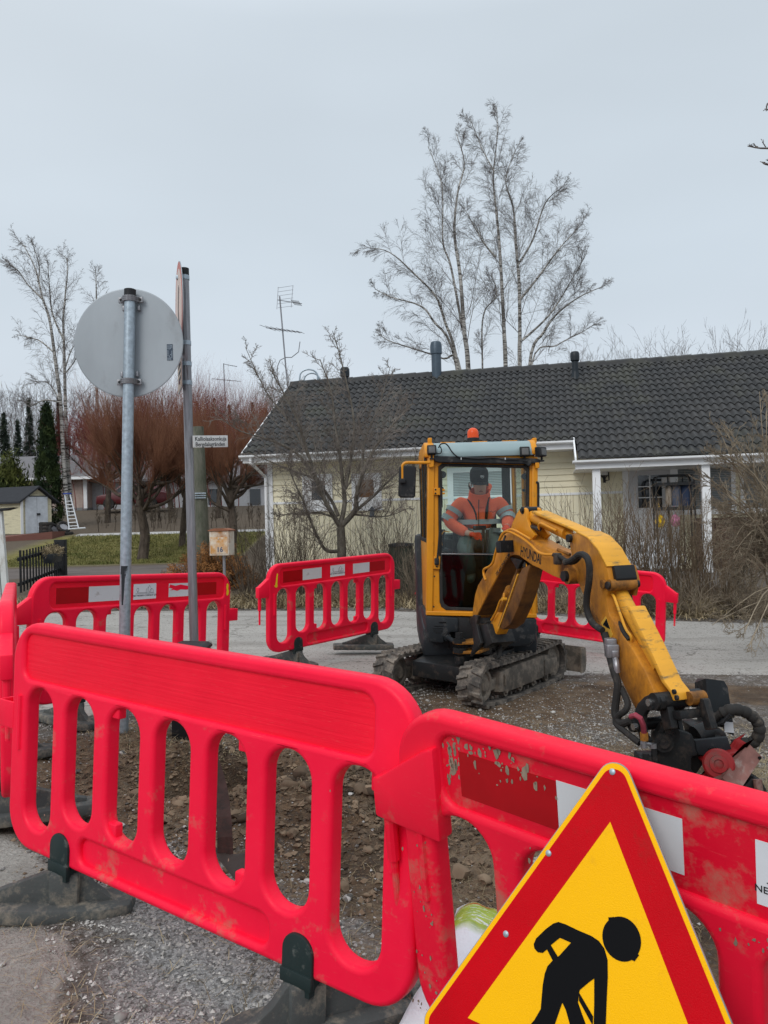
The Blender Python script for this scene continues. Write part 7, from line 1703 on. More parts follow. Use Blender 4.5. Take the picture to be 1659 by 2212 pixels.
# walls
SW0, SW1, ZTR, ZG = -2.66, 12.2, 1.90, .10
sill_s = hs(1452, 1050)[0]
q = MB(); z = ZTR+.05
while z < ZE-.19:
    z1 = min(z+.128, ZE-.18); q.prism([(-.034, z), (-.034, z+.004), (-.006, z1), (.05, z1), (.05, z)], 'x', SW0, SW1, M=MH); z += .128
wl = ho.part('upper_wall', q, M_wall)
q = MB(); s = SW0
while s < 7.9:
    s1 = min(s+.118, 7.9); q.prism([(s+.004, -.022), (s+.012, -.030), (s1-.006, -.030), (s1, -.020), (s1, .05), (s+.004, .05)], 'z', ZG, ZTR, M=MH); s += .118
ho.part('lower_wall', q, M_wall)
hbox('wall_core', SW0+.01, SW1, .04, 7.2, ZG-.1, ZE-.2, M_wall)
hbox('wall_trim', SW0, hs(1344, 1060)[0], -.045, .0, ZTR, ZTR+.05, M_trimw)
hbox('plinth', SW0+.02, SW1, -.02, .04, ZG-.25, ZG+.02, mat('grey_plinth', (.28, .27, .26), .9))
q = MB(); q.prism([(0, ZE-.2), (0, ZG), (7.1, ZG), (7.1, ZE-.2), (TR+.0, ZR-.12)], 'x', SW0+.004, SW0+.03, M=MH); ho.part('gable_wall', q, M_wall)
hbox('corner_board', SW0-.02, SW0+.10, -.055, .0, ZG, ZE-.19, M_trimw)
dpx = SW0-.18; q = MB(); q.tube([MH@Vector(v) for v in ((dpx, TE-.04, ZE-.09), (dpx, TE-.04, ZE-.20), (dpx+.14, -.10, ZE-.5), (dpx+.14, -.10, ZG))], .04, 10); ho.part('downpipe', q, M_trimw)
def window(x0, y0, x1, y1, px0, py0, px1, py1, m_pane, label, t=0, mull=()):
    s0, z1 = hs(x0, y0, t); s1, z0 = hs(x1, y1, t); a0, b1 = hs(px0, py0, t); a1, b0 = hs(px1, py1, t)
    q = MB(); q.box((s0, t-.06, b1), (s1, t+.02, z1), M=MH); q.box((s0, t-.06, z0), (s1, t+.02, b0), M=MH); q.box((s0, t-.06, b0), (a0, t+.02, b1), M=MH); q.box((a1, t-.06, b0), (s1, t+.02, b1), M=MH)
    w = ho.part('window', q, M_trimw, label=label)
    q = MB(); q.box((a0-.01, t-.035, b0-.01), (a1+.01, t-.03, b1+.01), M=MH); ho.part('pane', q, m_pane, w)
    q = MB(); q.box((s0-.03, t-.085, z0-.03), (s1+.03, t-.0, z0), M=MH); ho.part('sill', q, M_trimw, w)
    for (u0, v0, u1, v1) in mull:
        q = MB(); q.box((a0+(a1-a0)*u0, t-.052, b0+(b1-b0)*v0), (a0+(a1-a0)*u1, t-.038, b0+(b1-b0)*v1), M=MH); ho.part('glazing_bar', q, M_trimw, w)
    return w
M_blindb = mat('brown_wooden_blind', (.16, .085, .045), .35, stretch=(1, 1, 12), scale=3)
def blinds(name, a, b_):
    m, t, b = nodes(name); v = coords(t); w = N(t, 'ShaderNodeTexWave'); w.bands_direction = 'Z'; w.inputs['Scale'].default_value = 9; t.links.new(v, w.inputs['Vector'])
    t.links.new(mixc(t, ramp(t, w.outputs['Fac'], .3, .7), a, b_), b.inputs['Base Color']); b.inputs['Roughness'].default_value = .22; b.inputs['Specular IOR Level'].default_value = .6; return m
M_blind = blinds('pale_venetian_blinds', (.20, .22, .23), (.42, .45, .45)); M_blindg = blinds('grey_venetian_blinds', (.07, .08, .08), (.17, .18, .175))
window(654, 1026, 720, 1101, 674, 1040, 705, 1080, M_winglass, 'small dark window')
window(760, 1024, 826, 1099, 775, 1037, 809, 1074, M_blindb, 'small window with a brown blind')
window(966, 1012, 1106, 1084, 979, 1022, 1098, 1078, M_blind, 'wide window with pale blinds seen through the cab')
# right windows with blinds above a white sill
window(1448, 990, 1590, 1106, 1462, 996, 1580, 1098, M_blindg, 'wide porch window with grey blinds', mull=((.47, 0, .52, 1),))
window(1596, 984, 1740, 1102, 1606, 992, 1732, 1094, M_blindg, 'porch window with grey blinds at the right edge')
# brick parapet
m, t, b = nodes('dark_red_brown_brick'); v = coords(t); br = N(t, 'ShaderNodeTexBrick'); br.inputs['Scale'].default_value = 4.2; br.inputs['Color1'].default_value = (.10, .045, .032, 1); br.inputs['Color2'].default_value = (.05, .028, .022, 1); br.inputs['Mortar'].default_value = (.15, .13, .12, 1); br.inputs['Mortar Size'].default_value = .015
cx_ = N(t, 'ShaderNodeCombineXYZ'); sp2 = N(t, 'ShaderNodeSeparateXYZ'); t.links.new(v, sp2.inputs[0]); t.links.new(sp2.outputs['X'], cx_.inputs[0]); t.links.new(sp2.outputs['Z'], cx_.inputs[1]); t.links.new(cx_.outputs[0], br.inputs['Vector']); t.links.new(br.outputs[0], b.inputs['Base Color']); b.inputs['Roughness'].default_value = .85
s0 = hs(1500, 1120, -.1)[0]; zt_ = hs(1560, 1118, -.12)[1]
hbox('brick_wall', s0, SW1, -.12, -.031, ZG, zt_, m)
# door
d0, dt_ = hs(1355.6, 1005); d1 = hs(1445.8, 1005)[0]; o0 = hs(1343, 1000)[0]; o1 = hs(1462, 1000)[0]
M_door = mat('light_grey_door', (.55, .55, .56), .45, var=.02)
dr = hbox('door', d0, d1, -.05, .0, .34, dt_, M_door)
hbox('door_frame', o0, d0-.002, -.07, .0, .34, dt_, M_trimw, dr); hbox('door_frame', d1+.002, o1, -.07, .0, .34, dt_, M_trimw, dr); hbox('door_frame', o0-.03, o1+.03, -.075, .0, dt_, dt_+.13, M_trimw, dr)
w0, wz1 = hs(1377, 1028); w1, wz0 = hs(1430, 1096)
hbox('door_window', w0, w1, -.056, -.05, wz0, wz1, M_winglass, dr)
for f in (.47,): hbox('glazing_bar', w0+(w1-w0)*f, w0+(w1-w0)*(f+.05), -.066, -.056, wz0, wz1, M_trimw, dr)
for f in (.30, .64): hbox('glazing_bar', w0, w1, -.065, -.056, wz0+(wz1-wz0)*f, wz0+(wz1-wz0)*(f+.03), M_trimw, dr)
hbox('door_handle', d0+.05, d0+.16, -.09, -.06, 1.30, 1.33, M_galv, dr)
hbox('porch_floor', SP, SW1, TP+.05, -.02, ZG-.1, .33, mat('grey_porch_boards', (.20, .18, .16), .85))
q = MB()
for c_px in (1287.2, 1522.8):
    s_ = hs(c_px, 1000, TP+.16)[0]; cb_ = hbox('porch_column', s_-.075, s_+.075, TP+.10, TP+.25, .05, ZP-.19, M_trimw, None, .006)
# wall lamp
ls, lz = hs(1305, 1022, -.18); q = MB(); q.lathe([(.03, .17), (.10, .10), (.125, .075), (.118, .07), (.02, .07)], c=MH@Vector((ls, -.18, lz)), n=18); wlm = ho.part('porch_lamp', q, M_black)
q = MB(); q.lathe([(.075, -.05), (.085, .06), (.08, .068)], c=MH@Vector((ls, -.18, lz)), n=18); ho.part('lamp_glass', q, mat('milky_lamp_glass', (.55, .55, .53), .2), wlm)
q = MB(); q.lathe([(.085, -.055), (.085, -.045), (.03, -.11), (.03, -.20)], c=MH@Vector((ls, -.18, lz)), n=14); q.tube([MH@Vector((ls+.02, -.18, lz-.16)), MH@Vector((ls+.10, -.10, lz-.14)), MH@Vector((ls+.10, -.02, lz+.05))], .012, 6); ho.part('lamp_bracket', q, M_black, wlm)
# roof fittings: two vents and a chimney
def roof_at(px, py):
    """point of the tiled slope seen at a pixel"""
    nrm = Vector((hn.x*-sn_, hn.y*-sn_, cs_)); p0 = HO+hn*TR; p0.z = ZR; return onplane(px, py, nrm, nrm.dot(p0))
M_vent = mat('blue_black_vent_plastic', (.022, .028, .034), .4); M_chim = mat('slate_blue_sheet_metal', (.075, .10, .125), .35, .3, var=.1)
for px, py, ptop, rad in ((746, 852, 794, .115), (1243, 816, 760, .105)):
    p = roof_at(px, py); top_ = at(px-1, ptop, p.y); h = top_.z-p.z
    q = MB(); q.lathe([(rad*.75, -.1), (rad*.70, h*.55), (rad*.70, h*.62), (rad, h*.66), (rad*1.05, h*.80), (rad*1.02, h*.94), (rad*.8, h)], c=p, n=20); vt = ho.part('roof_vent', q, M_vent, roof)
    q = MB(); q.lathe([(rad*1.2, -.03), (rad*.95, .06), (rad*.8, .16)], c=p+Vector((0, 0, -.02)), n=18); ho.part('vent_flashing', q, M_vent, vt)
pc = HO+hn*(TR+.25); ccx = at(943.5, 815, 18.6); pc = Vector((ccx.x, 19.8-.2, ZR-.3)); ccx = at(943.5, 815, pc.y); pc.x = ccx.x; h = at(943.5, 738, pc.y).z-pc.z
q = MB(); q.lathe([(.125, 0), (.125, h*.72)], c=pc, n=24); ch_ = ho.part('chimney', q, M_chim, roof); q = MB(); q.lathe([(.15, h*.72), (.152, h*.9), (.13, h*.98), (.10, h)], c=pc, n=24); ho.part('chimney_cap', q, M_chim, ch_)
for (xa, xb, yt, yb) in ((648, 686, 798, 838), (657, 690, 806, 838)):
    P = []
    for k in range(15):
        a = math.pi*k/14; P.append(at((xa+xb)/2-(xb-xa)/2*math.cos(a), yt+14-14*math.sin(a), 20.5))
    P = [at(xa-2, yb, 20.5)]+P+[at(xb+1, yb, 20.5)]; q = MB(); q.tube(P, .022, 8); ho.part('ladder_hoop', q, M_galv, roof)
# ================================================================== ANTENNAS
def antenna(name, label, Y, mast, booms, r=.02):
    b0 = at(*mast[-1], Y); t = Thing(name, label, 'antenna', b0); q = MB(); q.tube([at(x, y, Y) for x, y in mast], r, 8); ms = t.part('mast', q, M_galv2)
    for (x0, y0, x1, y1, els) in booms:
        A = at(x0, y0, Y-.3); B = at(x1, y1, Y+.3); q = MB(); q.tube([A, B], r*.55, 6); bm_ = t.part('boom', q, M_galv2)
        for f, dx, dy, dz_ in els:
            c = A.lerp(B, f); q = MB(); q.tube([c-Vector((dx, dy, dz_))/2, c+Vector((dx, dy, dz_))/2], r*.32, 4); t.part('element', q, M_galv2, bm_)
    return t
an = antenna('tv_antenna', 'tall television mast with two aerials beside the roof ridge', 20.8, [(604, 640), (611, 720), (617, 790), (623, 850)], [
    (600, 648, 652, 656, [(.62+.05*k, .05, .5, 0) for k in range(7)]), (575, 708, 652, 718, [(.05+.13*k, .30-.02*k, .9-.05*k, .06) for k in range(8)])])
q = MB()
for k in range(6): q.tube([at(599+1, 622+8.6*k, 20.5), at(633, 617+8.8*k, 21.1)], .006, 4)
q.tube([at(601, 620, 20.5), at(598, 668, 20.5)], .008, 4); q.tube([at(633, 616, 21.1), at(629, 664, 21.1)], .008, 4); an.part('grid_reflector', q, M_galv2)
q = MB(); q.tube([at(617, 772, 20.8), at(630, 772, 20.6), at(645, 760, 20.5), at(648, 738, 20.5)], .012, 6); q.tube([at(617, 772, 20.8), at(605, 778, 21), at(600, 790, 21), at(598, 810, 21)], .012, 6); an.part('folded_dipole', q, M_galv2)
antenna('tv_antenna', 'thin distant television aerial above the spruces', 46, [(483, 785), (485, 830), (488, 905)], [(458, 818, 520, 824, [(.1+.2*k, .2, 1.4, .3) for k in range(4)]), (482, 786, 512, 792, [(.5+.16*k, .1, 1.0, .2) for k in range(3)])], .03)

# ================================================================== PORCH THINGS
rk0, rkz = hs(1413, 1029, -.9); rk1, _ = hs(1495, 1029, -.9); rb = MH@Vector(((rk0+rk1)/2, -.9, .33))
cr_ = Thing('clothes_rack', 'black tubular clothes rack on the porch beside the door', 'clothes rack', rb)
q = MB(); r_ = .018; zb = .33
for t_ in (-1.1, -.7):
    pts = [(rk0, t_, zb), (rk0, t_, rkz-.08), (rk0+.03, t_, rkz-.02), (rk0+.09, t_, rkz), (rk1-.09, t_, rkz), (rk1-.03, t_, rkz-.02), (rk1, t_, rkz-.08), (rk1, t_, zb)]; q.tube([MH@Vector(p_) for p_ in pts], r_, 8)
for s_ in (rk0+.25, rk0+.52): q.tube([MH@Vector((s_, -.9, zb)), MH@Vector((s_, -.9, rkz+.03))], r_*.8, 8)
cr_.part('rack_frame', q, M_black)
zs_ = hs(1450, 1096, -.9)[1]; zr_ = hs(1450, 1045, -.9)[1]
q = MB(); q.box((rk0, -1.1, zr_-.04), (rk1, -.7, zr_+.02), M=MH); cr_.part('top_shelf', q, M_black); q = MB(); q.box((rk0, -1.1, zs_-.06), (rk1, -.7, zs_+.01), M=MH); cr_.part('lower_shelf', q, M_black)
def garment(label, xa, xb, ya, yb, m, cat='clothing', name='hanging_jacket', t_=-.92):
    s0, z1 = hs(xa, ya, t_); s1, z0 = hs(xb, yb, t_); w = s1-s0; p0 = MH@Vector(((s0+s1)/2, t_, z1)); g = Thing(name, label, cat, p0, 'clothes on the rack')
    bm = bmesh.new(); prof = [(0, .16), (.04, .30), (.10, .50), (.4, .50), (.8, .47), (1, .46)]; n = 20; rings = []
    for f, hw in prof:
        rg_ = []
        for k in range(n):
            a = 2*math.pi*k/n; rg_.append(bm.verts.new(((s0+s1)/2+math.cos(a)*w*hw*(1+.06*math.sin(5*a)*f), t_+math.sin(a)*.09*(1+.3*math.sin(4*a+1)*f), z1+(z0-z1)*f)))
        rings.append(rg_)
    for A_, B_ in zip(rings, rings[1:]):
        for k in range(n): bm.faces.new((A_[k], A_[(k+1) % n], B_[(k+1) % n], B_[k]))
    bm.faces.new(rings[0]); bm.faces.new(rings[-1][::-1]); q = MB(); q.bm(bm, MH, True); g.part('cloth', q, m)
    q = MB(); c_ = Vector(((s0+s1)/2, t_, z1)); q.tube([MH@(c_+Vector(v)) for v in ((-.14, 0, -.05), (0, 0, .0), (.14, 0, -.05))], .006, 5); q.tube([MH@(c_+Vector(v)) for v in ((0, 0, 0), (0, 0, .06), (.02, 0, .08), (.0, 0, .10))], .004, 5); g.part('hanger', q, M_steel)
garment('light beige jacket hanging on the rack, leftmost', 1437, 1452, 1050, 1090, mat('beige_cloth', (.34, .29, .24), .9)); garment('slate blue jacket hanging in the middle of the rack', 1449, 1472, 1046, 1092, mat('slate_blue_cloth', (.085, .10, .14), .9)); garment('dark blue jacket hanging at the right of the rack', 1470, 1494, 1046, 1092, mat('dark_blue_cloth', (.03, .045, .085), .9))
def ball(name, label, cx_, cy_, rpx, m, cat):
    s_, z_ = hs(cx_, cy_, -1.0); R_ = rpx/F_*15.3; p0 = MH@Vector((s_, -1.0, z_)); g = Thing(name, label, cat, p0, 'small hats on the rack'); bm = bmesh.new(); bmesh.ops.create_icosphere(bm, subdivisions=4, radius=R_)
    for v_ in bm.verts:
        d = v_.co.normalized(); k_ = 1+.22*mnoise.noise(d*3.2+Vector((cx_, 0, 0)))+.07*mnoise.noise(d*9); v_.co = d*R_*k_; v_.co.y *= .5; v_.co.z *= 1.35
    q = MB(); q.bm(bm, Matrix.Translation(p0), True); g.part('knit', q, m); q = MB(); q.tube([p0+Vector((0, 0, R_*1.2)), p0+Vector((0, .05, .35))], .006, 5); g.part('loop', q, m)
ball('knitted_hat', 'yellow knitted thing hanging under the clothes rack', 1426, 1126, 9.5, mat('bright_yellow_knit', (.80, .50, .01), .9), 'hat'); ball('knitted_hat', 'pink knitted thing hanging under the clothes rack', 1459, 1125, 9.5, mat('pink_knit', (.55, .20, .34), .9, var=.4, scale=20), 'hat')
def chair(px, py, Y, label):
    b0 = at(px, py, Y); gz = float(terrain(b0.x, b0.y))-.05; g = Thing('garden_chair', label, 'chair', (b0.x, b0.y, gz), 'white garden chairs')
    M = Matrix.Translation((b0.x, b0.y, gz))@Matrix.Rotation(.5, 4, 'Z')
    for sx in (-1, 1):
        for sy in (-1, 1):
            q = MB(); q.tube([M@Vector((sx*.22, sy*.2, 0)), M@Vector((sx*.2, sy*.18, .42))], .02, 6); g.part('leg', q, M_white)
        q = MB(); q.tube([M@Vector((sx*.24, -.2, .42)), M@Vector((sx*.25, -.2, .62)), M@Vector((sx*.24, .2, .62))], .018, 6); g.part('armrest', q, M_white)
    q = MB(); q.box((-.22, -.22, .40), (.22, .2, .44), M=M, bev=.01); g.part('seat', q, M_white)
    q = MB()
    for k in range(5): q.box((-.20+.09*k, .18, .44), (-.16+.09*k, .20, .84), M=M)
    q.box((-.22, .17, .82), (.22, .21, .90), M=M, bev=.01); g.part('backrest', q, M_white)
chair(1405, 1250, 14.6, 'white plastic garden chair behind the brown shrubs, nearer the door'); chair(1445, 1240, 14.9, 'white plastic garden chair behind the brown shrubs, farther right')
def lantern(px, py0, py1, Y, label):
    a = at(px, py0, Y); b_ = at(px, py1, Y); h = a.z-b_.z; g = Thing('lantern', label, 'lantern', b_, 'black hanging lanterns'); q = MB(); q.lathe([(.06, 0), (.06, h*.1), (.05, h*.12)], c=b_, n=10); q.lathe([(.05, h*.6), (.075, h*.62), (.03, h*.85), (.01, h)], c=b_, n=10); g.part('lantern_frame', q, M_black)
    q = MB(); q.lathe([(.044, h*.12), (.044, h*.6)], c=b_, n=10); g.part('lantern_glass', q, M_winglass)
lantern(804, 1094, 1117, 14.2, 'small black lantern hanging from the apple tree in front of the yellow wall'); lantern(1523, 1042, 1070, 15.2, 'black lantern on the right porch column')
q0 = gp(868, 14.6); gz = float(terrain(q0[0], q0[1])); g = Thing('composter', 'dark rounded compost bin against the house wall, left of the cab', 'bin', (q0[0], q0[1], gz)); hh_ = at(868, 1172, 14.6).z-gz
q = MB(); q.lathe([(.30, 0), (.28, hh_*.5), (.24, hh_*.85), (.22, hh_*.93)], c=(q0[0], q0[1], gz), n=16); g.part('bin_body', q, mat('dark_mossy_plastic', (.035, .04, .03), .8, bmp=.5)); q = MB(); q.lathe([(.25, hh_*.93), (.24, hh_*.98), (.10, hh_)], c=(q0[0], q0[1], gz), n=16); g.part('lid', q, M_black)
p0 = at(908, 1210, 14.0); gz = float(terrain(p0.x, p0.y)); g = Thing('pool_toy', 'pink plastic toy peeping out left of the cab', 'toy', (p0.x, p0.y, gz)); q = MB(); q.tube([Vector((p0.x, p0.y, gz)), Vector((p0.x-.01, p0.y, gz+.25)), Vector((p0.x+.0, p0.y, gz+.45)), Vector((p0.x+.02, p0.y, at(908, 1165, 14).z))], [.09, .07, .09, .05], 10); g.part('toy_body', q, mat('pink_plastic', (.65, .12, .32), .4))
q = MB(); q.box((p0.x-.12, p0.y-.1, gz), (p0.x+.05, p0.y, gz+.12), bev=.03); g.part('toy_base', q, M_red)

# ================================================================== MAILBOX, POLES, GATE
Ym = 12.8
def ZA(x, y): return (.3256*x, 837+.3256*y)
a = at(*ZA(1405, 1115), Ym); b_ = at(*ZA(1540, 950), Ym); gz = float(terrain((a.x+b_.x)/2, Ym)); cx = (a.x+b_.x)/2
mb_ = Thing('mailbox', 'rusty white mailbox with the number 16 on a grey post', 'mailbox', (cx, Ym, gz))
Mm = Matrix.Translation((cx, Ym, 0))@Matrix.Rotation(math.radians(-14), 4, 'Z'); w = (b_.x-a.x)/2; hz0, hz1 = a.z, b_.z
M_mail = mat('rust_stained_white_steel', (.55, .50, .42), .5, dirt=(.33, .13, .03), dirt_amt=.5, dirt_scale=4)
M_mailr = mat('rusty_front_panel', (.50, .25, .08), .6, dirt=(.62, .55, .45), dirt_amt=.45, dirt_scale=5)
q = MB(); q.box((-w, -.11, hz0), (w, .11, hz1), M=Mm, bev=.008); bx2 = mb_.part('box_body', q, M_mail)
q = MB(); q.box((-w+.02, -.116, hz0+.03), (w-.02, -.108, hz1-.10), M=Mm, bev=.003); mb_.part('front_door', q, M_mailr, bx2)
q = MB(); q.box((-w-.015, -.13, hz1), (w+.015, .13, hz1+.018), M=Mm, bev=.004); q.prism([(-w-.01, hz1+.018), (w+.01, hz1+.018), (w*.5, hz1+.045), (-w*.5, hz1+.045)], 'y', -.12, .12, M=Mm); mb_.part('lid', q, mat('rust_brown_lid', (.24, .10, .055), .7))
q = MB(); q.lathe([(.010, 0), (.008, .006), (.003, .008)], n=10, M=Mm@Matrix.Translation((0, -.117, hz1-.13))@RX90); mb_.part('lock', q, M_galv, bx2)
me = text_mesh('number', '16', .115, Mm@Matrix.Translation((.015, -.118, hz0+.095))@RX90, mat('blue_grey_numerals', (.10, .11, .15), .6), mb_.loc, off=.004); link('number', me, bx2)
q = MB(); q.tube([(cx+.03, Ym, gz-.1), (cx+.03, Ym, hz0)], .024, 10); mb_.part('post', q, M_galv2)
Yp = 17.2; a = at(436, 1160, Yp); b_ = at(428, 922, Yp); gz = float(terrain(a.x, Yp)); g = Thing('wooden_pole', 'weathered mossy wooden utility pole behind the street name plate', 'pole', (a.x+.02, Yp, gz))
q = MB(); q.tube([Vector((a.x+.05, Yp, gz-.1)), a, b_], [.17, .165, .12], 14); g.part('pole_shaft', q, bark('mossy_grey_wood', (.07, .08, .055), (.16, .155, .125), 6)); c_ = at(432, 1066, Yp-.17)
q = MB()
for k in range(3): q.tube([c_+Vector((-.13, 0, -.05*k)), c_+Vector((.13, 0, -.05*k))], .016, 6)
g.part('pole_bracket', q, M_galv)
# white leaning post
Yw = 14; a = at(8, 1300, Yw); b_ = at(-1, 1104, Yw); gz = float(terrain(a.x, Yw)); g = Thing('gate_post', 'leaning weathered white post at the left edge', 'post', (a.x+.03, Yw, gz))
for nm, dx in (('post', .0), ('post_board', -.13)):
    q = MB(); q.add([Vector((p_.x+dx+ox, Yw+oy, p_.z)) for p_ in (Vector((a.x+.06, 0, gz-.05)), b_) for ox, oy in ((-.05, -.04), (.05, -.04), (.05, .04), (-.05, .04))], [(0, 1, 5, 4), (1, 2, 6, 5), (2, 3, 7, 6), (3, 0, 4, 7), (4, 5, 6, 7), (0, 3, 2, 1)]); g.part(nm, q, M_wh2)
q = MB(); tp_ = at(0, 1103, Yw); q.prism([(tp_.x-.35, tp_.z-.02), (tp_.x+.12, tp_.z+.0), (tp_.x+.30, tp_.z+.05), (tp_.x-.35, tp_.z+.02)], 'y', Yw-.12, Yw+.12); g.part('post_roof', q, M_black)
# black picket gate
def ZE_(x, y): return (x*.14645, 1026+.14645*y)
YL, YRt = 15.9, 20.3
M_gate = mat('black_painted_wood', (.012, .013, .015), .6)
gl = at(*ZE_(300, 1740), YL); gr_ = at(*ZE_(900, 1490), YRt); gt = Thing('picket_gate', 'open black picket gate with a flower box hung on it', 'gate', (gl.x, gl.y, gl.z))
def gpnt(f, h): # f 0..1 along, h 0..1 up
    Yg = YL+(YRt-YL)*f
    yb = 1760-(1760-1490)*f; yt = 1120-(1120-1000)*f; x = 300+(860-300)*(f*YL/(YRt*(1-f)+YL*f)) if False else None
    lo = gl.lerp(gr_, f); zt_l = at(*ZE_(285, 1125), YL).z; zt_r = at(*ZE_(860, 985), YRt).z; zt2 = zt_l+(zt_r-zt_l)*f
    return Vector((lo.x, lo.y, lo.z+(zt2-lo.z)*h))
gdir = (gr_-gl).normalized(); gdir.z = 0; gdir.normalize()
for k in range(15):
    f = (k+.2)/15.2; w_ = .035 if k else .055; p_, q_ = gpnt(f, 0), gpnt(f, 1.0 if k else 1.02); q = MB(); q.add([v_+gdir*sx*w_+Vector((gdir.y, -gdir.x, 0))*sy*.012 for v_ in (p_, q_) for sx, sy in ((-1, -1), (1, -1), (1, 1), (-1, 1))], [(0, 1, 5, 4), (1, 2, 6, 5), (2, 3, 7, 6), (3, 0, 4, 7), (4, 5, 6, 7), (0, 3, 2, 1)]); gt.part('picket', q, M_gate)
for h_ in (.2, .8):
    q = MB(); A, B = gpnt(0, h_), gpnt(1, h_); s_ = Vector((gdir.y, -gdir.x, 0))*-.03; q.add([v_+s_+Vector((0, 0, dz_))+Vector((gdir.y, -gdir.x, 0))*sy*.018 for v_ in (A, B) for dz_, sy in ((-.035, -1), (.035, -1), (.035, 1), (-.035, 1))], [(0, 1, 5, 4), (1, 2, 6, 5), (2, 3, 7, 6), (3, 0, 4, 7), (4, 5, 6, 7), (0, 3, 2, 1)]); gt.part('rail', q, M_gate)
q = MB(); q.box((gr_.x-.14, gr_.y-.08, gr_.z-.1), (gr_.x+.14, gr_.y+.08, gpnt(1, 1.06).z), bev=.01); gt.part('gate_post', q, M_gate)
fb = gpnt(.60, .52)+Vector((gdir.y, -gdir.x, 0))*.14; gz = fb.z; f_b = Thing('flower_box', 'dark flower box with dry brown plants hung on the black gate', 'flower box', fb); Mf = Matrix.Translation(fb)@Matrix.Rotation(math.atan2(gdir.y, gdir.x), 4, 'Z')
q = MB(); q.prism([(-.09, 0), (.09, 0), (.12, .22), (-.12, .22)], 'x', -.62, .62, M=Mf, bev=.012); f_b.part('box', q, M_skirt); P = rg.normal(0, 1, (1800, 3))*np.array([.30, .07, .06])+np.array([0, 0, .27]); P = np.array([tuple(Mf@Vector(p_)) for p_ in P]); f_b.part('dry_plants', leafcloud(P, .07, M_straw, 'dry_plants', f_b.loc, 0, rg, .25), M_straw)

# ================================================================== SHED, TYRES, LADDER, FAR BUILDINGS
def building(name, label, C0, C1, depth_dir, depth, zb, ze, zr, mw, mr, over=.25, cat='building', loc=None):
    """gable wall from C0 to C1, ridge running along depth_dir from the middle of the gable"""
    t = Thing(name, label, cat, (C0.x, C0.y, zb)); dd = Vector(depth_dir).normalized()*depth; g = (C1-C0); up = Vector((0, 0, 1)); A, B = Vector((C0.x, C0.y, zb)), Vector((C1.x, C1.y, zb)); m_ = (A+B)/2
    v = [A, B, B+up*(ze-zb), m_+up*(zr-zb), A+up*(ze-zb)]; v += [p_+dd for p_ in v]
    q = MB(); q.add(v, [(0, 1, 2, 3, 4), (9, 8, 7, 6, 5), (0, 4, 9, 5), (1, 6, 7, 2)]); w_ = t.part('wall', q, mw)
    gn = Vector((g.x, g.y, 0)).normalized(); o_ = dd.normalized()*over; q = MB()
    for s_, P_ in ((-1, A), (1, B)):
        e_ = P_+up*(ze-zb)+gn*s_*over-up*over*(zr-ze)/(g.length/2); r_ = m_+up*(zr-zb); th = up*.09
        vs = [e_-o_, r_-o_, r_+dd+o_, e_+dd+o_]; q.add([x+up*.01 for x in vs]+[x+th+up*.01 for x in vs], [(0, 1, 2, 3), (4, 5, 6, 7), (0, 4, 5, 1), (3, 2, 6, 7), (0, 3, 7, 4), (1, 5, 6, 2)])
    rf = t.part('roof', q, mr); return t, w_, rf, A, B, gn, dd
M_shed = mat('peeling_cream_boards', (.62, .57, .40), .8, dirt=(.28, .25, .18), dirt_amt=.25, dirt_scale=3, stretch=(1, 1, 5)); M_felt = mat('dark_roof_felt', (.035, .037, .042), .85)
C0_ = at(46, 1151, 35.5); C1_ = at(112, 1149, 36.6); zb = min(C0_.z, C1_.z)-.15
sh, w_, rf, A, B, gn, dd = building('shed', 'small peeling cream shed with white double doors and dark roof', C0_, C1_, Vector((-1, .35, 0)), 5, zb, at(44, 1080, 35.5).z, at(78, 1054, 36).z, M_shed, M_felt, .22, 'shed')
fn = Vector((gn.y, -gn.x, 0))
def onwall(f, z0, z1, f1, m, name, parent=None, off=.02, th=.03, T=None):
    T = T or sh; a_ = A+(B-A)*f; b2_ = A+(B-A)*f1; q = MB(); q.add([p_+fn*o_+Vector((0, 0, z-p_.z)) for o_ in (off, off+th) for p_, z in ((a_, z0), (b2_, z0), (b2_, z1), (a_, z1))], [(0, 1, 2, 3), (4, 5, 6, 7), (0, 4, 5, 1), (2, 6, 7, 3), (1, 5, 6, 2), (0, 3, 7, 4)]); return T.part(name, q, m, parent)
zt_d = at(80, 1073, 36).z; M_shd = mat('pale_grey_white_door', (.55, .58, .62), .6)
for f0, f1 in ((.13, .50), (.51, .86)): onwall(f0, zb+.1, zt_d, f1, M_shd, 'door')
onwall(.11, zt_d, zt_d+.05, .88, M_felt, 'door_lintel'); onwall(-.02, zb, at(44, 1080, 35.5).z, .06, M_trimw, 'corner_board')
q = MB(); p_ = A+(B-A)*.52+fn*.06; q.box((p_.x-.03, p_.y-.03, zb+.95), (p_.x+.12, p_.y+.03, zb+1.05)); sh.part('door_handle', q, M_black)
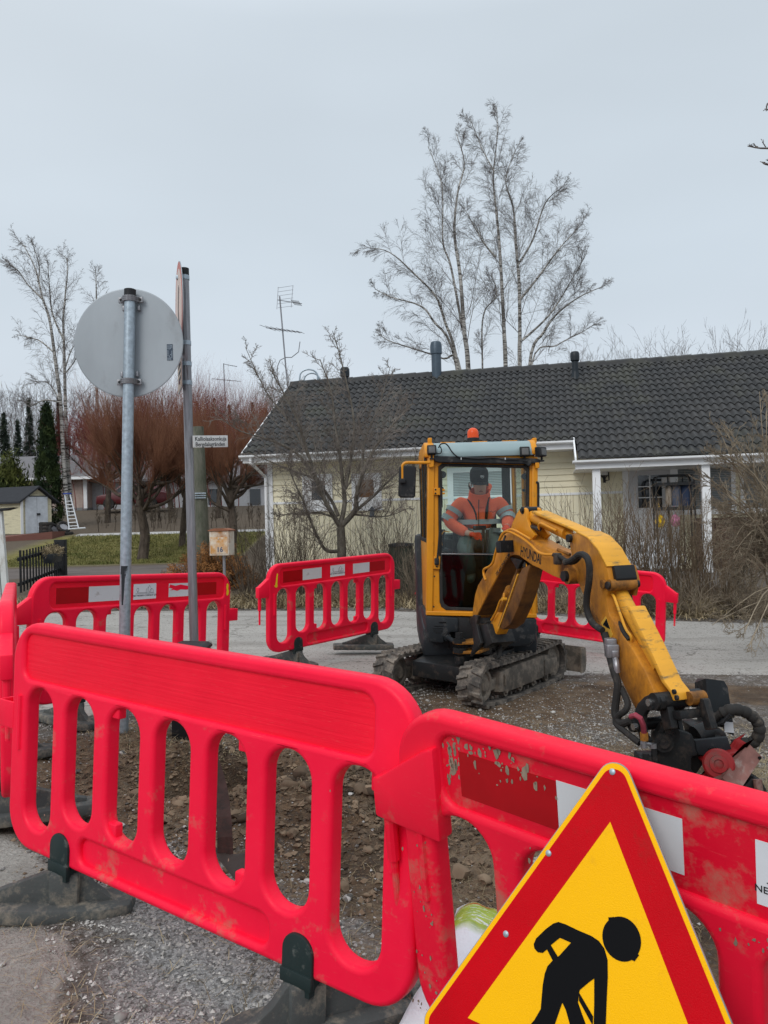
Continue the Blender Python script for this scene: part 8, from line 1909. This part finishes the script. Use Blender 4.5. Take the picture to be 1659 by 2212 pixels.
def tyre(px, py, Y, R_, w_, rot, label):
    c = at(px, py, Y); g = Thing('tyre', label, 'tyre', c, 'old tyres heaped beside the shed'); M = Matrix.Translation(c)@rot; q = MB(); h = w_/2
    n = 28; prof = [(R_*.62, -h*.75), (R_*.80, -h), (R_*.95, -h*.85), (R_, -h*.5), (R_, h*.5), (R_*.95, h*.85), (R_*.80, h), (R_*.62, h*.75), (R_*.60, 0)]
    vs = [M@Vector((r*math.cos(2*math.pi*k/n), r*math.sin(2*math.pi*k/n), z)) for r, z in prof for k in range(n)]; m_ = len(prof)
    q.add(vs, [(i*n+k, i*n+(k+1) % n, ((i+1) % m_)*n+(k+1) % n, ((i+1) % m_)*n+k) for i in range(m_) for k in range(n)], True); g.part('tread', q, M_rubber); q = MB(); q.lathe([(R_*.60, -h*.3), (R_*.2, -h*.2), (R_*.2, h*.2), (R_*.60, h*.3)], n=20, M=M); g.part('rim', q, M_galv2)
I4 = Matrix(); rX = lambda a_: Matrix.Rotation(math.radians(a_), 4, 'X'); rY = lambda a_: Matrix.Rotation(math.radians(a_), 4, 'Y')
for (x, y, rot, lb) in ((681, 830, I4, 'tyre lying flat at the bottom of the stack by the shed door'), (683, 780, I4, 'tyre lying flat in the middle of the stack by the shed door'), (681, 725, I4, 'tyre lying flat on top of the stack by the shed door'), (800, 810, rY(62)@rX(20), 'tyre standing upright beside the stack, showing its rim'), (940, 770, rX(40)@rY(35), 'tyre leaning on the heap, second from the right'), (975, 868, I4, 'tyre lying flat on the ground at the right end of the heap')):
    tyre(*ZE_(x, y), 34.6, .31, .19, rot, lb)
# stepladder
Yl = 34.0; l0 = at(*ZE_(955, 275), Yl+.5); l1 = at(*ZE_(1030, 275), Yl+.5); l2 = at(*ZE_(1020, 800), Yl-.2); l3 = at(*ZE_(1160, 790), Yl-.2); g = Thing('step_ladder', 'aluminium stepladder leaning on the birch beside the shed', 'ladder', (l2.x, l2.y, l2.z))
M_lad = mat('pale_aluminium', (.55, .57, .60), .4, .2)
for a_, b2_ in ((l0, l2), (l1, l3)): q = MB(); q.tube([a_, b2_], .028, 6); g.part('stile', q, M_lad)
for k in range(8): f = .22+.1*k; q = MB(); q.tube([l0.lerp(l2, f), l1.lerp(l3, f)], .02, 5); g.part('rung', q, M_lad)
q = MB(); q.tube([l2+Vector((-.05, 0, 0)), l3+Vector((.3, 0, .02))], .035, 6); g.part('base_bar', q, M_lad); q = MB(); q.box((l0.x-.05, l0.y-.08, l0.z-.03), (l1.x+.05, l1.y+.08, l1.z+.03)); g.part('top_cap', q, mat('blue_plastic', (.03, .06, .30), .5))
# red deck boards by the shed
q0_ = at(*ZE_(250, 990), 32.4); q1_ = at(*ZE_(770, 930), 33.0); g = Thing('timber_step', 'low reddish timber step in front of the shed', 'step', (q0_.x, q0_.y, q0_.z-.1)); q = MB(); q.add([q0_+Vector((-2, 0, -.3)), q1_+Vector((0, 0, -.25)), q1_+Vector((0, 1.4, -.2)), q0_+Vector((-2, 1.8, -.2)), q0_+Vector((-2, 0, .08)), q1_+Vector((0, 0, .28)), q1_+Vector((0, 1.4, .28)), q0_+Vector((-2, 1.8, .25))], [(0, 1, 5, 4), (1, 2, 6, 5), (4, 5, 6, 7), (3, 0, 4, 7), (2, 3, 7, 6)]); g.part('boards', q, mat('faded_red_timber', (.17, .075, .06), .8, stretch=(1, 1, 6)))
# far garage with grey roof
M_gw = mat('pinkish_beige_boards', (.42, .33, .29), .8); M_gr = mat('grey_roof_tiles', (.16, .155, .16), .8, var=.2, scale=12, stretch=(1, 1, 6), bmp=.6, bscale=8)
gA = at(-260, 1100, 49); gB = at(187, 1098, 49); ge = at(100, 1030, 49).z; grz = at(60, 986, 53).z; zb = float(terrain(gB.x, 49))-.2
g = Thing('neighbour_house', 'beige neighbouring house with a grey tiled roof, far left behind the shed', 'house', (gB.x, 49, zb))
q = MB(); q.box((gA.x, 49, zb+.35), (gB.x, 57, ge)); w2 = g.part('wall', q, M_gw); q = MB(); q.box((gA.x, 48.97, zb), (gB.x+.02, 57, zb+.36)); g.part('plinth', q, mat('grey_concrete_plinth', (.22, .22, .22), .9))
q = MB(); q.box((gB.x-.16, 48.93, zb+.3), (gB.x+.06, 49.05, ge)); g.part('corner_board', q, M_trimw)
q = MB(); q.add([Vector(v_) for v_ in ((gA.x-1, 48.3, ge-.1), (gB.x+1.0, 48.3, ge-.1), (gB.x+1.0, 53, grz), (gA.x-1, 53, grz), (gB.x+1.0, 57.7, ge-.1), (gA.x-1, 57.7, ge-.1), (gA.x-1, 48.3, ge-.28), (gB.x+1, 48.3, ge-.28), (gB.x+1, 57.7, ge-.28))], [(0, 1, 2, 3), (3, 2, 4, 5), (0, 6, 7, 1), (1, 7, 8, 4, 2)]); g.part('roof', q, M_gr); q = MB(); q.box((gA.x-1, 48.2, ge-.26), (gB.x+1.02, 48.32, ge-.1)); g.part('fascia', q, M_trimw)
q = MB(); q.box((gB.x-3.6, 48.95, zb+.6), (gB.x-2.2, 49.0, ge-.7)); g.part('window', q, M_winglass)
# long white building behind the willows
wA = at(196, 1110, 50); wB = at(590, 1110, 50); zb = float(terrain(wB.x, 50))-.3; zt_ = at(500, 1036, 50).z; g = Thing('white_building', 'long low white building behind the pollard willows', 'building', (wA.x, 50, zb))
q = MB(); q.box((wA.x, 50, zb), (wB.x, 58, zt_)); g.part('wall', q, mat('white_render', (.50, .51, .53), .8)); q = MB(); q.prism([(49.4, zt_), (49.4, zt_+.15), (54, zt_+1.5), (58.6, zt_+.15), (58.6, zt_)], 'x', wA.x-.5, wB.x+.5); g.part('roof', q, M_gr)
for x in (450, 540):
    a_ = at(x, 1090, 49.97); b2_ = at(x+22, 1056, 49.97); q = MB(); q.box((a_.x, 49.95, a_.z), (b2_.x, 50.02, b2_.z)); g.part('window', q, M_winglass)
# red car parked in front of it
def ZA2(x, y): return ZA(x, y)
cA_ = at(*ZA(632, 800), 45); cB_ = at(*ZA(812, 800), 45); zc = cA_.z-.05; L_ = 4.2; x0 = cA_.x; g = Thing('parked_car', 'dark red car parked behind the willow trunk', 'car', (x0+L_/2, 45, zc-.05))
q = MB(); q.prism([(x0, zc+.25), (x0+.05, zc+.75), (x0+.9, zc+.90), (x0+1.5, zc+1.38), (x0+3.0, zc+1.40), (x0+3.8, zc+.95), (x0+4.2, zc+.85), (x0+4.2, zc+.25)], 'y', 45, 46.6, bev=.08); g.part('body', q, mat('dark_red_car_paint', (.10, .015, .018), .3, spec=.4))
q = MB(); q.prism([(x0+1.05, zc+.93), (x0+1.58, zc+1.32), (x0+2.9, zc+1.33), (x0+3.45, zc+.95)], 'y', 44.985, 45.02); g.part('window', q, M_winglass)
for xx in (x0+.8, x0+3.3): q = MB(); q.lathe([(.2, -.1), (.32, -.1), (.33, .0), (.32, .1)], n=20, M=Matrix.Translation((xx, 45.02, zc+.28))@rX(90)); g.part('wheel', q, M_rubber)
